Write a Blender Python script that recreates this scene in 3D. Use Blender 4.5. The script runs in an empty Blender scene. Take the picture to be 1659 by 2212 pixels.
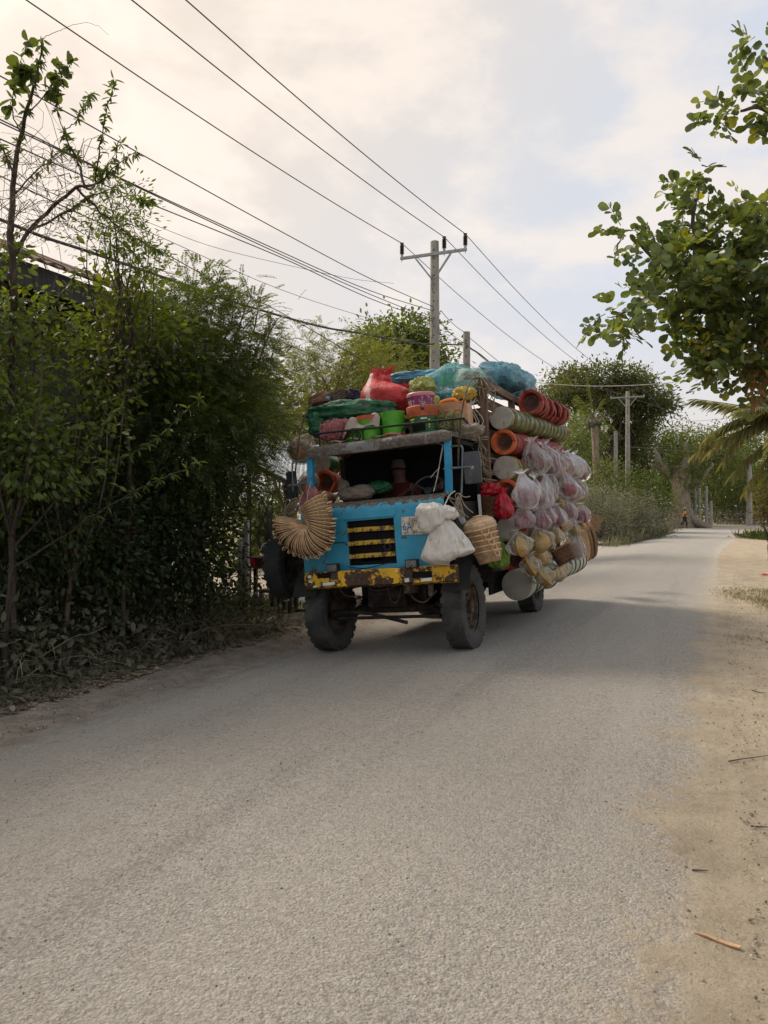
import bpy, bmesh, math, random
import numpy as np
from mathutils import Vector, Matrix, noise

R = math.radians
rng = np.random.default_rng(7)
random.seed(7)
scene = bpy.context.scene
COL = scene.collection

# ------------------------------------------------------------------ camera
YAW = R(23.5)
CY, SY = math.cos(YAW), math.sin(YAW)
EYE = Vector((0, 0, 1.6))
cam_d = bpy.data.cameras.new("camera")
cam = bpy.data.objects.new("camera", cam_d)
COL.objects.link(cam)
cam.location = EYE
cam.rotation_euler = (R(90), 0, YAW)
cam_d.sensor_width = 24
cam_d.lens = 18.0
cam_d.shift_y = -6 / 2212
cam_d.clip_start = 0.05
cam_d.clip_end = 3000
scene.camera = cam

# ------------------------------------------------------------------ sky, sun, exposure
SUN_AZ, SUN_EL = YAW + R(50), R(43)          # azimuth left of +Y
SUN_DIR = Vector((-math.sin(SUN_AZ) * math.cos(SUN_EL), math.cos(SUN_AZ) * math.cos(SUN_EL), math.sin(SUN_EL)))


class NT:
    """small node-tree writer"""
    def __init__(s, tree):
        s.t = tree
        tree.nodes.clear()

    def n(s, kind, ins=None, **props):
        nd = s.t.nodes.new(kind)
        for k, v in props.items():
            setattr(nd, k, v)
        for k, v in (ins or {}).items():
            if isinstance(v, bpy.types.NodeSocket):
                s.t.links.new(v, nd.inputs[k])
            elif isinstance(v, bpy.types.Node):
                s.t.links.new(v.outputs[0], nd.inputs[k])
            else:
                if isinstance(v, tuple) and len(v) == 3 and nd.inputs[k].type == 'RGBA':
                    v = (*v, 1)
                nd.inputs[k].default_value = v
        return nd

    def math(s, op, a, b=0.0, c=0.0, clamp=False):
        return s.n('ShaderNodeMath', {0: a, 1: b, 2: c}, operation=op, use_clamp=clamp).outputs[0]

    def mix(s, f, a, b, mode='MIX'):
        nd = s.n('ShaderNodeMix', {}, data_type='RGBA', blend_type=mode)
        for i, v in ((0, f), (6, a), (7, b)):
            if isinstance(v, bpy.types.NodeSocket):
                s.t.links.new(v, nd.inputs[i])
            else:
                if isinstance(v, tuple) and len(v) == 3:
                    v = (*v, 1)
                nd.inputs[i].default_value = v
        return nd.outputs[2]

    def ramp(s, f, lo, hi, a=0.0, b=1.0):
        nd = s.n('ShaderNodeMapRange', {0: f, 1: lo, 2: hi, 3: a, 4: b}, interpolation_type='SMOOTHSTEP')
        return nd.outputs[0]

    def noise(s, vec, scale, detail=4.0, rough=0.55, dist=0.0):
        return s.n('ShaderNodeTexNoise', {'Vector': vec, 'Scale': scale, 'Detail': detail, 'Roughness': rough, 'Distortion': dist}).outputs[0]


world = bpy.data.worlds.new("World")
scene.world = world
world.use_nodes = True
w = NT(world.node_tree)
co = w.n('ShaderNodeTexCoord').outputs['Generated']
sky = w.n('ShaderNodeTexSky', {}, sky_type='NISHITA', sun_disc=False, sun_elevation=SUN_EL,
          sun_rotation=-SUN_AZ, air_density=1.0, dust_density=3.0, ozone_density=1.0)
sundot = w.n('ShaderNodeVectorMath', {0: co, 1: tuple(SUN_DIR)}, operation='DOT_PRODUCT').outputs['Value']
near = w.ramp(sundot, 0.34, 0.92)
sep = w.n('ShaderNodeSeparateXYZ', {0: co})
# thin evening veil: warm toward the sun, pale blue away from it, a little deeper overhead
veil = w.mix(near, (0.345, 0.385, 0.445), (0.455, 0.39, 0.322))
lowf = w.ramp(sep.outputs[2], 0.0, 0.36, 1.0, 0.0)
veil = w.mix(w.math('MULTIPLY', lowf, 0.75), veil, (0.475, 0.405, 0.355))
# broken cloud lumps stretched over the sky plane
pl = w.n('ShaderNodeVectorMath', {0: co, 1: (1, 1, 1.9)}, operation='MULTIPLY').outputs[0]
c1 = w.noise(pl, 2.6, 7, 0.56, 0.35)
c2 = w.noise(pl, 7.0, 5, 0.6, 0.2)
cl = w.math('ADD', w.math('MULTIPLY', c1, 0.72), w.math('MULTIPLY', c2, 0.28))
clm = w.ramp(cl, 0.465, 0.60)
veil = w.mix(w.math('MULTIPLY', clm, 0.85), veil, w.mix(near, (0.505, 0.455, 0.415), (0.57, 0.49, 0.41)))
glow = w.math('MULTIPLY', w.math('POWER', w.math('MAXIMUM', sundot, 0.0), 60.0), 5.0)
veil = w.mix(1.0, veil, w.mix(1.0, (1.0, 0.80, 0.55), glow, 'MULTIPLY'), 'ADD')
skyc = w.mix(1.0, w.mix(0.90, w.mix(1.0, sky.outputs[0], (0.1, 0.1, 0.1), 'MULTIPLY'), veil), (10, 10, 10), 'MULTIPLY')
bg = w.n('ShaderNodeBackground', {0: skyc, 1: 0.1})
w.t.links.new(bg.outputs[0], w.n('ShaderNodeOutputWorld').inputs[0])

sun_d = bpy.data.lights.new("sun", 'SUN')
sun_d.energy = 1.5
sun_d.angle = R(16)
sun_d.color = (1.0, 0.92, 0.82)
sun = bpy.data.objects.new("sun", sun_d)
sun.rotation_euler = SUN_DIR.to_track_quat('Z', 'Y').to_euler()
COL.objects.link(sun)

scene.view_settings.view_transform = 'Standard'
scene.view_settings.look = 'None'
scene.view_settings.exposure = 0.96
scene.view_settings.gamma = 1.0
scene.view_settings.use_curve_mapping = False
scene.render.engine = 'CYCLES'
scene.cycles.use_denoising = True
scene.cycles.max_bounces = 8
scene.cycles.transparent_max_bounces = 16
scene.cycles.diffuse_bounces = 4
scene.cycles.use_adaptive_sampling = False

# ------------------------------------------------------------------ measuring helpers (sight lines -> real places)
F = 1659.0


def ray(px, py):
    X, U = (px - 829.5) / F, (1100 - py) / F
    return Vector((X * CY - SY, X * SY + CY, U))


def at(px, py, Z):
    return EYE + ray(px, py) * Z


def at_x(px, py, x):
    d = ray(px, py)
    return EYE + d * ((x - EYE.x) / d.x)


def sm(t):
    t = min(1, max(0, t))
    return t * t * (3 - 2 * t)


def gz(x, y=0):
    """ground height: the road falls away on its left"""
    t = max(0.0, -x - 2.45)
    z = -0.085 * min(t, 2.6)
    if -x < 3.1 and t > 0:
        z *= sm((t / 0.65)) * 0.5 + 0.5
    return z


def on_ground(px, py):
    p = at(px, py, 10)
    d = p - EYE
    z = 0.0
    for _ in range(6):
        q = EYE + d * ((z - 1.6) / d.z)
        z = gz(q.x, q.y)
    return Vector((q.x, q.y, z))


TM = Matrix.Translation((-3.59, 8.56, -0.095)) @ Matrix.Rotation(R(-4.7), 4, 'Y')   # truck: x to its left side, y to its rear
TMI = TM.inverted()


def ly(px, py, y):
    o, d = TMI @ EYE, TMI.to_3x3() @ ray(px, py)
    return o + d * ((y - o.y) / d.y)


def lx(px, py, x):
    o, d = TMI @ EYE, TMI.to_3x3() @ ray(px, py)
    return o + d * ((x - o.x) / d.x)


def mpp(p):
    """metres per photo pixel at truck point p"""
    q = TM @ p
    return (-q.x * SY + q.y * CY) / F


def z1(x, y): return x * .3021 + 570.2, y * .3021 + 760.3
def z2(x, y): return x * .3021 + 570.2, y * .3021 + 1062.7
def z3(x, y): return x * .1979 + 993.6, y * .1979 + 777.6
def z4(x, y): return x * .1979 + 993.6, y * .1979 + 1036.8


# ------------------------------------------------------------------ materials
def mat(name):
    m = bpy.data.materials.new(name)
    m.use_nodes = True
    return m, NT(m.node_tree)


def out(t, sh, disp=None):
    o = t.n('ShaderNodeOutputMaterial')
    t.t.links.new(sh.outputs[0] if isinstance(sh, bpy.types.Node) else sh, o.inputs[0])


def pm(name, col, rough=.75, var=.25, scale=6., bump=.25, bscale=45., spec=.3, metal=0., dirt=None, dirt_amt=.0, dscale=5., col2=None, stretch=(1, 1, 1), rpi=0., trans=0.):
    m, t = mat(name)
    v = t.n('ShaderNodeTexCoord').outputs['Object']
    v = t.n('ShaderNodeMapping', {0: v, 'Scale': stretch}).outputs[0]
    a = tuple(c * (1 - var) for c in col)
    b = col2 or tuple(min(1, c * (1 + var)) for c in col)
    c = t.mix(t.ramp(t.noise(v, scale, 5, .6), .32, .68), a, b)
    if rpi:
        h = t.n('ShaderNodeNewGeometry').outputs['Random Per Island']
        c = t.n('ShaderNodeHueSaturation', {'Color': c, 'Value': t.ramp(h, 0, 1, 1 - rpi, 1 + rpi)}).outputs[0]
    if dirt:
        d = t.ramp(t.noise(v, dscale, 6, .65, .3), .62 - dirt_amt * .5, .74 - dirt_amt * .4)
        c = t.mix(d, c, dirt)
    bm = t.n('ShaderNodeBump', {'Strength': bump, 'Distance': .02, 'Height': t.noise(v, bscale, 5, .6)})
    bs = t.n('ShaderNodeBsdfPrincipled', {'Base Color': c, 'Roughness': rough, 'Metallic': metal, 'Specular IOR Level': spec, 'Normal': bm.outputs[0]})
    if trans:
        tr = t.n('ShaderNodeBsdfTranslucent', {0: c})
        bs = t.n('ShaderNodeMixShader', {0: trans, 1: bs.outputs[0], 2: tr.outputs[0]})
    out(t, bs)
    return m


def peel(name, col, under, amt=.45, scale=7., zlo=None, zhi=None, rough=.5, under2=None, dust=(.30, .26, .2), dust_amt=.25):
    """worn paint: flakes gone down to an undercoat, fine chips, faded and dusty areas"""
    m, t = mat(name)
    v = t.n('ShaderNodeTexCoord').outputs['Object']
    big = t.noise(v, scale, 8, .68, .4)
    chip = t.noise(v, scale * 6, 6, .7, .2)
    h = t.math('ADD', t.math('MULTIPLY', big, .72), t.math('MULTIPLY', chip, .28))
    if zlo is not None:
        z = t.n('ShaderNodeSeparateXYZ', {0: v}).outputs[2]
        h = t.math('ADD', h, t.ramp(z, zlo, zhi, 0., .30))
    k = t.ramp(h, .70 - amt * .3, .715 - amt * .3)
    base = t.mix(t.ramp(t.noise(v, 3., 5), .35, .7), tuple(c * .85 for c in col), tuple(min(1, c * 1.12) for c in col))
    base = t.mix(t.math('MULTIPLY', t.ramp(t.noise(v, 9, 7, .7), .45, .75), dust_amt), base, dust)
    u2 = under2 or tuple(c * 1.8 for c in under)
    un = t.mix(t.ramp(t.noise(v, 22, 6, .7), .4, .65), under, u2)
    c = t.mix(k, base, un)
    rg = t.math('ADD', t.math('MULTIPLY', k, .35), rough)
    bm = t.n('ShaderNodeBump', {'Strength': .5, 'Distance': .004, 'Height': t.math('ADD', t.math('MULTIPLY', k, -1.), t.math('MULTIPLY', t.noise(v, 60, 5), .5))})
    out(t, t.n('ShaderNodeBsdfPrincipled', {'Base Color': c, 'Roughness': rg, 'Specular IOR Level': .35, 'Normal': bm.outputs[0]}))
    return m


def leaf_mat(name, a, b, trans=.4, rough=.45, dust=None, c3=None):
    m, t = mat(name)
    g = t.n('ShaderNodeNewGeometry')
    r = g.outputs['Random Per Island']
    c = t.mix(r, a, b)
    if c3:
        r2 = t.math('FRACT', t.math('MULTIPLY', r, 17.3))
        c = t.mix(t.ramp(r2, .86, .97), c, c3)
    pos = t.n('ShaderNodeTexCoord').outputs['Object']
    c = t.n('ShaderNodeHueSaturation', {'Color': c, 'Value': t.ramp(t.noise(pos, 1.1, 3), .3, .7, .72, 1.3)}).outputs[0]
    if dust:
        c = t.mix(t.math('MULTIPLY', t.ramp(t.noise(pos, 2.2, 4), .3, .65), .8), c, dust)
    bs = t.n('ShaderNodeBsdfPrincipled', {'Base Color': c, 'Roughness': rough, 'Specular IOR Level': .35})
    tc = t.n('ShaderNodeHueSaturation', {'Color': c, 'Saturation': 1.15, 'Value': 1.6}).outputs[0]
    tr = t.n('ShaderNodeBsdfTranslucent', {0: t.mix(.35, tc, (.30, .32, .02))})
    out(t, t.n('ShaderNodeMixShader', {0: trans, 1: bs.outputs[0], 2: tr.outputs[0]}))
    return m


def film_mat(name, tint=(.80, .78, .76), clear=.45, bscale=22.):
    """thin wrinkled plastic film"""
    m, t = mat(name)
    v = t.n('ShaderNodeTexCoord').outputs['Object']
    vs = t.n('ShaderNodeMapping', {0: v, 'Scale': (1, 1, .35)}).outputs[0]
    h = t.noise(vs, bscale, 5, .6, .8)
    bm = t.n('ShaderNodeBump', {'Strength': .8, 'Distance': .02, 'Height': h})
    df = t.n('ShaderNodeBsdfDiffuse', {0: tint, 'Normal': bm.outputs[0]})
    tl = t.n('ShaderNodeBsdfTranslucent', {0: tint})
    a = t.n('ShaderNodeMixShader', {0: .45, 1: df.outputs[0], 2: tl.outputs[0]})
    gl = t.n('ShaderNodeBsdfGlossy', {0: (1, 1, 1), 'Roughness': .34, 'Normal': bm.outputs[0]})
    fr = t.n('ShaderNodeFresnel', {0: 1.45, 'Normal': bm.outputs[0]})
    a = t.n('ShaderNodeMixShader', {0: fr.outputs[0], 1: a.outputs[0], 2: gl.outputs[0]})
    lw = t.n('ShaderNodeLayerWeight', {0: .35}).outputs['Facing']
    k = t.math('SUBTRACT', clear, t.math('MULTIPLY', lw, clear * .85))
    k = t.math('ADD', k, t.ramp(t.noise(vs, bscale * .6, 4), .35, .65, -.18, .18), clamp=True)
    tp = t.n('ShaderNodeBsdfTransparent', {0: (1, 1, 1)})
    out(t, t.n('ShaderNodeMixShader', {0: k, 1: a.outputs[0], 2: tp.outputs[0]}))
    return m


def net_mat(name, col, hole=.35, scale=60):
    """open plastic netting"""
    m, t = mat(name)
    v = t.n('ShaderNodeTexCoord').outputs['Object']
    vo = t.noise(v, scale * .12, 5, .6)
    k = t.ramp(vo, .30, .70, hole - .25, hole + .3)
    c = t.mix(t.ramp(t.noise(v, 9, 4), .35, .65), tuple(x * .8 for x in col), tuple(min(1, x * 1.25) for x in col))
    bm = t.n('ShaderNodeBump', {'Strength': .5, 'Distance': .02, 'Height': t.noise(v, 18, 5, .6, .6)})
    df = t.n('ShaderNodeBsdfPrincipled', {'Base Color': c, 'Roughness': .5, 'Normal': bm.outputs[0]})
    tl = t.n('ShaderNodeBsdfTranslucent', {0: c})
    a = t.n('ShaderNodeMixShader', {0: .4, 1: df.outputs[0], 2: tl.outputs[0]})
    tp = t.n('ShaderNodeBsdfTransparent', {})
    out(t, t.n('ShaderNodeMixShader', {0: t.math('MULTIPLY', k, .9), 1: a.outputs[0], 2: tp.outputs[0]}))
    return m


def wicker_mat(name, col, ring=90., rad=60.):
    m, t = mat(name)
    v = t.n('ShaderNodeTexCoord').outputs['Object']
    s = t.n('ShaderNodeSeparateXYZ', {0: v})
    ang = t.math('MULTIPLY', t.math('ARCTAN2', s.outputs[1], s.outputs[0]), rad / 6.283)
    rr = t.math('SQRT', t.math('ADD', t.math('POWER', s.outputs[0], 2.), t.math('POWER', s.outputs[1], 2.)))
    ln = t.math('MULTIPLY', t.math('ADD', rr, t.math('MULTIPLY', s.outputs[2], 1.0)), ring)
    row = t.math('FLOOR', ln)
    wa = t.math('ABSOLUTE', t.math('SINE', t.math('MULTIPLY', t.math('ADD', ang, t.math('MULTIPLY', row, .5)), 3.1416)))
    wr = t.math('ABSOLUTE', t.math('SINE', t.math('MULTIPLY', ln, 3.1416)))
    h = t.math('MULTIPLY', t.math('ADD', t.math('MULTIPLY', wa, .4), .6), wr)
    nz = t.noise(v, 14, 5, .6)
    c = t.mix(t.ramp(nz, .3, .7), tuple(x * .62 for x in col), tuple(min(1, x * 1.2) for x in col))
    c = t.mix(t.ramp(h, .05, .5), tuple(x * .5 for x in col), c)  # grooves between strands darkened in the colour, as crease shade
    bm = t.n('ShaderNodeBump', {'Strength': 1., 'Distance': .006, 'Height': h})
    out(t, t.n('ShaderNodeBsdfPrincipled', {'Base Color': c, 'Roughness': .6, 'Specular IOR Level': .3, 'Normal': bm.outputs[0]}))
    return m


M = {}
M['blue'] = peel('blue_paint', (.032, .29, .45), (.075, .055, .04), .42, 5., 1.69, 1.86, under2=(.20, .18, .155), dust_amt=.16)
M['blue_post'] = peel('blue_paint_post', (.012, .27, .49), (.06, .045, .035), .34, 9., under2=(.2, .18, .15))
M['roof_metal'] = peel('worn_roof_metal', (.19, .20, .20), (.09, .068, .05), .8, 5., under2=(.15, .14, .13))
M['yellow'] = peel('yellow_paint', (.66, .38, .012), (.055, .032, .022), .74, 4.6, under2=(.10, .06, .04))
M['yellow_slat'] = peel('yellow_slat_paint', (.50, .32, .03), (.07, .045, .03), .62, 11., under2=(.11, .07, .04))
M['dark'] = pm('dark_steel', (.018, .017, .016), .7, .3, 9, .3)
M['cabin'] = pm('shaded_black', (.010, .010, .011), .9, .3, 4, .1, spec=.1)  # near-black puts the shade of closed spaces into the colour
M['chassis'] = pm('chassis_rust', (.016, .012, .010), .85, .4, 8, .4, dirt=(.05, .038, .028), dirt_amt=.25)
M['tyre'] = pm('tyre_rubber', (.04, .039, .038), .85, .2, 5, .25, dirt=(.065, .062, .058), dirt_amt=.45, dscale=3.5)
M['tyre_new'] = pm('spare_rubber', (.026, .027, .028), .6, .2, 5, .2)
M['rim'] = pm('rim_rust', (.05, .034, .025), .8, .4, 9, .4, dirt=(.12, .09, .065), dirt_amt=.35)
M['steel'] = pm('painted_steel', (.10, .14, .16), .45, .2, 12, .2, spec=.5, dirt=(.12, .07, .04), dirt_amt=.2)
M['black_plastic'] = pm('black_plastic', (.02, .023, .026), .42, .2, 10, .1, spec=.45)
M['mirror'] = pm('mirror_back', (.028, .034, .04), .35, .25, 6, .1, spec=.5, dirt=(.09, .09, .085), dirt_amt=.15)
M['wood'] = pm('weathered_wood', (.13, .085, .058), .85, .4, 4, .5, 30, stretch=(6, 6, .7))
M['wood_board'] = pm('weathered_board', (.15, .10, .07), .85, .4, 4, .5, 30, stretch=(6, .7, 6))
M['grey_wood'] = pm('grey_wood', (.22, .21, .19), .9, .3, 4, .5, 30, stretch=(6, 6, .7), dirt=(.1, .09, .07), dirt_amt=.3)
M['rope'] = pm('rope_fibre', (.30, .24, .17), .9, .3, 30, .5, 90)
M['cord'] = pm('white_cord', (.55, .52, .46), .8, .2, 30, .3, 90)
M['green_tarp'] = pm('green_tarp', (.012, .095, .040), .42, .3, 3.5, 1.0, 11, spec=.45, dirt=(.07, .10, .06), dirt_amt=.12)
M['navy'] = pm('navy_cloth', (.010, .014, .035), .6, .3, 5, 1.0, 14)
M['red_sack'] = pm('red_woven_sack', (.50, .045, .05), .6, .25, 6, 1.0, 15, dirt=(.55, .20, .18), dirt_amt=.2)
M['white_stripe'] = pm('white_stripe_weave', (.62, .38, .35), .65, .2, 8, .4, 20)
M['pink_cloth'] = pm('dusty_pink_cloth', (.30, .075, .085), .8, .3, 7, 1.0, 16, col2=(.40, .17, .17), stretch=(4, 4, .6))
M['grey_sheet'] = pm('dusty_grey_sheet', (.36, .31, .26), .55, .2, 6, 1.0, 14, trans=.2)
M['white_sack'] = pm('white_woven_sack', (.60, .57, .52), .6, .10, 5, .9, 6, dirt=(.42, .37, .30), dirt_amt=.20, dscale=5, stretch=(4, 4, .8))
M['teal_net'] = net_mat('teal_netting', (.13, .36, .40), .42, 90)
M['pale_net'] = net_mat('pale_green_netting', (.30, .50, .44), .46, 90)
M['blue_net'] = net_mat('blue_netting', (.14, .34, .43), .22, 90)
M['blue_tarp'] = pm('blue_tarp', (.14, .33, .46), .5, .2, 4, 1.0, 10)
M['green_tin'] = pm('bright_green_tin', (.075, .36, .022), .38, .2, 4, .1, 20, spec=.5, dirt=(.2, .25, .1), dirt_amt=.08)
M['green_band'] = pm('green_tin_band', (.055, .165, .03), .28, .4, 7, .15, 20, spec=.6, dirt=(.40, .40, .30), dirt_amt=.12)
M['dark_green'] = pm('dark_green_label', (.02, .12, .05), .4, .2, 5, .1, 20, spec=.5)
M['terracotta'] = pm('terracotta', (.40, .105, .045), .75, .22, 6, .3, 40, dirt=(.42, .2, .12), dirt_amt=.15)
M['red_clay'] = pm('red_clay', (.24, .032, .022), .55, .25, 6, .25, 40, spec=.35, dirt=(.3, .09, .06), dirt_amt=.15)
M['orange_clay'] = pm('orange_clay', (.50, .115, .04), .7, .2, 6, .25, 40)
M['grate'] = pm('grate_clay', (.15, .09, .07), .9, .3, 14, .4)
M['concrete'] = pm('dusty_concrete', (.36, .335, .29), .9, .12, 5, .35, 50, dirt=(.2, .17, .13), dirt_amt=.12)
M['tub_grey'] = pm('dusty_tub_base', (.27, .255, .22), .8, .12, 4, .2, 40)
M['tub_green'] = pm('pale_green_tub', (.38, .43, .32), .5, .15, 4, .1)
M['band_dark'] = pm('dark_hoop', (.05, .03, .025), .7, .3, 8, .2)
M['wicker'] = wicker_mat('straw_wicker', (.56, .36, .19))
M['wicker_lid'] = wicker_mat('pale_wicker', (.64, .44, .26), 95, 70)
M['wicker_dark'] = pm('brown_wicker', (.17, .085, .045), .7, .35, 30, .8, 90, rpi=.35)
M['cane'] = pm('pale_cane', (.60, .41, .24), .55, .2, 12, .2, rpi=.2)
M['tray'] = pm('woven_bamboo_tray', (.27, .17, .085), .7, .25, 9, .7, 110)
M['tray_rim'] = pm('bamboo_rim', (.20, .12, .06), .6, .25, 20, .3)
M['film'] = film_mat('white_plastic_film', (.62, .575, .56), .66)
M['film_clear'] = film_mat('clear_plastic_film', (.78, .80, .84), .58)
M['film_red'] = film_mat('film_over_red', (.58, .52, .53), .68)
M['film_gold'] = film_mat('film_over_gold', (.66, .62, .48), .80)
M['pot_pink'] = pm('pinkish_clay_pot', (.17, .055, .045), .75, .2, 6, .2)
M['pot_red'] = pm('dark_red_pot', (.23, .03, .045), .5, .25, 5, .1)
M['pot_gold'] = pm('gold_metal_pot', (.40, .25, .06), .38, .2, 5, .08, metal=.35, spec=.5)
M['red_bag'] = pm('red_plastic_bag', (.55, .018, .035), .35, .25, 6, .6, 18, spec=.5, trans=.25)
M['green_bag'] = pm('green_plastic_bag', (.17, .30, .035), .35, .25, 6, .6, 18, spec=.5, trans=.3)
M['yellow_bag'] = pm('yellow_plastic_bag', (.62, .50, .12), .4, .2, 6, .5, 18, trans=.3)
M['cabbage'] = pm('pale_green_net_bag', (.38, .42, .14), .65, .3, 9, .9, 26, trans=.2)
M['herb'] = leaf_mat('dry_herb_leaf', (.16, .20, .07), (.30, .34, .18), .3)
M['jerry'] = pm('brown_plastic_can', (.40, .20, .095), .45, .18, 4, .1, 18, spec=.45, dirt=(.36, .23, .13), dirt_amt=.25)
M['orange_plastic'] = pm('orange_plastic', (.75, .22, .02), .4, .1, 6, .05)
M['bucket_purple'] = pm('printed_bucket', (.55, .46, .50), .35, .08, 5, .05, dirt=(.20, .03, .11), dirt_amt=.55, dscale=22)
M['pink_plastic'] = pm('dusty_pink_plastic', (.52, .20, .25), .45, .15, 6, .05)
M['white_print'] = pm('white_print', (.62, .63, .60), .5, .1, 10, .05)
M['yellow_print'] = pm('yellow_print', (.62, .55, .06), .5, .1, 10, .05)
M['plate'] = pm('number_plate_white', (.60, .575, .50), .55, .1, 8, .15, dirt=(.30, .23, .14), dirt_amt=.3, dscale=12)
M['plate_blue'] = pm('plate_blue_print', (.01, .10, .30), .5, .1, 10, .05)
M['plate_dark'] = pm('plate_dark_print', (.06, .045, .045), .6, .1, 10, .05)
M['lamp_lens'] = pm('lamp_lens', (.11, .11, .105), .2, .3, 40, .4, 60, spec=.6)
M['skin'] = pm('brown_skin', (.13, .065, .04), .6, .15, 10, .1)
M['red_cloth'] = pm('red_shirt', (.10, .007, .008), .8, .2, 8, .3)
M['orange_cloth'] = pm('orange_shirt', (.62, .27, .035), .8, .2, 8, .3)
M['black_cloth'] = pm('black_trousers', (.018, .018, .022), .8, .2, 8, .3)
M['hat'] = pm('straw_hat', (.36, .28, .18), .8, .2, 20, .4)
M['bark'] = pm('grey_bark', (.12, .095, .07), .9, .4, 7, .8, 22, stretch=(3, 3, .7))
M['bark_dark'] = pm('dark_bark', (.055, .042, .032), .9, .4, 7, .8, 22, stretch=(3, 3, .7))
M['bark_pale'] = pm('pale_bark', (.20, .165, .12), .9, .35, 5, .8, 14, stretch=(2, 2, .6))
M['twig'] = pm('dry_twig', (.12, .09, .06), .9, .4, 9, .2, rpi=.5)
M['pole'] = pm('concrete_pole', (.30, .285, .255), .85, .15, 3, .25, 30, dirt=(.17, .15, .12), dirt_amt=.2, stretch=(2, 2, .5))
M['galv'] = pm('galvanised_steel', (.30, .31, .31), .5, .15, 8, .1, metal=.4)
M['insul'] = pm('brown_insulator', (.025, .016, .014), .3, .2, 8, .05, spec=.6)
M['wire'] = pm('wire_black', (.05, .05, .055), .6, .2, 4, .05)
M['wire_thin'] = pm('wire_grey', (.13, .125, .125), .6, .2, 4, .05)
M['wire_white'] = pm('wire_pale', (.52, .46, .40), .6, .2, 4, .05)
M['tin_roof'] = pm('tin_roof_sheet', (.55, .58, .60), .4, .12, 2, .1, metal=.25, dirt=(.3, .24, .18), dirt_amt=.15)
M['rust_roof'] = pm('rusty_roof_sheet', (.13, .075, .055), .8, .3, 3, .3)
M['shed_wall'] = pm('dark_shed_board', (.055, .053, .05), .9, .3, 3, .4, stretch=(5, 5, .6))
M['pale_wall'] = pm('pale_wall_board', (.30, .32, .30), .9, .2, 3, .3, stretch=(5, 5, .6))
M['driveway'] = pm('driveway_concrete', (.36, .30, .235), .9, .18, 2, .3, 30)
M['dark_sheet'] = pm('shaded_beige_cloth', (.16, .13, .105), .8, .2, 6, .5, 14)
M['skin_dim'] = pm('shaded_brown_skin', (.07, .035, .022), .6, .15, 10, .1)  # skin darkened in colour for the shade inside the cab
M['red_shirt_shaded'] = pm('shaded_red_cloth', (.055, .004, .005), .8, .2, 8, .3)  # driver's red shirt with the cab shade put into the colour
M['film_thin'] = film_mat('thin_clear_film', (.7, .66, .6), .82)
M['pot_tan'] = pm('tan_clay_pot', (.26, .14, .075), .75, .2, 6, .2)

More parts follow.
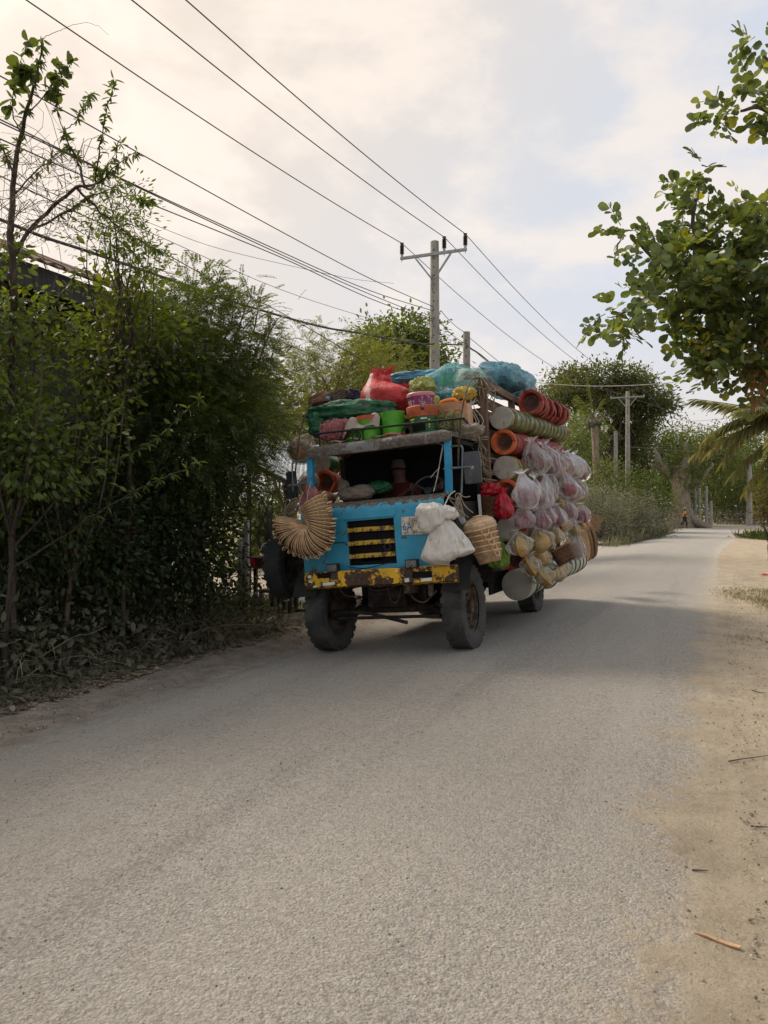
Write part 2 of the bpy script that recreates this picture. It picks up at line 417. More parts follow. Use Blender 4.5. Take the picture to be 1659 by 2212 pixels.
# ------------------------------------------------------------------ mesh writing
class MB:
    def __init__(s):
        s.v, s.f, s.mi = [], [], []
        s.cur = 0

    def add(s, vs, fs, T=None):
        o = len(s.v)
        if T is not None:
            vs = [T @ Vector(p) for p in vs]
        s.v.extend(tuple(p) for p in vs)
        for f in fs:
            s.f.append(tuple(o + i for i in f))
            s.mi.append(s.cur)
        return s

    def box(s, c, d, T=None, taper=1.):
        x, y, z = d[0] / 2, d[1] / 2, d[2] / 2
        k = taper
        vs = [(-x, -y, -z), (x, -y, -z), (x, y, -z), (-x, y, -z), (-x * k, -y * k, z), (x * k, -y * k, z), (x * k, y * k, z), (-x * k, y * k, z)]
        fs = [(3, 2, 1, 0), (4, 5, 6, 7), (0, 1, 5, 4), (1, 2, 6, 5), (2, 3, 7, 6), (3, 0, 4, 7)]
        Tc = Matrix.Translation(c)
        return s.add(vs, fs, Tc @ T if T is not None else Tc)

    def bar(s, a, b, wd, th, up=(0, 0, 1)):
        """rectangular bar from a to b"""
        a, b = Vector(a), Vector(b)
        d = (b - a)
        L = d.length
        d.normalize()
        u = Vector(up)
        sd = d.cross(u)
        if sd.length < 1e-4:
            sd = d.cross(Vector((0, 1, 0)))
        sd.normalize()
        u = sd.cross(d)
        T = Matrix((sd, d, u)).transposed().to_4x4()
        return s.box((a + b) / 2, (wd, L, th), T)

    def tube(s, pts, r, n=8, cap=True, closed=False):
        pts = [Vector(p) for p in pts]
        m = len(pts)
        rs = list(r) if hasattr(r, '__len__') else [r] * m
        prev = None
        vs, fs = [], []
        for i, p in enumerate(pts):
            if closed:
                d = pts[(i + 1) % m] - pts[i - 1]
            else:
                d = pts[min(i + 1, m - 1)] - pts[max(i - 1, 0)]
            if d.length < 1e-9:
                d = Vector((0, 0, 1))
            d.normalize()
            if prev is None:
                a = d.orthogonal().normalized()
            else:
                a = prev - d * prev.dot(d)
                if a.length < 1e-6:
                    a = d.orthogonal()
                a.normalize()
            prev = a
            b = d.cross(a)
            for k in range(n):
                t = 2 * math.pi * k / n
                vs.append(p + (a * math.cos(t) + b * math.sin(t)) * rs[i])
        for i in range(m if closed else m - 1):
            j = (i + 1) % m
            for k in range(n):
                k2 = (k + 1) % n
                fs.append((i * n + k, i * n + k2, j * n + k2, j * n + k))
        if cap and not closed:
            fs.append(tuple(reversed(range(n))))
            fs.append(tuple((m - 1) * n + k for k in range(n)))
        return s.add(vs, fs)

    def lathe(s, prof, n=24, T=None, rfun=None):
        """prof: (r, z) pairs; r=0 closes"""
        vs, rows, fs = [], [], []
        for i, (r, z) in enumerate(prof):
            if r <= 1e-6:
                rows.append([len(vs)])
                vs.append((0, 0, z))
            else:
                row = []
                for k in range(n):
                    t = 2 * math.pi * k / n
                    q = rfun(r, z, t) if rfun else r
                    row.append(len(vs))
                    vs.append((q * math.cos(t), q * math.sin(t), z))
                rows.append(row)
        for a, b in zip(rows, rows[1:]):
            for k in range(n):
                k2 = (k + 1) % n
                if len(a) == 1 and len(b) == 1:
                    continue
                if len(a) == 1:
                    fs.append((a[0], b[k2], b[k]))
                elif len(b) == 1:
                    fs.append((a[k], a[k2], b[0]))
                else:
                    fs.append((a[k], a[k2], b[k2], b[k]))
        return s.add(vs, fs, T)

    def sphere(s, c, r, nu=14, nv=9, T=None):
        r = r if hasattr(r, '__len__') else (r, r, r)
        prof = [(math.sin(math.pi * i / nv), -math.cos(math.pi * i / nv)) for i in range(nv + 1)]
        prof[0], prof[-1] = (0, -1), (0, 1)
        S = Matrix.Translation(c) @ (T if T is not None else Matrix()) @ Matrix.Diagonal((*r, 1))
        return s.lathe(prof, nu, S)

    def sheet(s, fn, nu, nv):
        vs = [fn(i / nu, j / nv) for j in range(nv + 1) for i in range(nu + 1)]
        fs = [(j * (nu + 1) + i, j * (nu + 1) + i + 1, (j + 1) * (nu + 1) + i + 1, (j + 1) * (nu + 1) + i) for j in range(nv) for i in range(nu)]
        return s.add(vs, fs)

    def mesh(s, name, mats, bevel=0, angle=38, weld=False):
        me = bpy.data.meshes.new(name)
        me.from_pydata(s.v, [], s.f)
        mats = mats if isinstance(mats, (list, tuple)) else [mats]
        for m in mats:
            me.materials.append(M[m] if isinstance(m, str) else m)
        if len(mats) > 1:
            me.polygons.foreach_set('material_index', s.mi)
        b = bmesh.new()
        b.from_mesh(me)
        if weld:
            bmesh.ops.remove_doubles(b, verts=b.verts, dist=1e-4)
        bmesh.ops.recalc_face_normals(b, faces=b.faces)
        if bevel:
            es = [e for e in b.edges if len(e.link_faces) == 2 and e.calc_face_angle(0) > .6]
            bmesh.ops.bevel(b, geom=es, offset=bevel, segments=2, affect='EDGES', profile=.7, clamp_overlap=True)
        for f in b.faces:
            f.smooth = True
        b.to_mesh(me)
        b.free()
        me.set_sharp_from_angle(angle=R(angle))
        return me

    def build(s, name, mats, parent=None, bevel=0, angle=38, T=None, weld=False):
        o = bpy.data.objects.new(name, s.mesh(name, mats, bevel, angle, weld))
        COL.objects.link(o)
        if parent is not None:
            o.parent = parent
        if T is not None:
            o.matrix_basis = T
        return o


def np_obj(name, V, Fq, m, parent=None, smooth=False):
    """mesh from arrays: V (n,3), Fq (m,k)"""
    me = bpy.data.meshes.new(name)
    V = np.ascontiguousarray(V, np.float32)
    Fq = np.ascontiguousarray(Fq, np.int32)
    nf, k = Fq.shape
    me.vertices.add(len(V))
    me.vertices.foreach_set('co', V.ravel())
    me.loops.add(nf * k)
    me.loops.foreach_set('vertex_index', Fq.ravel())
    me.polygons.add(nf)
    me.polygons.foreach_set('loop_start', np.arange(0, nf * k, k, dtype=np.int32))
    me.polygons.foreach_set('loop_total', np.full(nf, k, np.int32))
    me.materials.append(M[m] if isinstance(m, str) else m)
    me.update(calc_edges=True)
    if smooth:
        me.shade_smooth()
    o = bpy.data.objects.new(name, me)
    COL.objects.link(o)
    if parent is not None:
        o.parent = parent
    return o


def tag(o, label=None, cat=None, group=None, kind=None):
    if label: o['label'] = label
    if cat: o['category'] = cat
    if group: o['group'] = group
    if kind: o['kind'] = kind
    return o


def thing(name, label, cat, loc=(0, 0, 0), group=None, T=None):
    o = bpy.data.objects.new(name, None)
    o.empty_display_size = .1
    COL.objects.link(o)
    o.matrix_basis = T if T is not None else Matrix.Translation(loc)
    return tag(o, label, cat, group)


def dup(root, T, label=None):
    def cp(o, parent):
        c = o.copy()
        COL.objects.link(c)
        if parent is not None:
            c.parent = parent
        for ch in o.children:
            cp(ch, c)
        return c
    r = cp(root, None)
    r.matrix_basis = T
    if label:
        r['label'] = label
    return r


def tloc(p, rot=None):
    """matrix of a thing standing at truck point p"""
    T = TM @ Matrix.Translation(p)
    return T @ rot if rot is not None else T


def text_mb(txt, size, T, depth=.001):
    cu = bpy.data.curves.new('t', 'FONT')
    cu.body = txt
    cu.size = size
    cu.extrude = depth
    cu.align_x = 'LEFT'
    cu.resolution_u = 3
    o = bpy.data.objects.new('t', cu)
    COL.objects.link(o)
    dg = bpy.context.evaluated_depsgraph_get()
    me = bpy.data.meshes.new_from_object(o.evaluated_get(dg))
    mb = MB()
    mb.add([v.co for v in me.vertices], [tuple(p.vertices) for p in me.polygons], T)
    bpy.data.objects.remove(o)
    bpy.data.meshes.remove(me)
    bpy.data.curves.remove(cu)
    return mb


def smooth_pts(pts, k=6):
    """catmull-rom through points"""
    P = [Vector(p) for p in pts]
    P = [P[0] * 2 - P[1]] + P + [P[-1] * 2 - P[-2]]
    o = []
    for i in range(1, len(P) - 2):
        a, b, c, d = P[i - 1:i + 3]
        for j in range(k):
            t = j / k
            o.append(.5 * ((2 * b) + (c - a) * t + (2 * a - 5 * b + 4 * c - d) * t * t + (3 * b - a - 3 * c + d) * t ** 3))
    o.append(P[-2])
    return o


def nz(p, f, sd=0.):
    return noise.noise(Vector((p[0] * f + sd * 7.13, p[1] * f - sd * 3.7, p[2] * f + sd * 1.9)))


def lump(rx, ry, rz, amp=.12, f=3., seed=1., nu=72, nv=44, e=.8, flat=.35, fold=(1, 1, 1)):
    """soft cloth-like lump, squarish by e, flattened below"""
    mb = MB()
    vs = []
    sp = lambda x: math.copysign(abs(x) ** e, x)
    for j in range(nv + 1):
        ph = math.pi * j / nv
        for i in range(nu):
            t = 2 * math.pi * i / nu
            d = Vector((sp(math.sin(ph)) * sp(math.cos(t)), sp(math.sin(ph)) * sp(math.sin(t)), -sp(math.cos(ph))))
            q = (d[0] * fold[0], d[1] * fold[1], d[2] * fold[2])
            k = 1 + amp * (1.2 * nz(q, f * .5, seed) + .9 * (.5 - abs(nz(q, f, seed + 3))) + .55 * (.4 - abs(nz(q, f * 2.3, seed + 5))) + .32 * (.3 - abs(nz(q, f * 4.6, seed + 7))))
            z = d[2] * k
            if z < 0:
                z *= 1 - flat
            vs.append((d[0] * k * rx, d[1] * k * ry, z * rz))
    fs = [(j * nu + i, j * nu + (i + 1) % nu, (j + 1) * nu + (i + 1) % nu, (j + 1) * nu + i) for j in range(nv) for i in range(nu)]
    mb.add(vs, fs)
    return mb


def sack(h, r, seed=0., neck=.14, pleats=13, amp=.09, lumps=.10, bot=.38, tuft=.10, nu=48, nv=34, sq=1., depth=1.):
    """hanging sack or bag: gathered knot at the origin, body below, open tuft above"""
    mb = MB()
    vs = []
    for j in range(nv + 1):
        t = j / nv
        for i in range(nu):
            a = 2 * math.pi * i / nu
            if t < .16:
                u = t / .16
                rr = r * (neck + .30 * (1 - u) ** 1.2)
                z = tuft * h * (1 - u)
                pl = .35 * (1 - u) + .12
                k = 1 + pl * math.cos(pleats * .5 * a + seed) + .25 * (1 - u) * nz((math.cos(a), math.sin(a), u), 2, seed)
                z += .25 * tuft * h * (1 - u) * nz((math.cos(a) * 1.3, math.sin(a) * 1.3, 3), 1.2, seed)
            else:
                u = (t - .16) / .84
                w0 = 1 - bot
                if u < w0:
                    rr = r * (neck + (1 - neck) * math.sin(math.pi / 2 * (u / w0)) ** 1.15)
                else:
                    rr = r * math.sqrt(max(0, 1 - ((u - w0) / bot) ** 2.4))
                z = -h * u
                q = (math.cos(a), math.sin(a), u * 1.6)
                k = 1 + amp * (1 - u) ** .6 * math.cos(pleats * a + seed + 2.2 * nz(q, 1.3, seed)) + lumps * (nz(q, 1.4, seed + 2) + .6 * (.4 - abs(nz(q, 2.9, seed + 4))))
            c, s_ = math.cos(a), math.sin(a)
            if sq != 1.:
                c, s_ = math.copysign(abs(c) ** sq, c), math.copysign(abs(s_) ** sq, s_)
            vs.append((rr * k * c, rr * k * s_ * depth, z))
    fs = [(j * nu + i, j * nu + (i + 1) % nu, (j + 1) * nu + (i + 1) % nu, (j + 1) * nu + i) for j in range(nv) for i in range(nu)]
    mb.add(vs, fs)
    return mb


# ------------------------------------------------------------------ foliage writing
RIGHT, FWD, UP = np.array([CY, SY, 0.]), np.array([-SY, CY, 0.]), np.array([0, 0, 1.])


def E(px, py, Z, rx, ry, rz):
    """crown lobe: centre on a sight line at depth Z, half sizes rx, ry in photo pixels, rz in metres"""
    return np.array(at(px, py, Z)), np.array([rx * Z / F, rz, ry * Z / F])


def in_lobes(lobes, n, shell=.55, flo=None):
    vol = np.array([np.prod(r) ** (2 / 3) for _, r in lobes])
    cnt = rng.multinomial(n, vol / vol.sum())
    P, D = [], []
    for (c, r), k in zip(lobes, cnt):
        d = rng.normal(size=(k, 3))
        d /= np.linalg.norm(d, axis=1, keepdims=True)
        rad = rng.random(k) ** (1 / 3)
        rad = shell + (1 - shell) * rad if shell else rad
        rad *= 1 + .18 * rng.normal(size=k)
        q = d * rad[:, None]
        P.append(c + (q[:, :1] * r[0]) * RIGHT + (q[:, 1:2] * r[1]) * FWD + (q[:, 2:] * r[2]) * UP)
        D.append(d[:, :1] * RIGHT + d[:, 1:2] * FWD + d[:, 2:] * UP)
    P, D = np.concatenate(P), np.concatenate(D)
    if flo is not None:
        k = P[:, 2] > flo
        P, D = P[k], D[k]
    return P, D


def frames(d, jit=.5, up=(0, 0, 1.)):
    d = d / np.maximum(1e-6, np.linalg.norm(d, axis=1, keepdims=True))
    u = np.array(up) + rng.normal(size=d.shape) * jit
    y = np.cross(u, d)
    y /= np.maximum(1e-6, np.linalg.norm(y, axis=1, keepdims=True))
    z = np.cross(d, y)
    return np.stack([d, y, z], axis=2)


L_OVAL = (np.array([[0, 0, 0], [.32, .24, .05], [.75, .20, .03], [1, 0, -.08], [.75, -.20, .03], [.32, -.24, .05]]), np.array([[0, 1, 2, 3], [0, 3, 4, 5]]))
L_LANCE = (np.array([[0, 0, 0], [.35, .13, .03], [.7, .10, .0], [1, 0, -.12], [.7, -.10, .0], [.35, -.13, .03]]), np.array([[0, 1, 2, 3], [0, 3, 4, 5]]))
L_DIA = (np.array([[0, 0, 0], [.5, .2, .04], [1, 0, -.05], [.5, -.2, .04]]), np.array([[0, 1, 2, 3]]))
_r = [(.10, .10, .02), (.35, .27, .055), (.68, .36, .06), (.90, .25, .03), (1.0, .07, 0)]
L_ROUND = (np.array([[0, 0, 0]] + [[x, y, z] for x, y, z in _r] + [[x, 0, -.02 * i] for i, (x, y, z) in enumerate(_r)] + [[x, -y, z] for x, y, z in _r]),
           np.array([[0, 1, 6, 6], [1, 2, 7, 6], [2, 3, 8, 7], [3, 4, 9, 8], [4, 5, 10, 9], [0, 6, 11, 11], [6, 7, 12, 11], [7, 8, 13, 12], [8, 9, 14, 13], [9, 10, 15, 14]]))
L_STONE = (np.array([[-.5, -.4, -.2], [.5, -.3, -.2], [.4, .5, -.2], [-.4, .4, -.2], [-.3, -.25, .3], [.3, -.2, .35], [.25, .3, .3], [-.3, .25, .25]]),
           np.array([[0, 1, 5, 4], [1, 2, 6, 5], [2, 3, 7, 6], [3, 0, 4, 7], [4, 5, 6, 7]]))


def strew(shape, P, Rm, sc):
    sv, sf = shape
    n = len(P)
    sc = np.broadcast_to(np.asarray(sc, float), (n,)) if np.ndim(sc) < 2 else sc
    S = sv[None] * (sc[:, None, None] if sc.ndim == 1 else sc[:, None, :])
    V = np.einsum('nij,nkj->nki', Rm, S) + P[:, None]
    Fq = (sf[None] + (np.arange(n) * len(sv))[:, None, None]).reshape(-1, sf.shape[1])
    return V.reshape(-1, 3), Fq


def join(parts):
    V, Fs, o = [], [], 0
    for v, f in parts:
        V.append(v)
        Fs.append(f + o)
        o += len(v)
    return np.concatenate(V), np.concatenate(Fs)


def fronds(P, D, length, pairs, lw, ll, droop=.25, shape=L_DIA, lang=1.05, jit=.35, start=.15, taper=.35):
    """pinnate leaves: P origins, D directions -> leaflets along each rachis"""
    n = len(P)
    Fm = frames(D, jit)
    L = length * (.7 + .6 * rng.random(n))
    t = np.linspace(start, 1, pairs)
    d, y, z = Fm[:, :, 0], Fm[:, :, 1], Fm[:, :, 2]
    pts = P[:, None] + d[:, None] * (L[:, None] * t)[..., None] - UP * (droop * L[:, None] * t ** 2)[..., None]
    td = d[:, None] - UP * (2 * droop * t)[None, :, None]
    td /= np.linalg.norm(td, axis=2, keepdims=True)
    out_ = []
    for sgn in (1, -1):
        ld = td * math.cos(lang) + sgn * y[:, None] * math.sin(lang) - UP * .12
        ld = ld.reshape(-1, 3)
        nrm = np.repeat(z, pairs, 0) + rng.normal(size=(n * pairs, 3)) * .18
        ld = ld + rng.normal(size=ld.shape) * .10
        ld /= np.linalg.norm(ld, axis=1, keepdims=True)
        yy = np.cross(nrm, ld)
        yy /= np.maximum(1e-6, np.linalg.norm(yy, axis=1, keepdims=True))
        zz = np.cross(ld, yy)
        sz = ll * (1 - taper * np.abs(np.tile(t, n) - .45) * 1.6) * (.85 + .3 * rng.random(n * pairs))
        sc = np.stack([sz, np.repeat(lw * 2.5, n * pairs) * sz / ll, sz], 1)
        out_.append(strew(shape, pts.reshape(-1, 3), np.stack([ld, yy, zz], 2), sc))
    return join(out_)


def limb(mb, a, b, r0, r1, n=7, bend=.12, sag=.0, sides=6):
    a, b = Vector(a), Vector(b)
    L = (b - a).length
    j = Vector(rng.normal(size=3)) * bend * L
    j2 = Vector(rng.normal(size=3)) * bend * .5 * L
    pts, rs = [], []
    for i in range(n + 1):
        t = i / n
        p = a.lerp(b, t) + j * math.sin(math.pi * t) * .5 + j2 * math.sin(2 * math.pi * t) * .5 + Vector((0, 0, sag * L * math.sin(math.pi * t)))
        pts.append(p)
        rs.append(r0 + (r1 - r0) * t)
    mb.tube(pts, rs, sides)
    return pts


def tree(name, label, cat, base, lobes, leaf, n, trunk_r=.15, fork=.35, limbs=14, bark='bark', clump=40, crad=.35, group=None, shell=.55, lean=None, flo=None, twig=True, stuffname='crown'):
    """trunk with limbs reaching into clumped foliage; leaf(P, D) -> arrays"""
    root = thing(name, label, cat, base, group)
    b = Vector(base)
    m = max(1, int(n / clump))
    C, CD = in_lobes(lobes, m, shell, flo)
    cen = Vector(np.mean([c for c, _ in lobes], axis=0))
    fk = b.lerp(Vector((cen.x, cen.y, cen.z)), fork)
    fk.x, fk.y = b.x + (cen.x - b.x) * fork * .6, b.y + (cen.y - b.y) * fork * .6
    mb = MB()
    limb(mb, b - Vector((0, 0, .1)), fk, trunk_r, trunk_r * .75, 6, .05, sides=9)
    mains = []
    idx = rng.choice(len(C), min(limbs, len(C)), replace=False)
    for i in idx:
        pts = limb(mb, fk, Vector(C[i]), trunk_r * .45, trunk_r * .08, 8, .14, .06)
        mains += pts[3:]
    if twig:
        for i in rng.choice(len(C), min(limbs * 5, len(C)), replace=False):
            c = Vector(C[i])
            q = min(mains, key=lambda p: (p - c).length)
            limb(mb, q, c, trunk_r * .11, trunk_r * .03, 4, .15, sides=4)
    for v in range(len(mb.v)):
        mb.v[v] = tuple(Vector(mb.v[v]) - b)
    mb.build('trunk', bark, root)
    k = len(C)
    per = int(n / k)
    off = rng.normal(size=(k, per, 3)) * crad * np.array([1, 1, .7])
    P = (C[:, None] + off).reshape(-1, 3)
    D = (CD[:, None] * .6 + off / crad * .5 + rng.normal(size=off.shape) * .5).reshape(-1, 3)
    if flo is not None:
        kk = P[:, 2] > flo
        P, D = P[kk], D[kk]
    V, Fq = leaf(P, D)
    o = np_obj(stuffname, V - np.array(b), Fq, leaf.mat, root)
    return root


class Leaf:
    def __init__(s, mat_, shape=L_OVAL, size=.1, var=.4, jit=.6, droop=.2):
        s.mat, s.shape, s.size, s.var, s.jit, s.droop = mat_, shape, size, var, jit, droop

    def __call__(s, P, D):
        D = D - UP * s.droop
        sc = s.size * (1 - s.var + 2 * s.var * rng.random(len(P)))
        return strew(s.shape, P, frames(D, s.jit), sc)


class Frond:
    def __init__(s, mat_, length=.25, pairs=9, lw=.03, ll=.06, droop=.25, shape=L_DIA, jit=.35, lang=1.05):
        s.mat, s.a = mat_, dict(length=length, pairs=pairs, lw=lw, ll=ll, droop=droop, shape=shape, jit=jit, lang=lang)

    def __call__(s, P, D):
        return fronds(P, D, **s.a)

# ================================================================== THE SETTING
# ---- materials of the ground
def soil_colour(t, v):
    x = t.n('ShaderNodeSeparateXYZ', {0: v}).outputs[0]
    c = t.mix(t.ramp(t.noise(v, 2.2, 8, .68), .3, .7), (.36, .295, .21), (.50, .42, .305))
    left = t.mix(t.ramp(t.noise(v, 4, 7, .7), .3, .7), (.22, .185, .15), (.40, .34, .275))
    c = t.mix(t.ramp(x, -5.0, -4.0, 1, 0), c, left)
    c = t.mix(t.math('MULTIPLY', t.ramp(t.noise(v, 95, 5, .75), .30, .52, 1, 0), .6), c, (.24, .19, .135))
    c = t.mix(t.math('MULTIPLY', t.ramp(t.noise(v, 70, 3, .7), .60, .72), .45), c, (.62, .54, .42))
    return t.mix(t.math('MULTIPLY', t.ramp(t.noise(v, 14, 6, .75, .4), .36, .46, 1, 0), .35), c, (.27, .215, .15))


def soil_height(t, v):
    return t.math('ADD', t.noise(v, 60, 7, .75), t.math('MULTIPLY', t.noise(v, 7, 6, .65), 3.0))


def road_material():
    m, t = mat('dusty_asphalt')
    v = t.n('ShaderNodeTexCoord').outputs['Object']
    vo = t.n('ShaderNodeTexVoronoi', {'Vector': v, 'Scale': 75., 'Randomness': 1.})
    g = t.n('ShaderNodeSeparateColor', {0: vo.outputs['Color']}).outputs[0]
    fine = t.noise(v, 85, 5, .75)
    mid = t.noise(v, 30, 5, .7, .3)
    lo = t.noise(v, 7, 6, .7)
    c = t.mix(t.ramp(g, .0, 1.), (.50, .46, .405), (.61, .565, .50))
    c = t.mix(t.ramp(fine, .34, .52, .95, 0.), c, (.215, .19, .16))
    c = t.mix(t.ramp(mid, .36, .52, .7, 0.), c, (.27, .24, .205))
    c = t.mix(t.ramp(fine, .60, .72, 0., .5), c, (.60, .56, .50))
    c = t.mix(t.ramp(lo, .35, .62, .28, 0.), c, (.34, .305, .26))
    st = t.n('ShaderNodeMapping', {0: v, 'Scale': (1.1, .07, 1)}).outputs[0]
    tr = t.noise(st, 1.3, 5, .6, .3)
    pat = t.noise(v, .5, 5, .6)
    c = t.mix(t.math('MULTIPLY', t.ramp(tr, .44, .62), .30), c, (.57, .52, .445))
    c = t.mix(t.math('MULTIPLY', t.ramp(tr, .32, .46, 1, 0), .4), c, (.27, .24, .205))
    c = t.mix(t.math('MULTIPLY', t.ramp(pat, .48, .70), .25), c, (.47, .41, .325))
    e = t.n('ShaderNodeAttribute', {}, attribute_name='edge').outputs['Fac']
    n1 = t.noise(v, 1.6, 7, .66)
    n2 = t.noise(v, 11, 6, .75)
    k = t.math('ADD', e, t.math('MULTIPLY', t.math('ADD', t.math('MULTIPLY', n1, 1.3), t.math('MULTIPLY', n2, .8)), -1.1))
    dust = t.ramp(k, -1.12, -.72, 1., 0.)
    dust = t.math('MAXIMUM', dust, t.ramp(e, .03, .22, 1., 0.))
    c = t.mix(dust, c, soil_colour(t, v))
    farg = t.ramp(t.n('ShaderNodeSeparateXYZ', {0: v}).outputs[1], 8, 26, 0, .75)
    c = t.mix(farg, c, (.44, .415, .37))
    h = t.math('ADD', t.math('MULTIPLY', vo.outputs['Distance'], -.9), t.math('ADD', fine, t.math('MULTIPLY', mid, 2.2)))
    h = t.n('ShaderNodeMix', {0: dust, 2: h, 3: soil_height(t, v)}).outputs[0]
    bm = t.n('ShaderNodeBump', {'Strength': .9, 'Distance': .026, 'Height': h})
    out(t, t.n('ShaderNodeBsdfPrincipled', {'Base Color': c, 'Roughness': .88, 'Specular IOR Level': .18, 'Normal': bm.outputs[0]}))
    return m


def soil_material():
    m, t = mat('sandy_soil')
    v = t.n('ShaderNodeTexCoord').outputs['Object']
    bm = t.n('ShaderNodeBump', {'Strength': .9, 'Distance': .026, 'Height': soil_height(t, v)})
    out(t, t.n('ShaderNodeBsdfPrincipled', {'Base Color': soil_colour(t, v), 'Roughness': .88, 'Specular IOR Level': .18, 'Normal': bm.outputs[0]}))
    return m


M['road'], M['soil'] = road_material(), soil_material()

# ---- ground sheet: fine near the road, coarse to the horizon
xs = np.concatenate([[-900, -400, -150, -60, -30, -16, -11], np.arange(-8.5, 3.01, .25), [4, 6, 10, 20, 50, 150, 400, 900]])
ys = np.concatenate([[-300, -100, -30], np.arange(-8, 30, .5), np.arange(30, 100, 5), [120, 180, 300, 600, 1200]])
XX, YY = np.meshgrid(xs, ys)
ZZ = np.vectorize(lambda x, y: gz(x, y) + .05 * noise.noise(Vector((x * .35, y * .35, 0))) * (abs(x) < 12) * sm((-x - 5.3) / 1.2 if x < -2 else (x - .3) / 1.5))(XX, YY) - .005
ZZ[np.abs(XX) > 12] -= .03
nx = len(xs)
q = np.arange(len(xs) * len(ys)).reshape(len(ys), nx)
Fq = np.stack([q[:-1, :-1], q[:-1, 1:], q[1:, 1:], q[1:, :-1]], -1).reshape(-1, 4)
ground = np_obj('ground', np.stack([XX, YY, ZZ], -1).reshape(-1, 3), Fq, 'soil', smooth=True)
tag(ground, 'sandy brown soil on both sides of the road', None, None, 'structure')

# ---- road: straight past the truck, then bending to the right
pth = []
px_, py_, hd, s_ = -2.6, -10.0, 0., -10.
while s_ < 100:
    hw = 2.6 + .65 * sm((s_ - 25) / 30)
    pth.append((px_, py_, hd, hw))
    st = .5 if s_ < 40 else 1.
    hd += st * (.0 if s_ < 28 else .0026 if s_ < 66 else .062 if hd < 1.5 else 0)
    px_ += st * math.sin(hd)
    py_ += st * math.cos(hd)
    s_ += st
NU = 36
V, edge = [], []
for i, (x, y, h, hw) in enumerate(pth):
    for j in range(NU + 1):
        u = j / NU * 2 - 1
        jit = .16 * noise.noise(Vector((y * .9, u * 9, 3))) + .10 * noise.noise(Vector((y * 3.1, u * 9, 8)))
        d = u * hw + (jit if abs(u) == 1 else 0)
        X, Y = x + d * math.cos(h), y - d * math.sin(h)
        V.append((X, Y, gz(X, Y) + (.005 if abs(u) < 1 else -.004)))
        edge.append(hw - abs(d))
q = np.arange(len(pth) * (NU + 1)).reshape(len(pth), NU + 1)
Fq = np.stack([q[:-1, :-1], q[:-1, 1:], q[1:, 1:], q[1:, :-1]], -1).reshape(-1, 4)
road = np_obj('road', np.array(V), Fq, 'road', smooth=True)
a = road.data.attributes.new('edge', 'FLOAT', 'POINT')
a.data.foreach_set('value', np.array(edge, np.float32))
tag(road, 'worn dusty grey asphalt road bending right in the distance', None, None, 'structure')


def scatter_xy(n, fx, y0, y1):
    y = y0 + (y1 - y0) * rng.random(n) ** 1.5
    x = fx(n, y)
    return x, y


def ground_bits(name, label, n, fx, y0, y1, shape, size, m, up=True, lift=0.):
    x, y = scatter_xy(n, fx, y0, y1)
    z = np.array([gz(a, b) for a, b in zip(x, y)])
    sc = size * (.35 + rng.random(n) ** 3 * 1.4)
    P = np.stack([x, y, z + sc * lift + .004], 1)
    D = rng.normal(size=(n, 3)) * np.array([1, 1, .12 if up else .5])
    V, Fq = strew(shape, P, frames(D, .15 if up else .8), sc)
    o = np_obj(name, V, Fq, m)
    return tag(o, label, None, None, 'stuff')


M['pebble'] = pm('pebble', (.24, .20, .155), .9, .3, 9, .3, rpi=.5)
M['clod'] = pm('dark_clod', (.085, .065, .05), .95, .3, 9, .3, rpi=.4)
M['litter'] = leaf_mat('dry_leaf_litter', (.13, .09, .055), (.27, .20, .13), .15, .8, c3=(.34, .29, .22))
M['dry_stem'] = pm('dry_stem', (.20, .165, .115), .9, .3, 9, .2, rpi=.5)
ground_bits('gravel', 'loose pebbles on the sandy right shoulder', 16000, lambda n, y: .1 + rng.random(n) ** 1.3 * 3.2 + np.clip((y - 12) * .03, 0, 2), 1.2, 22, L_STONE, .009, 'pebble', lift=.1)
ground_bits('dirt_clods', 'dark clods of dirt strewn over the sandy right shoulder', 520, lambda n, y: .15 + rng.random(n) * 2.8, 1.6, 16, L_STONE, .015, 'clod', lift=.1)
ground_bits('gravel', 'loose pebbles along the left road edge below the hedge', 9000, lambda n, y: -5.0 - rng.random(n) ** .8 * 1.8, 3.2, 15, L_STONE, .012, 'pebble', lift=.1)
ground_bits('leaf_litter', 'fallen dry leaves and trash under the left hedge', 5200, lambda n, y: -5.75 - np.abs(rng.normal(size=n)) * .65, 3.6, 14, L_OVAL, .07, 'litter', lift=.05)
ground_bits('leaf_litter', 'scraps of dry leaf on the right shoulder', 300, lambda n, y: .4 + rng.random(n) * 2.6, 1.6, 18, L_LANCE, .03, 'litter', lift=.05)
ground_bits('gravel', 'stray stone chips on the asphalt surface', 9000, lambda n, y: -5 + rng.random(n) * 5.2, 1.3, 14, L_STONE, .0075, 'pebble', lift=.1)


def grass(name, label, n, place, h, w_, m, lean=.5):
    P = place(n)
    D = rng.normal(size=(n, 3)) * lean + UP
    sc = h * (.5 + rng.random(n))
    V, Fq = strew(L_LANCE, P, frames(D, 1.), np.stack([sc, np.full(n, w_) * 4, sc], 1))
    o = np_obj(name, V, Fq, m)
    return tag(o, label, None, None, 'stuff')


def patch(cx, cy, rx, ry):
    def f(n):
        a, r = rng.random(n) * 6.283, np.sqrt(rng.random(n))
        r = r * (1 + .3 * np.sin(a * 3) + .15 * rng.normal(size=n))
        x, y = cx + r * rx * np.cos(a), cy + r * ry * np.sin(a)
        return np.stack([x, y, np.array([gz(i, j) for i, j in zip(x, y)])], 1)
    return f


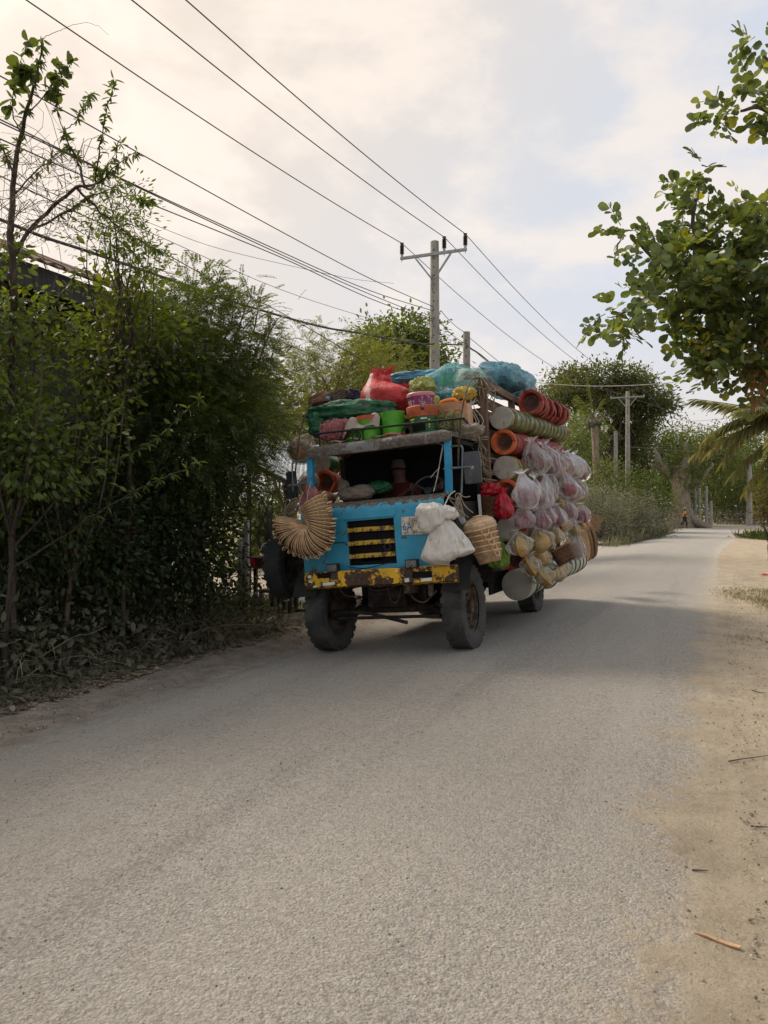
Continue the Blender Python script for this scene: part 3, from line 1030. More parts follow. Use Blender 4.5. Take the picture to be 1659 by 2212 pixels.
M['dry_grass'] = leaf_mat('dry_grass_blade', (.13, .12, .045), (.28, .235, .12), .3, .6)
M['green_grass'] = leaf_mat('green_grass_blade', (.045, .085, .02), (.12, .16, .04), .35, .5)
g = on_ground(1645, 1295)
grass('dry_grass', 'patch of short dry grass on the right shoulder edge', 5200, patch(g.x + .5, g.y, 1.0, 2.1), .055, .006, 'dry_grass', .9)
g = on_ground(1655, 1385)
grass('dry_grass', 'thin scrap of dry grass nearer on the right shoulder', 500, patch(g.x + .35, g.y, .7, .35), .04, .006, 'dry_grass', .9)
g = on_ground(1655, 1165)
grass('green_grass', 'green grass tuft under the right hand roadside bush', 4200, patch(g.x + 1.4, g.y, 2.2, 3.2), .42, .012, 'green_grass', .6)
g = on_ground(545, 1318)
grass('low_weeds', 'low green weeds edging the driveway behind the truck', 2600, patch(g.x - .1, g.y, .9, 1.0), .13, .03, 'green_grass', .7)

# concrete yard behind the gate post
drv = MB()
drv.sheet(lambda u, v: (-15 + u * 8.4 - .25 * v, 11.9 + v * 9.0, -.165 - .02 * (1 - u)), 6, 6)
tag(drv.build('driveway', 'driveway'), 'pale concrete yard behind the gate post', None, None, 'structure')

# ------------------------------------------------------------------ house on the left, behind the shrubs
house = thing('shed_house', 'dark board house with rusty sheet roof behind the left shrubs', 'house', (-9.4, 8, -.2))
def H(mb, name, m, **k): return mb.build(name, m, house, T=Matrix.Translation((9.4, -8, .2)), **k)
x0, x1, ya, yb = -13.5, -9.35, 3.0, 11.6
mb = MB().box(((x0 + x1) / 2, (ya + yb) / 2, 2.35), (x1 - x0 - .1, yb - ya - .1, 5.1)); H(mb, 'wall', 'shed_wall')
bw = .28
for i in range(int((yb - ya) / bw)):
    y = ya + bw * (i + .5)
    mb = MB().box((x1 + .012 * (i % 2) + .02, y, 2.25), (.04, bw - .012, 4.6))
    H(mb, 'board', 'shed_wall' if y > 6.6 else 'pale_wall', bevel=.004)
ns = 12
for i in range(ns):
    ya_, yb_ = ya - .6 + (yb - ya + 1.2) * i / ns, ya - .6 + (yb - ya + 1.2) * (i + 1) / ns
    mb = MB()
    n_ = 8
    vs, fs = [], []
    for j in range(n_ + 1):
        y = ya_ + (yb_ - ya_ + .03) * j / n_
        dz = .02 * math.cos(j * math.pi) + .004 * (i % 2)
        vs += [(-8.45, y, 5.0 + dz), (-11.6, y, 6.35 + dz), (-8.45, y, 4.97 + dz), (-11.6, y, 6.32 + dz)]
    for j in range(n_):
        o = j * 4
        fs += [(o, o + 4, o + 5, o + 1), (o + 2, o + 3, o + 7, o + 6), (o, o + 2, o + 6, o + 4)]
    mb.add(vs, fs)
    H(mb, 'roof_sheet', 'rust_roof', angle=20)
mb = MB().box((-8.62, (ya + yb) / 2, 4.78), (.07, yb - ya + 1, .34)); H(mb, 'eave_beam', 'shed_wall')  # beam made tall and dark to stand in for shade under the eave
for y in (4.0, 7.3, 10.6):
    mb = MB().box((-8.7, y, 2.3), (.12, .12, 5.0)); H(mb, 'post', 'chassis')
p = at(113, 1160, 10.4)
st = thing('steel_post', 'dark steel post on a concrete block at the left edge', 'post', (p.x, p.y, -.2))
MB().box((0, 0, 1.5), (.11, .11, 3.0)).build('shaft', 'steel', st, bevel=.006)
MB().box((0, 0, .25), (.34, .34, .55)).build('plinth', 'concrete', st, bevel=.015)
a, b = at(12, 1105, 9.6), at(95, 1205, 9.6)
pk = MB().bar((0, 0, 0), b - a, .05, .2).build('leaning_plank', 'grey_wood', bevel=.006)
pk.location = a
tag(pk, 'grey plank leaning aslant among the left shrubs', 'plank')
a, b = at(-10, 1222, 9.9), at(105, 1222, 9.9)
lg = MB().bar((0, 0, 0), b - a, .35, .12).build('concrete_ledge', 'concrete', bevel=.012)
lg.location = a
tag(lg, 'low concrete ledge beside the steel post', 'ledge')

M['gate_wood'] = pm('pale_grey_wood', (.58, .55, .50), .9, .2, 4, .5, 30, stretch=(6, 6, .7))
# gate frame of worn timber
b = at(521, 1312, 12.6)
gt = thing('gate_frame', 'worn grey timber gate frame standing at the yard entrance', 'gate', (b.x, b.y, -.2))
k = 12.6 / F
MB().bar((-.035, 0, 0), (-.01, 0, 1.28), .07, .05).build('post', 'gate_wood', gt, bevel=.004)
MB().bar((.105, .02, 0), (.10, .02, 1.62), .055, .06).build('post', 'gate_wood', gt, bevel=.004)
MB().bar((-.02, .03, 1.22), (.07, .03, 1.38), .04, .03).build('rail', 'gate_wood', gt, bevel=.003)
for z in (.35, .75):
    MB().bar((.0, .03, z), (.075, .03, z + .25), .025, .06).build('slat', 'gate_wood', gt, bevel=.003)
MB().bar((.035, .035, .05), (.035, .035, 1.2), .075, .012).build('board', 'bark', gt)

# open lean-to roof of bright tin at the yard
tr_ = thing('tin_roof_shelter', 'bright tin roof shelter showing between hedge and truck', 'shelter', tuple(at(600, 1010, 17)))
ng = 7
A, Bq, Cq, Dq = at(545, 945, 19.5), at(690, 962, 18), at(690, 1072, 14.2), at(520, 985, 16.5)
O = at(600, 1010, 17)
for i in range(ng):
    u0, u1 = i / ng, (i + 1) / ng + .01
    def pt(u, v): return (A.lerp(Bq, u)).lerp(Dq.lerp(Cq, u), v) - O + Vector((0, 0, .006 * (i % 2)))
    mb = MB()
    vs, fs = [], []
    for j in range(7):
        u = u0 + (u1 - u0) * j / 6
        dz = Vector((0, 0, .012 * (1 if j % 2 else -1)))
        vs += [pt(u, 0) + dz, pt(u, 1) + dz]
    for j in range(6):
        fs.append((2 * j, 2 * j + 2, 2 * j + 3, 2 * j + 1))
    mb.add(vs, fs)
    mb.build('roof_sheet', 'tin_roof', tr_, angle=20)
for q in (Dq.lerp(Cq, .12), Dq.lerp(Cq, .62)):
    MB().tube([q - O, Vector((q.x, q.y, -.2)) - O], .05, 8).build('post', 'bark_dark', tr_)
MB().bar(Dq - O - Vector((0, 0, .05)), Cq - O - Vector((0, 0, .05)), .08, .08).build('eave_beam', 'bark_dark', tr_)

# table and seats in the yard
c = at(572, 1262, 13.6)
tb = thing('table', 'dark table of wares standing in the yard beside the gate', 'table', (c.x, c.y, -.17))
MB().box((.1, 0, .76), (1.0, .5, .05)).build('tabletop', 'grey_wood', tb, bevel=.006)
for x, y in ((-.32, -.2), (-.32, .2), (.52, -.2), (.52, .2)):
    MB().box((x, y, .37), (.06, .06, .74)).build('leg', 'bark_dark', tb)
c2 = at(566, 1205, 13.5)
tm_ = MB().lathe([(0, 0), (.30, .0), (.37, .14), (.39, .15), (.36, .13), (.29, .02), (0, .02)], 24).build('straw_tray', 'wicker_dark')
tm_.matrix_basis = Matrix.Translation((c.x + .17, c.y - .05, .618))
tag(tm_, 'straw tray of wares on the yard table', 'tray')
def at_tab(px, py, dz=0): q = at(px, py, 13.5); return q
q = at(547, 1203, 13.3)
cp = MB().lathe([(.0, -.07), (.05, -.07), (.065, .06), (.06, .06), (.045, -.06), (0, -.06)], 14).build('red_cup', 'red_bag')
cp.location = (q.x, q.y, .692)
tag(cp, 'small red plastic cup standing on the yard table', 'cup')
q = at(580, 1178, 13.9)
um = thing('umbrella', 'blue and green cloth parasol panel half hidden by the spare tyre', 'umbrella', tuple(q))
vs = [(-.17, 0, -.10), (.28, 0, -.12), (.28, .05, .02), (-.05, .05, .02), (.28, .1, .22), (.2, .1, .20)]
MB().add([(-.17, 0, -.10), (.3, 0, -.12), (.3, .05, .03), (-.08, .05, .03)], [(0, 1, 2, 3)]).build('green_panel', 'green_tarp', um)
M['blue_cloth'] = pm('blue_cloth', (.01, .06, .36), .6, .2, 5, .3)
MB().add([(-.075, .052, .034), (.3, .052, .034), (.3, .1, .25), (.13, .1, .22)], [(0, 1, 2, 3)]).build('blue_panel', 'blue_cloth', um)
MB().tube(smooth_pts([(-.17, 0, -.10), (-.15, .03, .0), (-.07, .06, .05), (.14, .1, .23)]), .008, 5).build('rib', 'wire_white', um)
c = at(596, 1290, 12.6)
ch = thing('wooden_chair', 'dark red wooden chair behind the spare tyre', 'chair', (c.x, c.y, -.17))
MB().box((0, 0, .44), (.42, .42, .05)).build('seat', 'rim', ch, bevel=.006)
for x in (-.17, .17):
    for y in (-.17, .17):
        MB().box((x, y, .21), (.055, .055, .42)).build('leg', 'rim', ch)
MB().box((0, .2, .72), (.42, .04, .45)).build('backrest', 'rim', ch, bevel=.006)
q = at(578, 1218, 13.0)
fr = MB().sphere((0, 0, 0), .045).build('orange_bag', 'orange_clay')
fr.location = (q.x, q.y, .6365)
tag(fr, 'small orange fruit at the right end of the yard table', 'fruit')

# ------------------------------------------------------------------ power poles
def pole(base, h, r, label, arm=None, arm_drop=.45, n_ins=3, dirx=(1, 0)):
    root = thing('power_pole', label, 'power pole', base, 'concrete poles along the road')
    MB().lathe([(r * 1.25, -.2), (r * .8, h), (0, h + .005)], 16).build('shaft', 'pole', root)
    tips = []
    if arm:
        d = Vector((*dirx, 0)).normalized()
        z = h - arm_drop
        o = Vector((-d.y, d.x, 0)) * -(r * .9 + .03)
        a, b = d * -arm[0] + o + Vector((0, 0, z)), d * arm[1] + o + Vector((0, 0, z))
        MB().bar(a, b, .07, .09).build('crossarm', 'galv', root, bevel=.006)
        for sg, ar in ((-1, arm[0]), (1, arm[1])):
            MB().bar(d * sg * ar * .55 + o * 1.02 + Vector((0, 0, z - .03)), o * .8 + d * sg * .06 + Vector((0, 0, z - .75)), .05, .05).build('brace', 'galv', root)
        for f in ((-arm[0] + .05), (arm[1] * .34), (arm[1] - .05)) if n_ins == 3 else ():
            c = d * f + o + Vector((0, 0, z + .045))
            pr = [(0, 0), (.035, 0), (.04, .08)]
            for i in range(6):
                pr += [(.075, .10 + i * .05), (.05, .125 + i * .05)]
            pr += [(.06, .41), (.06, .45), (0, .46)]
            ins = MB().lathe(pr, 12, Matrix.Translation(c)).build('insulator', 'insul', root)
            MB().lathe([(0, -.16), (.012, -.16), (.012, 0), (.04, 0), (.045, .1), (0, .1)], 8, Matrix.Translation(c)).build('pin', 'galv', ins)
            tips.append(Vector(base) + c + Vector((0, 0, .44)))
        for k in range(9):
            pass
    # row of bolt holes down the face
    mb = MB()
    for k in range(14):
        z = h - .3 - k * .27
        rr = r * (1.25 - .45 * z / h)
        ang = -math.pi / 2 + .15
        mb.box((rr * math.cos(ang), rr * math.sin(ang), z), (.035, .02, .035))
    mb.build('bolt', 'dark', root)
    return tips


P1 = at(939, 1100, 24.4); P1.z = 0
tips1 = pole((P1.x, P1.y, -.1), 10.2, .165, 'tall concrete power pole with crossarm and three insulators behind the truck', (1.1, 1.12))
P2 = at(1008, 1100, 26); P2.z = 0
pole((P2.x, P2.y, -.1), 7.7, .145, 'short bare topped concrete pole just right of the tall one')
P3 = at(1356, 1100, 56); P3.z = 0
tips3 = pole((P3.x, P3.y, -.1), 10.3, .17, 'tall distant pole with crossarm in front of the rain tree', (1.2, 1.2))
P4 = at(1330, 1100, 54); P4.z = 0
pole((P4.x, P4.y, -.1), 7.2, .15, 'short pole left of the distant crossarm pole')
P5 = at(1619, 1100, 76); P5.z = 0
pole((P5.x, P5.y, -.1), 6.8, .25, 'square pale pole at the far bend of the road')

# ------------------------------------------------------------------ wires
def wire(pts, r, m, label, k=10, group=None):
    P = smooth_pts(pts, k)
    o = P[0].copy()
    ob = MB().tube([p - o for p in P], r, 5).build('overhead_wire', m)
    ob.location = o
    return tag(ob, label, 'wire', group)


def sagged(a, b, sag, n=8):
    a, b = Vector(a), Vector(b)
    return [a.lerp(b, i / n) - Vector((0, 0, sag * 4 * (i / n) * (1 - i / n))) for i in range(n + 1)]


SK = .09                                   # the line swings away from the road toward the pole behind
def wv(px, py, off=0.):
    d = ray(px, py)
    # plane x = P1.x + off - SK*(P1.y - y)
    k = (P1.x + off - SK * P1.y - EYE.x + SK * EYE.y) / (d.x - SK * d.y)
    return EYE + d * k


def ext(p, q, L=9):
    d = (Vector(q) - Vector(p)).normalized()
    return Vector(q) + d * L


names = ('leftmost', 'middle', 'rightmost')
hv = [((57, 0), (480, 258)), ((285, 0), (640, 250)), ((402, 0), (740, 300))]
for i, t in enumerate(tips1):
    off = t.x - P1.x
    ends = wv(*hv[i][0], off)
    mid = wv(*((hv[i][0][0] + hv[i][1][0]) / 2 * 0 + hv[i][1][0], hv[i][1][1]), off) if False else None
    pts = sagged(t, ends, .12, 5)
    pts.append(ext(pts[-2], pts[-1], 12))
    wire(pts, .013, 'wire', f'high voltage wire from the {names[i]} insulator of the tall pole to upper left sky')
    wire(sagged(t, tips3[i] if i < len(tips3) else t, .9), .012, 'wire', f'{names[i]} high voltage wire running on to the distant crossarm pole')
LV = [
    ('top low wire from the left edge to the tall pole', [(0, 164), (146, 244), (299, 330), (605, 499), (800, 602), (948, 668)], .011, 'wire'),
    ('low wire second from the top behind the bare shrub', [(0, 258), (248, 379), (605, 543), (800, 628), (950, 676)], .011, 'wire'),
    ('low wire third from the top close under the second', [(0, 264), (262, 388), (605, 549), (800, 636), (956, 698)], .011, 'wire'),
    ('low wire fourth from the top passing the shrub tip', [(0, 300), (241, 406), (605, 555), (800, 645), (958, 702)], .011, 'wire'),
    ('hair thin drooping wire above the feathery bush', [(150, 430), (292, 470), (450, 530), (605, 569), (760, 602), (850, 612)], .005, 'wire_thin'),
    ('thin wire passing over the feathery bush to the short pole', [(120, 420), (310, 496), (605, 625), (820, 695), (1005, 752)], .006, 'wire_thin'),
    ('dark wire slanting down just above the thick cable', [(0, 380), (150, 452), (321, 529), (470, 610), (605, 674), (760, 765), (900, 850)], .010, 'wire'),
    ('lower dark wire slanting through the bush tops to the truck', [(400, 640), (470, 685), (605, 738), (770, 805), (900, 852)], .009, 'wire'),
    ('thick black twisted cable sagging across to the short pole', [(0, 474), (95, 512), (190, 543), (350, 598), (474, 642), (605, 682), (700, 707), (780, 720), (900, 741), (1004, 745)], .026, 'wire'),
]
for lab, pp, r, m in LV:
    pts = [wv(*p) for p in pp]
    if pp[0][0] < 130:
        pts.insert(0, ext(pts[1], pts[0], 3 if pp[0][0] == 0 else .3))
    wire(pts, r, m, lab, 6)
wire([at(1008, 748, 25.8), at(1040, 768, 28), at(1075, 800, 33), at(1110, 840, 39)], .028, 'wire', 'thick black cable dropping right from the short pole', 6)
t2 = Vector((P2.x + .1, P2.y - .1, 7.4))
t4 = Vector((P4.x, P4.y, 7.0))
t1 = Vector((P1.x + .2, P1.y, 7.9))
wire(sagged(t1, t2 + Vector((0, 0, .1)), .1), .010, 'wire', 'short upper wire between the tall pole and the short pole')
wire(sagged(t1 - Vector((0, 0, .4)), t2 - Vector((0, 0, .25)), .1), .010, 'wire', 'short lower wire between the tall pole and the short pole')
wire(sagged(t2, t4, .5), .011, 'wire', 'upper wire from the short pole to the distant short pole')
wire(sagged(t2 - Vector((0, 0, .3)), t4 - Vector((0, 0, .25)), .7), .011, 'wire', 'lower wire from the short pole to the distant short pole')
wire(sagged(t2 - Vector((0, 0, .9)), Vector((P3.x, P3.y, 6.8)), .9), .008, 'wire_thin', 'thin wire from the short pole down behind the load')
wire([at(1120, 822, 40), at(1200, 830, 42), at(1300, 834, 44), at(1420, 829, 46), at(1520, 815, 48), at(1680, 780, 50)], .022, 'wire_white', 'pale wire crossing the sky in front of the rain tree', 6)
wire([tips3[2], at(1460, 905, 62), at(1560, 905, 68), at(1680, 890, 76)], .014, 'wire_thin', 'wire from the distant crossarm pole over the far road')
wire([tips3[0], at(1440, 885, 62), at(1530, 920, 68), at(1690, 930, 76)], .014, 'wire_thin', 'lower wire from the distant crossarm pole over the far road')
wire([at(1357, 965, 56), at(1450, 972, 60), at(1580, 982, 70), at(1690, 985, 76)], .016, 'wire_thin', 'wire from the distant pole along the far trees')
wire([at(1330, 1000, 54), at(1300, 1010, 52), at(1220, 1013, 50), at(1120, 1012, 46)], .012, 'wire_thin', 'wire from the distant short pole toward the palm')

# ------------------------------------------------------------------ vegetation materials
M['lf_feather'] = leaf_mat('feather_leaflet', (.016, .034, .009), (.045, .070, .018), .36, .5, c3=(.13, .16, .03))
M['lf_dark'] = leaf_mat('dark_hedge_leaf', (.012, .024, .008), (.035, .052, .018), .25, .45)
M['lf_fresh'] = leaf_mat('fresh_shrub_leaf', (.045, .075, .016), (.115, .15, .03), .45, .45, c3=(.18, .20, .03))
M['lf_big'] = leaf_mat('broad_leaf', (.04, .07, .022), (.07, .10, .03), .4, .45)
M['lf_yellow'] = leaf_mat('yellow_green_leaflet', (.08, .10, .022), (.17, .17, .045), .4, .5, c3=(.22, .20, .06))
M['lf_mid'] = leaf_mat('mid_green_leaf', (.045, .075, .02), (.10, .135, .032), .4, .45)
M['lf_olive'] = leaf_mat('olive_leaf', (.055, .072, .025), (.115, .125, .045), .32, .5)
M['lf_dusty'] = leaf_mat('dusty_leaf', (.07, .085, .045), (.15, .155, .095), .25, .7, dust=(.24, .22, .17))
M['lf_far'] = leaf_mat('far_green_leaf', (.075, .105, .030), (.15, .18, .055), .35, .5)
M['lf_carob'] = leaf_mat('thick_round_leaf', (.05, .085, .028), (.15, .19, .065), .34, .36, c3=(.32, .32, .05))
M['lf_carob_y'] = leaf_mat('yellow_round_leaf', (.30, .27, .03), (.22, .24, .03), .45, .4)  # yellow leaves set on a few sprays
M['lf_brown'] = leaf_mat('dead_brown_leaf', (.22, .105, .05), (.38, .20, .10), .2, .7)
M['lf_palm'] = leaf_mat('sunlit_palm_leaflet', (.13, .145, .05), (.28, .245, .105), .4, .45, c3=(.40, .32, .16))  # warm sunlight on the fronds is put into this leaf colour
M['lf_palm_g'] = leaf_mat('young_palm_leaflet', (.10, .15, .03), (.20, .22, .06), .4, .45)
M['lf_reddish'] = leaf_mat('reddish_leaf', (.12, .05, .03), (.10, .12, .03), .3, .5)
M['vine'] = leaf_mat('dusty_creeper_leaf', (.06, .072, .038), (.12, .125, .07), .25, .7, dust=(.17, .155, .115))

# ------------------------------------------------------------------ left-hand vegetation
def gbase(px, Z):
    p = at(px, 1100, Z)
    return (p.x, p.y, gz(p.x, p.y))


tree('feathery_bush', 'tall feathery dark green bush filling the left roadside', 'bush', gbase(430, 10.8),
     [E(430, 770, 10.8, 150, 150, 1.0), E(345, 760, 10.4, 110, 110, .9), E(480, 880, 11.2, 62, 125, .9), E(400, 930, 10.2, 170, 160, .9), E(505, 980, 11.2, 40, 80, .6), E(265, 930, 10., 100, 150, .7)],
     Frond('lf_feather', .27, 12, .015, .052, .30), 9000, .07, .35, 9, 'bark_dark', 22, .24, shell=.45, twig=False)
# long feathery shoots standing out of the bush top
root = thing('leucaena_shoots', 'loose feathery shoots rising above the bush against the sky', 'bush', gbase(560, 11.4))
mb, PP, DD = MB(), [], []
b0 = Vector(gbase(560, 11.4))
for tip, frm in (((585, 700), (545, 800)), ((600, 730), (560, 860)), ((545, 640), (500, 760)), ((470, 600), (450, 720)), ((410, 612), (400, 720)),
                 ((520, 700), (490, 800)), ((440, 640), (430, 720)), ((345, 650), (360, 730)), ((600, 690), (560, 780)), ((300, 640), (330, 730)), ((500, 640), (480, 740)), ((560, 640), (540, 740))):
    Z = 11.2 + rng.normal() * .3
    a, b = at(*frm, Z), at(*tip, Z)
    pts = limb(mb, a, b, .014, .006, 8, .08, .05, 5)
    for k in range(26):
        t = .25 + .75 * k / 25
        p = pts[min(len(pts) - 1, int(t * 8))].lerp(pts[min(len(pts) - 1, int(t * 8) + 1)], t * 8 - int(t * 8))
        PP.append(p); DD.append((pts[-1] - pts[0]).normalized() * .7 + Vector(rng.normal(size=3)) * .8)
mb.v = [tuple(Vector(v) - b0) for v in mb.v]
mb.build('stem', 'bark_dark', root)['kind'] = 'stuff'
V, Fq = fronds(np.array(PP), np.array(DD), .26, 11, .016, .05, .25)
np_obj('crown', V - np.array(b0), Fq, 'lf_feather', root)

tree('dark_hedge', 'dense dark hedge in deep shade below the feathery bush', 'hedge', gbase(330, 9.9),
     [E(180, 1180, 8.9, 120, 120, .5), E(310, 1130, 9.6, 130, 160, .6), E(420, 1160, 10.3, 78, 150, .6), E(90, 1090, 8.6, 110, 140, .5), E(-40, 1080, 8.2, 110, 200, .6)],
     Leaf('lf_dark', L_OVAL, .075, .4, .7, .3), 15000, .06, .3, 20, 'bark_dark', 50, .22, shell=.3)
tree('yard_tree', 'dark trunked tree at the yard edge behind the gate', 'tree', gbase(588, 14.5),
     [E(575, 1075, 15, 34, 30, .6), E(590, 1110, 17, 40, 50, .7), E(545, 1120, 16, 30, 70, .6)],
     Frond('lf_feather', .3, 9, .02, .06, .5), 650, .11, .5, 10, 'bark_dark', 16, .3)
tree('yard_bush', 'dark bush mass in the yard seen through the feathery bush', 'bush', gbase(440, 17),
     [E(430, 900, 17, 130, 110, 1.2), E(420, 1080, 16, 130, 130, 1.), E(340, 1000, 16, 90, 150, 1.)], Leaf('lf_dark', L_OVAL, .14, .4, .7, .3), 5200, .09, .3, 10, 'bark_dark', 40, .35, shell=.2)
tree('yard_shrub', 'sunlit yellow green shrub glimpsed behind the gate', 'bush', gbase(548, 24),
     [E(560, 1150, 24, 50, 60, 1.), E(500, 1150, 23, 60, 80, 1.), E(600, 1120, 25, 60, 60, 1.)], Leaf('lf_fresh', L_OVAL, .16, .4), 2600, .08, .3, 8, 'bark_dark', 30, .4)

# fresh leaved shrub in front of the house
tree('fresh_shrub', 'bright green lance leaved shrub in front of the dark house', 'bush', gbase(150, 8.6),
     [E(270, 690, 9.2, 90, 60, .5), E(150, 800, 8.8, 150, 110, .6), E(30, 740, 8.2, 60, 150, .4), E(280, 590, 9.2, 55, 50, .4), E(120, 940, 8.4, 150, 120, .5), E(20, 980, 7.9, 70, 160, .5), E(290, 720, 9.2, 80, 70, .5)],
     Leaf('lf_fresh', L_OVAL, .082, .45, .7, .1), 4200, .035, .3, 14, 'bark', 13, .17, shell=.35)

# tall bare shrub at the left edge, hand laid limbs
b0 = Vector(gbase(36, 7.9))
root = thing('bare_shrub', 'tall half bare shrub with round leaves reaching up the left edge', 'tree', tuple(b0))
mb = MB()
Z0 = 7.8
limbs_ = [
    ([(30, 1490), (24, 1000), (24, 760), (30, 620), (22, 500)], .05, .05), ([(22, 500), (30, 380), (52, 260), (80, 160), (92, 85)], .05, .008),
    ([(26, 560), (70, 490), (120, 440), (165, 405), (182, 402)], .034, .02), ([(182, 402), (168, 350), (150, 315), (138, 285)], .022, .006),
    ([(182, 402), (202, 405), (214, 330), (226, 260), (246, 172)], .02, .004), ([(182, 402), (215, 395), (250, 360), (296, 322)], .02, .004),
    ([(60, 500), (130, 465), (200, 425), (270, 395)], .022, .004), ([(202, 404), (240, 350), (262, 300)], .01, .003),
    ([(138, 285), (165, 260), (185, 225), (196, 200)], .009, .003), ([(138, 285), (125, 240), (122, 190), (130, 140)], .009, .003),
    ([(92, 85), (118, 70), (150, 58), (195, 50), (237, 76)], .005, .002), ([(52, 260), (100, 200), (130, 170), (150, 130)], .012, .003),
    ([(30, 380), (10, 330), (-10, 300)], .02, .006), ([(45, 290), (25, 230), (40, 150), (62, 90)], .012, .003), ([(30, 420), (90, 360), (140, 320)], .015, .004),
    ([(80, 160), (60, 150), (40, 155)], .006, .002), ([(24, 640), (80, 700), (130, 690), (180, 720)], .03, .01), ([(24, 760), (80, 720), (130, 640), (165, 590)], .03, .01),
    ([(270, 395), (300, 430), (330, 432)], .006, .002), ([(165, 405), (230, 470), (300, 520), (350, 545)], .02, .004), ([(100, 860), (60, 760), (110, 690), (100, 640)], .018, .008),
    ([(30, 1180), (120, 1080), (190, 960), (260, 880)], .022, .010), ([(120, 1080), (220, 1010), (320, 960), (430, 860)], .016, .004), ([(20, 1230), (150, 1150), (290, 1060), (430, 1000)], .02, .006)]
PP, DD, PB, DB = [], [], [], []
for pp, r0, r1 in limbs_:
    z = Z0 + rng.normal() * .12
    P = smooth_pts([at(x, y, z + .25 * math.sin(i * 1.3)) for i, (x, y) in enumerate(pp)], 5)
    n = len(P)
    P = [p + Vector(rng.normal(size=3)) * .006 for p in P]
    mb.tube([p - b0 for p in P], [.66 * (r0 + (r1 - r0) * i / (n - 1)) for i in range(n)], 6)
    if r1 < .02 and pp[-1] != (237, 76):
        for k in range(int(6 + n * 4.6)):
            i = int(rng.integers(n // 3, n))
            tgt = (PB, DB) if (pp[0][0] < 100 and pp[0][1] < 300 and rng.random() < .4) else (PP, DD)
            d = (P[min(n - 1, i)] - P[max(0, i - 1)]).normalized()
            if tgt is PP:
                for _ in range(3):
                    PP.append(P[i] + Vector(rng.normal(size=3)) * .02); DD.append(d * .6 + Vector(rng.normal(size=3)) * .8)
            else:
                tgt[0].append(P[i]); tgt[1].append(d * .2 + Vector(rng.normal(size=3)) * .6 - Vector((0, 0, .4)))
mb.build('trunk', 'bark_dark', root)
mb = MB()
for _ in range(150):                       # tangle of fine dead twigs
    x, y = rng.uniform(-10, 190), rng.uniform(330, 540)
    a = at(x, y, Z0 + rng.normal() * .3)
    b = at(x + rng.normal() * 60, y + rng.normal() * 60, Z0 + rng.normal() * .3)
    limb(mb, a - b0, b - b0, .0035, .0015, 5, .3, sides=4)
mb.build('twig', 'twig', root)['kind'] = 'stuff'
V1 = strew(L_LANCE, np.array(PP), frames(np.array(DD), .7),   .09 * (.6 + .7 * rng.random(len(PP))))
np_obj('crown', V1[0] - np.array(b0), V1[1], 'lf_mid', root)
V1 = strew(L_ROUND, np.array(PB), frames(np.array(DB), .7), .15 * (.6 + .6 * rng.random(len(PB))))
np_obj('broad_leaves', V1[0] - np.array(b0), V1[1], 'lf_big', root)
# fine leaved sprig thicket next to it
tree('sprig_shrub', 'airy fine leaved shrub above the house roof edge', 'bush', gbase(270, 9.),
     [E(265, 500, 9., 65, 75, .4), E(250, 440, 9., 55, 50, .4), E(310, 560, 9.2, 50, 50, .4), E(200, 520, 8.9, 60, 40, .4)], Leaf('lf_mid', L_LANCE, .065, .4, .8, 0.), 1500, .03, .6, 26, 'bark_dark', 11, .12, shell=.3)
# climber on the left trunk
tree('climber', 'leafy climber wrapped round the trunk at the left edge', 'climber', gbase(20, 7.6),
     [E(20, 640, 7.7, 45, 110, .25), E(10, 850, 7.6, 45, 160, .3), E(60, 980, 7.6, 90, 90, .3)], Leaf('lf_mid', L_OVAL, .085, .4, .8, .4), 1500, .03, .5, 10, 'bark_dark', 20, .13, shell=.4)

# creepers and dry tangle along the foot of the hedge
def low_plants(name, label, n, x0, x1, y0, y1, zmax, leaf, cat):
    x = x0 + (x1 - x0) * rng.random(n)
    y = y0 + (y1 - y0) * rng.random(n)
    hgt = zmax * np.clip((-x - 6.0) / .8, .12, 1) * rng.random(n) ** .7 * (.6 + .6 * np.array([noise.noise(Vector((a * .9, b * .9, 4))) + .5 for a, b in zip(x, y)]))
    P = np.stack([x, y, np.array([gz(a, b) for a, b in zip(x, y)]) + np.maximum(hgt, .02)], 1)
    D = rng.normal(size=(n, 3)) * .8 + np.array([.5, -.2, .2])
    V, Fq = leaf(P, D)
    o = np_obj(name, V, Fq, leaf.mat)
    return tag(o, label, cat, None, 'stuff')


low_plants('ground_cover', 'dusty grey creeper leaves sprawling at the foot of the hedge', 4200, -7.6, -6.0, 4.2, 10.4, .75, Leaf('vine', L_OVAL, .085, .5, .7, .1), None)
low_plants('ground_cover', 'pale creeper leaves heaped at the left corner of the hedge', 2600, -7.6, -6.3, 4.0, 7.2, 1.25, Leaf('vine', L_OVAL, .085, .5, .7, .1), None)
low_plants('ground_cover', 'dark low foliage between creepers and hedge', 6500, -8.2, -6.5, 3.6, 10.3, 1.15, Leaf('lf_dark', L_OVAL, .08, .4, .8, .1), None)
mb = MB()
for _ in range(520):
    x, y = -6.2 - abs(rng.normal()) * .6, rng.uniform(4., 10.6)
    h = .05 + .5 * rng.random() * min(1, (-x - 6) / .6)
    a = Vector((x, y, gz(x) + h * rng.random()))
    b = a + Vector((rng.normal() * .4, rng.normal() * .4, rng.normal() * .18))
    b.z = max(b.z, gz(b.x) + .01)
    limb(mb, a, b, .004, .002, 5, .3, sides=4)
tag(mb.build('dry_twigs', 'dry_stem'), 'tangle of dry stems along the foot of the hedge', None, None, 'stuff')
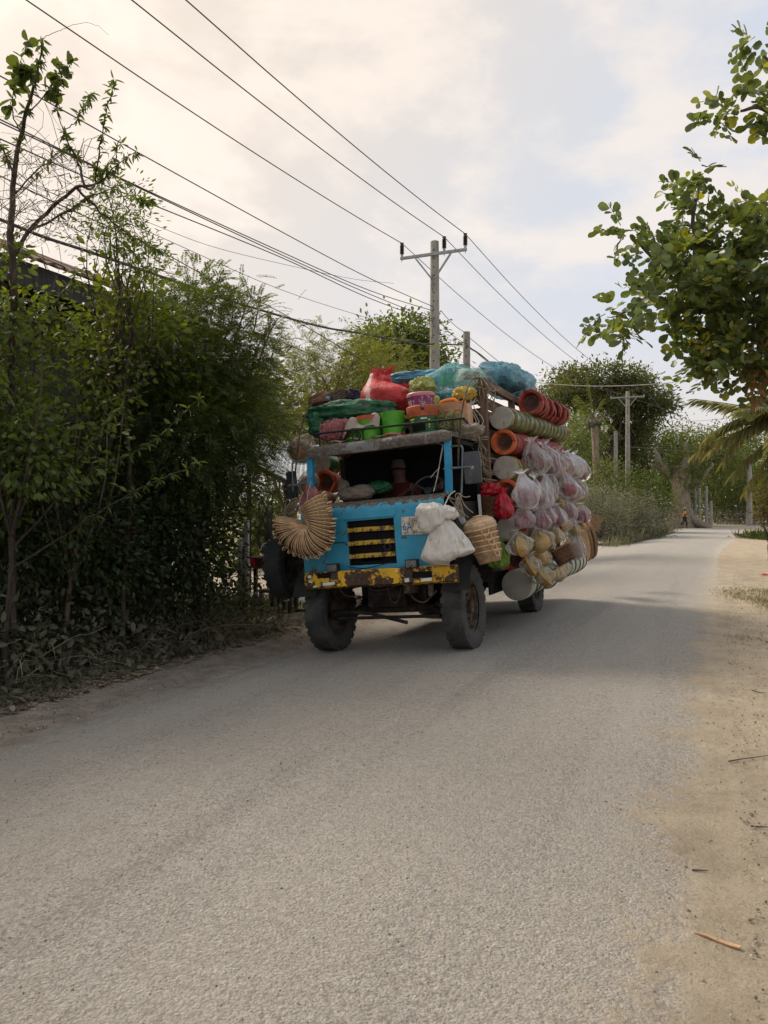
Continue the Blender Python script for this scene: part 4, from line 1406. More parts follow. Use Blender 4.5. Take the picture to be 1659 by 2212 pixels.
for i, (px, py, s_, lab) in enumerate(((440, 1340, .3, 'big grey leaved weed at the hedge foot near the road'), (165, 1372, .2, 'dusty pale leaved weed above the frayed mop'), (350, 1290, .34, 'spiky rosette plant at the foot of the dark hedge'))):
    q = on_ground(px, py + 40)
    root = thing('weed', lab, 'plant', tuple(q))
    n = 34
    P = np.zeros((n, 3)) + rng.normal(size=(n, 3)) * np.array([.16, .16, .05]) + np.array([0, 0, .14])
    D = rng.normal(size=(n, 3)) * np.array([1, 1, .3]) + UP * .4
    V, Fq = strew(L_OVAL if i < 2 else L_LANCE, P, frames(D, .4), s_ * .5 * (.6 + .6 * rng.random(n)))
    np_obj('leaves', V, Fq, 'vine', root)
    mb = MB()
    for k in range(8):
        limb(mb, (0, 0, 0), Vector(P[k]), .006, .003, 4, .2, sides=4)
    mb.build('stem', 'twig', root)
# pink blossoms in the shade
for i, (px, py, lab) in enumerate(((85, 1163, 'cluster of pink blossom beside the steel post'), (275, 1147, 'faint pink blossom deep in the dark hedge'), (322, 1170, 'small pink flower right of the faint blossom'))):
    q = at(px, py, 8.7 + .5 * i)
    root = thing('blossom', lab, 'flower', tuple(q))
    n = (60, 34, 12)[i]
    P = rng.normal(size=(n, 3)) * np.array([.09, .06, .05]) * (1, .8, .4)[i]
    M.setdefault('petal', leaf_mat('pink_petal', (.42, .09, .10), (.55, .2, .2), .3, .6))
    V, Fq = strew(L_DIA, P, frames(rng.normal(size=(n, 3)), .8), .06)
    np_obj('petals', V, Fq, 'petal', root)['kind'] = 'stuff'
    MB().tube([(0, 0, -.25), (0.02, 0, -.1), (0, 0, 0)], .005, 5).build('stem', 'twig', root)

# ------------------------------------------------------------------ trees behind the truck
tree('yellow_bush', 'yellowish feathery bush behind the truck left of the tall pole', 'bush', gbase(680, 21),
     [E(630, 850, 20, 75, 95, 1.3), E(700, 840, 21, 95, 85, 1.4), E(600, 930, 19, 55, 60, 1.), E(790, 830, 22, 80, 70, 1.2), E(850, 810, 23, 50, 50, 1.), E(730, 780, 21, 40, 35, .8), E(655, 770, 20.5, 30, 30, .8)],
     Frond('lf_yellow', .42, 9, .022, .085, .3), 3400, .12, .35, 26, 'bark', 18, .36)
tree('round_tree', 'round leafy green tree directly behind the tall pole', 'tree', gbase(860, 31),
     [E(855, 755, 31, 70, 50, 1.5), E(810, 745, 31, 35, 38, 1.), E(880, 720, 31, 38, 30, 1.), E(915, 780, 31.5, 50, 40, 1.2), E(960, 780, 32, 14, 24, .6), E(850, 800, 31, 80, 40, 1.4)],
     Leaf('lf_mid', L_OVAL, .17, .4, .7, .2), 11000, .2, .5, 18, 'bark', 80, .42)
tree('back_bush', 'green bush mass between the tin roof and the truck load', 'bush', gbase(620, 22),
     [E(600, 900, 24, 70, 70, 1.2), E(680, 930, 24, 80, 70, 1.2), E(760, 900, 25, 90, 60, 1.2), E(560, 860, 23, 40, 50, 1.)], Leaf('lf_olive', L_OVAL, .17, .4), 5200, .1, .3, 12, 'bark', 40, .4)

# ------------------------------------------------------------------ far right side
tree('rain_tree', 'wide spreading dark rain tree beyond the load', 'tree', gbase(1325, 72),
     [E(1225, 830, 72, 62, 28, 3.), E(1285, 822, 72, 70, 26, 3.), E(1215, 855, 71, 60, 24, 3.), E(1340, 862, 73, 60, 26, 3.), E(1370, 825, 72, 40, 18, 2.5), E(1395, 865, 72, 50, 24, 2.5), E(1430, 872, 72, 34, 16, 2.), E(1380, 905, 72, 30, 36, 2.), E(1300, 880, 71, 60, 26, 3.), E(1370, 960, 72, 30, 30, 2.)],
     Leaf('lf_olive', L_OVAL, .27, .45, .7, .15), 26000, .5, .38, 30, 'bark_dark', 80, .55, shell=.4)
def bush(px, py, Z, rx, ry, m, size, n, label, shape=L_OVAL, name='roadside_bush', crad=None, rz=None, bark='bark_dark'):
    return tree(name, label, 'bush', gbase(px, Z), [E(px, py, Z, rx, ry, rz or rx * Z / F), E(px + rx * .4, py + ry * .35, Z - .3, rx * .7, ry * .6, rx * .6 * Z / F), E(px - rx * .45, py + ry * .25, Z + .3, rx * .6, ry * .7, rx * .6 * Z / F)],
                Leaf(m, shape, size * .68, .4, .7, .15), int(n * 1.9), .07, .3, 10, bark, 40, crad or rx * Z / F * .25, flo=gz(*gbase(px, Z)[:2]) + .02)
bush(1230, 1000, 50, 45, 75, 'lf_far', .24, 3200, 'tall light green bush beside the load under the palm')
bush(1255, 940, 56, 40, 50, 'lf_far', .26, 2200, 'light green tree top left of the palm trunk')
bush(1385, 1075, 54, 55, 55, 'lf_mid', .20, 4200, 'rounded green bush between distant poles and stump tree')
bush(1275, 1110, 40, 60, 58, 'lf_dusty', .15, 5200, 'dusty pale bush right beside the load at the road edge')
bush(1350, 1115, 44, 65, 45, 'lf_dusty', .15, 4800, 'dusty pale bush in the middle of the far road edge')
bush(1415, 1128, 52, 45, 24, 'lf_dusty', .16, 2600, 'low dry dusty bush before the stump tree', L_LANCE)
bush(1300, 1060, 47, 55, 60, 'lf_far', .2, 3400, 'green bush at the foot of the palm trunk')
bush(1535, 985, 80, 60, 45, 'lf_far', .34, 3400, 'bright green tree top above the far bend')
bush(1490, 960, 78, 60, 30, 'lf_far', .34, 2600, 'leafy regrowth over the stump tree')
bush(1570, 1050, 84, 70, 60, 'lf_mid', .34, 4200, 'green hedge closing the far bend')
bush(1630, 1040, 86, 55, 80, 'lf_mid', .34, 3600, 'darker hedge behind the far pale pole')
bush(1600, 955, 90, 60, 40, 'lf_olive', .4, 2600, 'dark tree top beyond the far bend')
bush(1700, 1020, 84, 60, 110, 'lf_mid', .34, 3200, 'tall hedge at the far right behind the palm')
bush(1455, 1060, 74, 40, 60, 'lf_mid', .3, 2200, 'dark green bush behind the walking person')
bush(1590, 1110, 82, 60, 26, 'lf_dusty', .3, 1500, 'weedy banana like clump at the far fence', L_LANCE)
bush(1662, 1085, 24, 26, 38, 'lf_reddish', .11, 1500, 'small reddish bush at the right road edge', rz=.5)
bush(1672, 1020, 25, 26, 60, 'lf_fresh', .12, 1600, 'fresh green bush above the reddish one at right edge', rz=.5)
bush(1385, 985, 77, 85, 80, 'lf_mid', .34, 7000, 'shaded green growth under the rain tree')
bush(1300, 985, 79, 80, 80, 'lf_mid', .34, 6000, 'dim green growth between the palm trunk and the distant poles')
bush(1545, 1020, 92, 90, 70, 'lf_mid', .36, 6000, 'deep green wall of trees behind the far bend')
bush(1150, 1040, 62, 60, 70, 'lf_mid', .3, 2400, 'green growth hidden behind the load')
# dry grasses before the stump
g = at(1375, 1130, 45)
M['reed'] = leaf_mat('dusty_reed', (.13, .135, .08), (.24, .225, .15), .3, .7)
grass('dry_reeds', 'dusty reeds and dry grass along the far left road edge', 4200, patch(g.x, g.y + 2, 1.2, 9), .55, .012, 'reed', .7)

# far treeline beyond everything
M['lf_treeline'] = leaf_mat('treeline_leaf', (.06, .08, .035), (.10, .12, .05), .3, .6)
Lp = []
for i in range(34):
    x = -60 + i * 4.2
    y = 112 + 6 * math.sin(i * 1.7)
    Lp.append((np.array([x, y, 2.6]), np.array([4., 4., 3.4 + .9 * math.sin(i * 2.3)])))
P, D = in_lobes(Lp, 42000, .6)
V, Fq = Leaf('lf_treeline', L_OVAL, .42, .4)(P, D)
tag(np_obj('far_wood', V, Fq, 'lf_treeline'), 'distant wood closing the view behind the roadside trees', None, None, 'stuff')

# pollarded stump tree with flared base
b = Vector(gbase(1472, 66)); k = 66 / F
root = thing('stump_tree', 'thick pollarded trunk with flared roots behind the walking person', 'tree', tuple(b))
mb = MB()
mb.tube([(-.1, 0, -.1), (-.1, 0, .5), (-.05, 0, 1.5), (-.05, 0, 3.), (0, 0, 4.6), (-.1, 0, 5.4)], [1.35, 1.15, .85, .75, .85, .6], 14)
for d, L, h in (((1, -.1), 2.4, .9), ((-.9, -.4), 1.3, .9), ((.4, -1), 1.5, .7), ((.8, .5), 1.8, .8)):
    mb.tube([(d[0] * .3, d[1] * .3, h * 1.7), (d[0] * .8, d[1] * .8, h * .8), (d[0] * L * .7, d[1] * L * .7, h * .3), (d[0] * L, d[1] * L, -.1)], [.55, .5, .35, .15], 10)
for p, r in (([(-.3, 0, 3.6), (-.9, 0, 4.6), (-1.8, .1, 5.9), (-2.2, .1, 7.)], .4), ([(.2, 0, 3.2), (1.0, -.1, 3.6), (2.1, -.1, 4.9), (2.4, 0, 5.6)], .28), ([(0, 0, 4.8), (.4, .2, 6.), (.3, .1, 7.4)], .4), ([(-.4, 0, 4.2), (-1.4, 0, 5.), (-2.6, 0, 5.6)], .22), ([(.1, 0, 4.4), (1.2, .1, 5.2), (1.6, .1, 6.2)], .22)):
    mb.tube(smooth_pts(p, 4), [r * (1 - .06 * i) if r * (1 - .06 * i) > .05 else .05 for i in range(4 * (len(p) - 1) + 1)], 8)
for i, v in enumerate(mb.v):
    q = Vector(v); n_ = 1 + .10 * noise.noise(q * 1.6); mb.v[i] = (v[0] * n_, v[1] * n_, v[2])
mb.build('trunk', 'bark_pale', root)
P, D = in_lobes([(np.array([.6, 0, 5.6]), np.array([1.7, 1., 1.2])), (np.array([-1., 0, 5.]), np.array([1.2, .8, .9])), (np.array([.9, -.5, 4.2]), np.array([.8, .5, .9]))], 1500, .4)
V, Fq = Leaf('lf_far', L_OVAL, .26, .4)(P, D)
np_obj('crown', V, Fq, 'lf_far', root)

# fence posts at the bend
for i, (px, h, lab) in enumerate(((1502, 4.2, 'tall bare fence post nearest the stump tree'), (1511, 4.6, 'tall bare post with pale foot, second from the stump tree'), (1526, 3.8, 'thin bare post, third from the stump tree'), (1536, 2.4, 'short pale post before the far hedge'), (1494, 2.2, 'short pale post at the root of the stump tree'))):
    q = gbase(px, 73)
    fp = thing('fence_post', lab, 'post', q, 'posts at the far bend')
    MB().lathe([(.16, -.1), (.13, h), (0, h)], 8).build('shaft', 'pole', fp)
    if i in (1, 3):
        MB().box((0, 0, .7), (.26, .26, 1.5)).build('foot', 'concrete', fp, bevel=.02)
a, b = at(1530, 1128, 80), at(1690, 1128, 80)
wl = thing('far_fence', 'low rail fence under the hedge at the far bend', 'fence', (a.x, a.y, 0))
n = 9
for i in range(n):
    p = (b - a) * (i / (n - 1)); MB().box((p.x, p.y, .7), (.1, .1, 1.5)).build('post', 'grey_wood', wl)
for z in (.5, 1.1):
    MB().bar((0, 0, z), Vector((b.x - a.x, b.y - a.y, z)), .06, .08).build('rail', 'grey_wood', wl)

# dark stake by the near dusty bush
q = on_ground(1312, 1165)
tag(MB().tube([(0, 0, 0), (.02, 0, 1.0), (.0, .02, 2.1)], [.07, .06, .055], 7).build('stake', 'bark_dark', T=Matrix.Translation(q)), 'dark wooden stake standing before the dusty bush', 'stake')

# ------------------------------------------------------------------ palms
def palm_frond(root, o, d, L, droop, m, pairs=46, ll=.55, lw=.03, twist=0.):
    o, d = Vector(o), Vector(d).normalized()
    n = 10
    pts = [o + d * (L * i / n) - Vector((0, 0, droop * L * (i / n) ** 2)) for i in range(n + 1)]
    f = MB().tube(pts, [.035 * (1 - .85 * i / n) * L / 3.2 for i in range(n + 1)], 5)
    mb = f.build('frond', 'lf_palm' if m == 'lf_palm' else m, root)
    P, D, S = [], [], []
    for i in range(pairs):
        t = .12 + .88 * i / (pairs - 1)
        k = min(n - 1, int(t * n))
        p = pts[k].lerp(pts[k + 1], t * n - k)
        td = (pts[k + 1] - pts[k]).normalized()
        sd = td.cross(Vector((0, 0, 1))).normalized()
        for sg in (1, -1):
            dd = td * .75 + sd * sg * .8 + Vector((0, 0, -.35 - .25 * rng.random())) + Vector(rng.normal(size=3)) * .09
            P.append(p); D.append(dd); S.append(ll * (1 - .75 * abs(t - .4) ** 1.3) * (.8 + .3 * rng.random()))
    S = np.array(S)
    V, Fq = strew(L_LANCE, np.array(P), frames(np.array(D), .3), np.stack([S, np.full(len(S), lw * 4), S * .8], 1))
    np_obj('leaflets', V, Fq, m, mb)


b = Vector(gbase(1293, 47))
cp_ = thing('coconut_palm', 'slim coconut palm with upright young frond beside the load', 'palm tree', tuple(b))
top = at(1284, 905, 47) - b
MB().tube([(0, 0, -.1), (top.x * .3, top.y * .3, top.z * .4), (top.x * .8, top.y * .8, top.z * .8), top], [.26, .21, .2, .24], 10).build('trunk', 'bark_pale', cp_)
for (px, py), L, dr, pr in (((1268, 812), 2.8, .0, 40), ((1256, 850), 2.2, .25, 26), ((1300, 850), 1.8, .3, 20), ((1250, 900), 1.6, .5, 16), ((1320, 905), 1.6, .6, 14), ((1262, 880), 1.8, .1, 20)):
    d = at(px, py, 47) - b - top
    palm_frond(cp_, top, d, L, dr, 'lf_palm_g', pr, .6, .02)
for k in range(7):
    a = k * .9
    MB().sphere((top.x + .32 * math.cos(a), top.y + .32 * math.sin(a), top.z - .3 - .12 * (k % 2)), .14, 8, 6).build('coconut', 'lf_olive', cp_)
mb = MB()
for k in range(12):
    a = k * .55
    mb.tube([top + Vector((0, 0, -.1)), top + Vector((.5 * math.cos(a), .5 * math.sin(a), .25)), top + Vector((1.1 * math.cos(a), 1.1 * math.sin(a), -.1 - .4 * rng.random()))], [.04, .025, .01], 4)
mb.build('dry_stalk', 'bark_pale', cp_)

b = Vector(gbase(1745, 22))
cp2 = thing('coconut_palm', 'coconut palm leaning in from the right edge with drooping fronds coloured golden as if sunlit', 'palm tree', tuple(b))
top = at(1742, 905, 22) - b
MB().tube([(.3, 0, -.1), (.2, 0, 1.5), top * .8, top], [.2, .16, .15, .17], 10).build('trunk', 'bark_pale', cp2)
for (px, py), L, dr in (((1500, 850), 3.1, .05), ((1560, 800), 2.6, .3), ((1555, 905), 3.0, .35), ((1600, 850), 3.0, .55), ((1610, 960), 2.4, .3), ((1640, 790), 2.6, .6), ((1800, 800), 3., .5), ((1850, 900), 3., .4), ((1660, 1010), 2.0, .2), ((1530, 870), 2.8, .5), ((1580, 830), 3.2, .7), ((1640, 850), 2.8, .9), ((1690, 820), 2.6, .9), ((1600, 1010), 2.2, .35)):
    d = at(px, py, 22 + rng.normal() * .5) - b - top
    palm_frond(cp2, top, d, L, dr, 'lf_palm', 84, .70, .024)

# ------------------------------------------------------------------ near tree on the right, thick round leaves
b = Vector((2.3, 6.1, 0))
nt_ = thing('round_leaf_tree', 'near tree with thick round leaves hanging in from the right', 'tree', tuple(b))
lob = [E(1610, 610, 6.2, 70, 70, .5), E(1520, 590, 6.1, 75, 55, .4), E(1580, 690, 6.2, 85, 65, .45), E(1640, 700, 6.3, 60, 90, .4), E(1590, 780, 6.2, 70, 45, .35), E(1640, 810, 6.3, 40, 30, .3),
       E(1480, 560, 6.1, 50, 30, .3), E(1400, 535, 6., 50, 22, .22), E(1345, 505, 6., 24, 14, .15), E(1440, 640, 6.1, 60, 26, .3), E(1360, 665, 6., 48, 22, .2), E(1310, 690, 6., 22, 14, .14), E(1345, 715, 6., 20, 14, .14),
       E(1500, 450, 6.2, 32, 38, .25), E(1498, 385, 6.2, 22, 30, .2), E(1525, 500, 6.2, 36, 30, .25), E(1645, 435, 6.3, 26, 40, .3), E(1600, 500, 6.2, 40, 28, .3), E(1650, 520, 6.3, 30, 50, .3)]
lob2 = [E(1640, 92, 6.1, 24, 18, .12), E(1655, 160, 6.1, 10, 8, .1), E(1625, 220, 6., 34, 22, .15), E(1575, 232, 6., 26, 16, .1), E(1655, 245, 6.1, 16, 26, .12), E(1548, 262, 6., 12, 14, .1)]
mb = MB()
fk = Vector((2.0, 6.2, 2.6))
limb(mb, (0, 0, -.1), fk - b, .16, .12, 6, .05, sides=10)
rb = at(1700, 670, 6.2)
pts = limb(mb, fk - b, rb - b, .09, .05, 5, .08)
for pp in (((1700, 670), (1640, 600), (1580, 575), (1500, 572), (1430, 590)), ((1580, 575), (1500, 500), (1510, 400)), ((1640, 600), (1620, 520), (1655, 450)), ((1500, 572), (1420, 560), (1370, 515)), ((1430, 590), (1400, 640), (1330, 685)), ((1700, 690), (1600, 700), (1560, 760)), ((1640, 700), (1640, 780), (1620, 830))):
    P = smooth_pts([at(x, y, 6.15) for x, y in pp], 5)
    mb.tube([p - b for p in P], [.028 - .022 * i / len(P) for i in range(len(P))], 6)
P = smooth_pts([rb, at(1760, 480, 6.2), at(1720, 300, 6.1), at(1650, 235, 6.), at(1600, 240, 6.)], 6)
mb.tube([p - b for p in P], [.045 - .035 * i / len(P) for i in range(len(P))], 6)
P = smooth_pts([at(1720, 300, 6.1), at(1700, 180, 6.1), at(1650, 120, 6.1)], 6)
mb.tube([p - b for p in P], [.02 - .012 * i / len(P) for i in range(len(P))], 6)
mb.build('trunk', 'bark', nt_)


def round_sprays(lobes, n, m, keep_single=0, size=.086):
    C, D = in_lobes(lobes, n, .45)
    D = D * .8 + np.array([-.35, -.15, .0]) * .6 + rng.normal(size=D.shape) * .4
    D -= UP * .25
    D /= np.linalg.norm(D, axis=1, keepdims=True)
    pairs, L = 4, .165
    Fm = frames(D, .5)
    t = np.linspace(.25, 1, pairs)
    Ls = L * (.7 + .6 * rng.random(n))
    pts = (C[:, None] + D[:, None] * (Ls[:, None] * t)[..., None] - UP * (.12 * Ls[:, None] * t ** 2)[..., None]).reshape(-1, 3)
    rep = lambda a: np.repeat(a, pairs, 0)
    PS, RS, SS = [], [], []
    for sg in (1, -1):
        ld = rep(Fm[:, :, 0]) * .45 + sg * rep(Fm[:, :, 1]) * .9 + rng.normal(size=pts.shape) * .22
        ld /= np.linalg.norm(ld, axis=1, keepdims=True)
        nr = rep(Fm[:, :, 2]) + rng.normal(size=pts.shape) * .3
        yy = np.cross(nr, ld); yy /= np.linalg.norm(yy, axis=1, keepdims=True)
        RS.append(np.stack([ld, yy, np.cross(ld, yy)], 2)); PS.append(pts); SS.append(size * (.55 + .7 * rng.random(len(pts))))
    return np.concatenate(PS), np.concatenate(RS), np.concatenate(SS), C, D


PS, RS, SS, C, D = round_sprays(lob, 540, 'lf_carob')
P2_, R2_, S2_, C2, D2 = round_sprays(lob2, 38, 'lf_carob')
PS, RS, SS = np.concatenate([PS, P2_]), np.concatenate([RS, R2_]), np.concatenate([SS, S2_])
order = np.argsort(-SS / np.linalg.norm(PS - np.array(EYE), axis=1))
lm = MB().add([tuple(v) for v in L_ROUND[0]], [tuple(dict.fromkeys(f)) for f in L_ROUND[1].tolist()])
leaf_me = lm.mesh('leaf', 'lf_carob', angle=180)
for i in order[:290]:
    o = bpy.data.objects.new('leaf', leaf_me)
    COL.objects.link(o)
    o.parent = nt_
    T = np.eye(4); T[:3, :3] = RS[i] * SS[i]; T[:3, 3] = PS[i] - np.array(b)
    o.matrix_basis = Matrix(T.tolist())
rest = order[290:]
def quads(Fq):      # degenerate corners become triangles
    return [tuple(dict.fromkeys(f)) for f in Fq.tolist()]
V, Fq = strew(L_ROUND, PS[rest], RS[rest], SS[rest])
cr = MB().add((V - np.array(b)).tolist(), quads(Fq)).build('crown', 'lf_carob', nt_, angle=180)
cr['kind'] = 'stuff'
PY, RY, SY_, _, _ = round_sprays([E(1640, 500, 6.2, 40, 30, .2), E(1655, 440, 6.3, 25, 30, .2), E(1450, 555, 6.1, 40, 10, .1), E(1520, 700, 6.0, 25, 12, .1), E(1570, 760, 6.0, 20, 10, .1), E(1500, 375, 6.2, 12, 10, .1)], 30, '', size=.06)
V, Fq = strew(L_ROUND, PY, RY, SY_)
yl = MB().add((V - np.array(b)).tolist(), quads(Fq)).build('yellow_leaves', 'lf_carob_y', nt_, angle=180)
tag(yl, 'yellow leaf sprays')
yl['kind'] = 'stuff'
mb = MB()
for i in range(len(C)):
    if i % 2 == 0:
        mb.tube([Vector(C[i]) - b, Vector(C[i] + D[i] * .2) - b], [.004, .002], 4)
mb.build('twig', 'bark', nt_)['kind'] = 'stuff'
PB_, D_ = in_lobes([E(1650, 785, 6.0, 28, 50, .15), E(1640, 840, 6., 16, 25, .1)], 150, .3)
V, Fq = strew(L_OVAL, PB_, frames(D_ - UP * .6, .6), .075 * (.6 + .6 * rng.random(len(PB_))))
br = np_obj('dead_leaves', V - np.array(b), Fq, 'lf_brown', nt_)
tag(br, 'hanging clump of dead brown leaves')
br['kind'] = 'stuff'
# ------------------------------------------------------------------ walking person far off
def skin_mesh(name, joints, edges, m, parent, root_i=0, sub=2):
    me = bpy.data.meshes.new(name)
    me.from_pydata([j[:3] for j in joints], edges, [])
    o = bpy.data.objects.new(name, me)
    COL.objects.link(o)
    o.modifiers.new('skin', 'SKIN')
    sl = me.skin_vertices[0].data if len(me.skin_vertices) else None
    for i, j in enumerate(joints):
        r = j[3] if len(j) == 4 else j[3:5]
        sl[i].radius = (r, r) if not hasattr(r, '__len__') else r
        sl[i].use_root = i == root_i
    s = o.modifiers.new('sub', 'SUBSURF'); s.levels = s.render_levels = sub
    dg = bpy.context.evaluated_depsgraph_get()
    nm = bpy.data.meshes.new_from_object(o.evaluated_get(dg))
    nm.name = name
    nm.materials.clear(); nm.materials.append(M[m]); nm.shade_smooth()
    bpy.data.objects.remove(o)
    o = bpy.data.objects.new(name, nm)
    COL.objects.link(o)
    o.parent = parent
    return o


def face_bits(parent, c, R_, s=1., m='skin'):
    """nose, ears, eyes, mouth on a head at c looking along -Y of R_"""
    mb = MB()
    mb.sphere((0, -.098 * s, -.01 * s), (.015 * s, .022 * s, .028 * s), 8, 6)
    for x in (-.078, .078):
        mb.sphere((x * s, 0, -.005), (.014 * s, .024 * s, .034 * s), 8, 6)
    mb.build('face', m, parent, T=Matrix.Translation(c) @ R_)
    mb = MB()
    for x in (-.033, .033):
        mb.sphere((x * s, -.083 * s, .02 * s), (.014 * s, .01 * s, .008 * s), 8, 6)
    mb.box((0, -.09 * s, -.052 * s), (.045 * s, .008 * s, .008 * s))
    mb.build('eyes', 'black_cloth', parent, T=Matrix.Translation(c) @ R_)


b = on_ground(1479, 1138)
b = at(1479, 1100, 64); b.z = 0
pr = thing('person', 'person in orange shirt and dark trousers walking by the stump tree', 'person', T=Matrix.Translation(b) @ Matrix.Rotation(YAW + R(72), 4, 'Z'))
# faces local -Y
J = [(0, 0, .95, .12), (0, 0, 1.15, .13), (0, .01, 1.38, .14), (0, 0, 1.48, .06), (0, -.02, 1.58, .09), (0, -.02, 1.68, .085),
     (.19, 0, 1.40, .055), (.25, .06, 1.15, .042), (.22, -.10, .95, .034), (.22, -.16, .90, .03),
     (-.19, 0, 1.40, .055), (-.24, -.05, 1.15, .042), (-.15, -.25, 1.22, .034), (-.10, -.30, 1.30, .03),
     (.09, 0, .88, .09), (.10, -.16, .50, .065), (.10, -.16, .09, .045), (.10, -.30, .03, .035),
     (-.09, 0, .88, .09), (-.10, .12, .50, .065), (-.10, .42, .16, .045), (-.10, .36, .03, .035)]
Eg = [(0, 1), (1, 2), (2, 3), (3, 4), (4, 5), (2, 6), (6, 7), (7, 8), (8, 9), (2, 10), (10, 11), (11, 12), (12, 13), (0, 14), (14, 15), (15, 16), (16, 17), (0, 18), (18, 19), (19, 20), (20, 21)]
skin_mesh('body', J, Eg, 'skin', pr)
SJ = [(0, 0, .93, .155), (0, 0, 1.15, .155), (0, .01, 1.38, .165), (0, 0, 1.46, .08), (.20, 0, 1.40, .075), (.25, .05, 1.18, .065), (-.20, 0, 1.40, .075), (-.24, -.04, 1.18, .065)]
skin_mesh('shirt', SJ, [(0, 1), (1, 2), (2, 3), (2, 4), (4, 5), (2, 6), (6, 7)], 'orange_cloth', pr)
TJ = [(0, 0, .95, .15), (.09, 0, .86, .105), (.10, -.16, .50, .085), (.10, -.16, .12, .065), (-.09, 0, .86, .105), (-.10, .12, .50, .085), (-.10, .40, .20, .065)]
skin_mesh('trousers', TJ, [(0, 1), (1, 2), (2, 3), (0, 4), (4, 5), (5, 6)], 'black_cloth', pr)
face_bits(pr, (0, -.02, 1.62), Matrix())
MB().lathe([(0, .13), (.075, .12), (.09, .03), (.20, -.01), (.205, -.02), (.085, .0), (0, .0)], 16, Matrix.Translation((0, -.01, 1.67))).build('hat', 'hat', pr)

# ------------------------------------------------------------------ small things on the ground
a, b_ = on_ground(1500, 2017), on_ground(1600, 2050)
stick = MB()
L = (b_ - a).length
for i in range(9):
    pass
dv = (b_ - a).normalized(); sd = Vector((-dv.y, dv.x, 0))
vs, fs = [], []
for i in range(11):
    t = i / 10
    p = dv * (L * t) + sd * .004 * math.sin(t * 3.1) + Vector((0, 0, .006 + .003 * math.sin(t * 7)))
    wd = .003 + .007 * min(1, t * 2.5)
    for s1 in (-1, 1):
        vs += [p + sd * wd * s1 + Vector((0, 0, .001)), p + sd * wd * s1 * .9 - Vector((0, 0, .006))]
for i in range(10):
    o = i * 4
    fs += [(o, o + 4, o + 6, o + 2), (o + 1, o + 3, o + 7, o + 5), (o, o + 1, o + 5, o + 4), (o + 2, o + 6, o + 7, o + 3)]
fs += [(0, 2, 3, 1), (40, 41, 43, 42)]
M['bark_strip'] = pm('orange_bark_strip', (.40, .25, .14), .7, .2, 9, .4, 40, stretch=(1, 1, 1))
stick.add(vs, fs)
so = stick.build('wood_strip', 'bark_strip', angle=25, T=Matrix.Translation(a))
tag(so, 'orange brown strip of wood lying on the lower right shoulder', 'stick')
for i, (p, q_, lab) in enumerate((((1822 * .864, 1920 * .864 - 12), (1920 * .864, 1892 * .864), 'long dark twig at the right edge of the shoulder'), ((1730 * .864, 2178 * .864), (1772 * .864, 2181 * .864), 'short pale straw lying on the shoulder'), ((1878 * .864, 2068 * .864), (1925 * .864, 2072 * .864), 'thin dark twig near the right edge'), ((1880 * .864, 1727 * .864), (1915 * .864, 1735 * .864), 'small bent twig further up the shoulder'))):
    a, b_ = on_ground(*p), on_ground(*q_)
    mb = MB()
    limb(mb, (0, 0, .006), b_ - a + Vector((0, 0, .008)), .005, .002, 6, .06, sides=5)
    tag(mb.build('twig', 'clod' if i != 1 else 'dry_stem', T=Matrix.Translation(a)), lab, 'twig')
q = on_ground(178, 1425)
mop = thing('frayed_mop', 'frayed rope mop head with red cap lying at the left road edge', 'mop', tuple(q))
for k in range(26):
    a = rng.uniform(0, 6.28)
    L = .16 + .10 * rng.random()
    MB().tube(smooth_pts([(0, 0, .11), (math.cos(a) * L * .5, math.sin(a) * L * .5, .10), (math.cos(a + .2) * L, math.sin(a + .2) * L, .012)], 3), .007, 5).build('strand', 'dry_stem', mop)
MB().lathe([(0, .145), (.05, .14), (.07, .11), (.06, .10), (0, .10)], 12).build('cap', 'red_cloth', mop)
for px, py, s_, lab in ((1652, 1243, .13, 'crumpled pink plastic scrap at the right shoulder edge'), (1308, 1165, .35, 'red plastic scrap on the far left road edge')):
    q = on_ground(px, py)
    o = lump(s_ * .5, s_ * .5, s_ * .2, .5, 3, px, 18, 10, 1., .6).build('plastic_scrap', 'red_sack')
    o.location = q + Vector((0, 0, s_ * .12))
    tag(o, lab, 'litter')

# ================================================================== THE TRUCK (local x to its left side, y to its rear)
truck = thing('truck', 'old battered blue truck with yellow bumper, overloaded with wares', 'truck', T=TM.copy())
def TB(mb, name, m, parent=None, **k): return mb.build(name, m, parent or truck, **k)


def panel_with_hole(x0, x1, z0, z1, hx0, hx1, hz0, hz1, y, th, mb=None):
    mb = mb or MB()
    X, Zs = [x0, hx0, hx1, x1], [z0, hz0, hz1, z1]
    vs = [(x, yy, z) for yy in (y, y + th) for z in Zs for x in X]
    fs = []
    for j in range(3):
        for i in range(3):
            if i == 1 and j == 1:
                continue
            a = j * 4 + i
            fs.append((a, a + 1, a + 5, a + 4))
            fs.append((a + 16, a + 20, a + 21, a + 17))
    for a, b in ((5, 6), (6, 10), (10, 9), (9, 5)):
        fs.append((a, a + 16, b + 16, b))
    out_ = [0, 1, 2, 3, 7, 11, 15, 14, 13, 12, 8, 4]
    for i in range(12):
        a, b = out_[i], out_[(i + 1) % 12]
        fs.append((a, b, b + 16, a + 16))
    return mb.add(vs, fs)


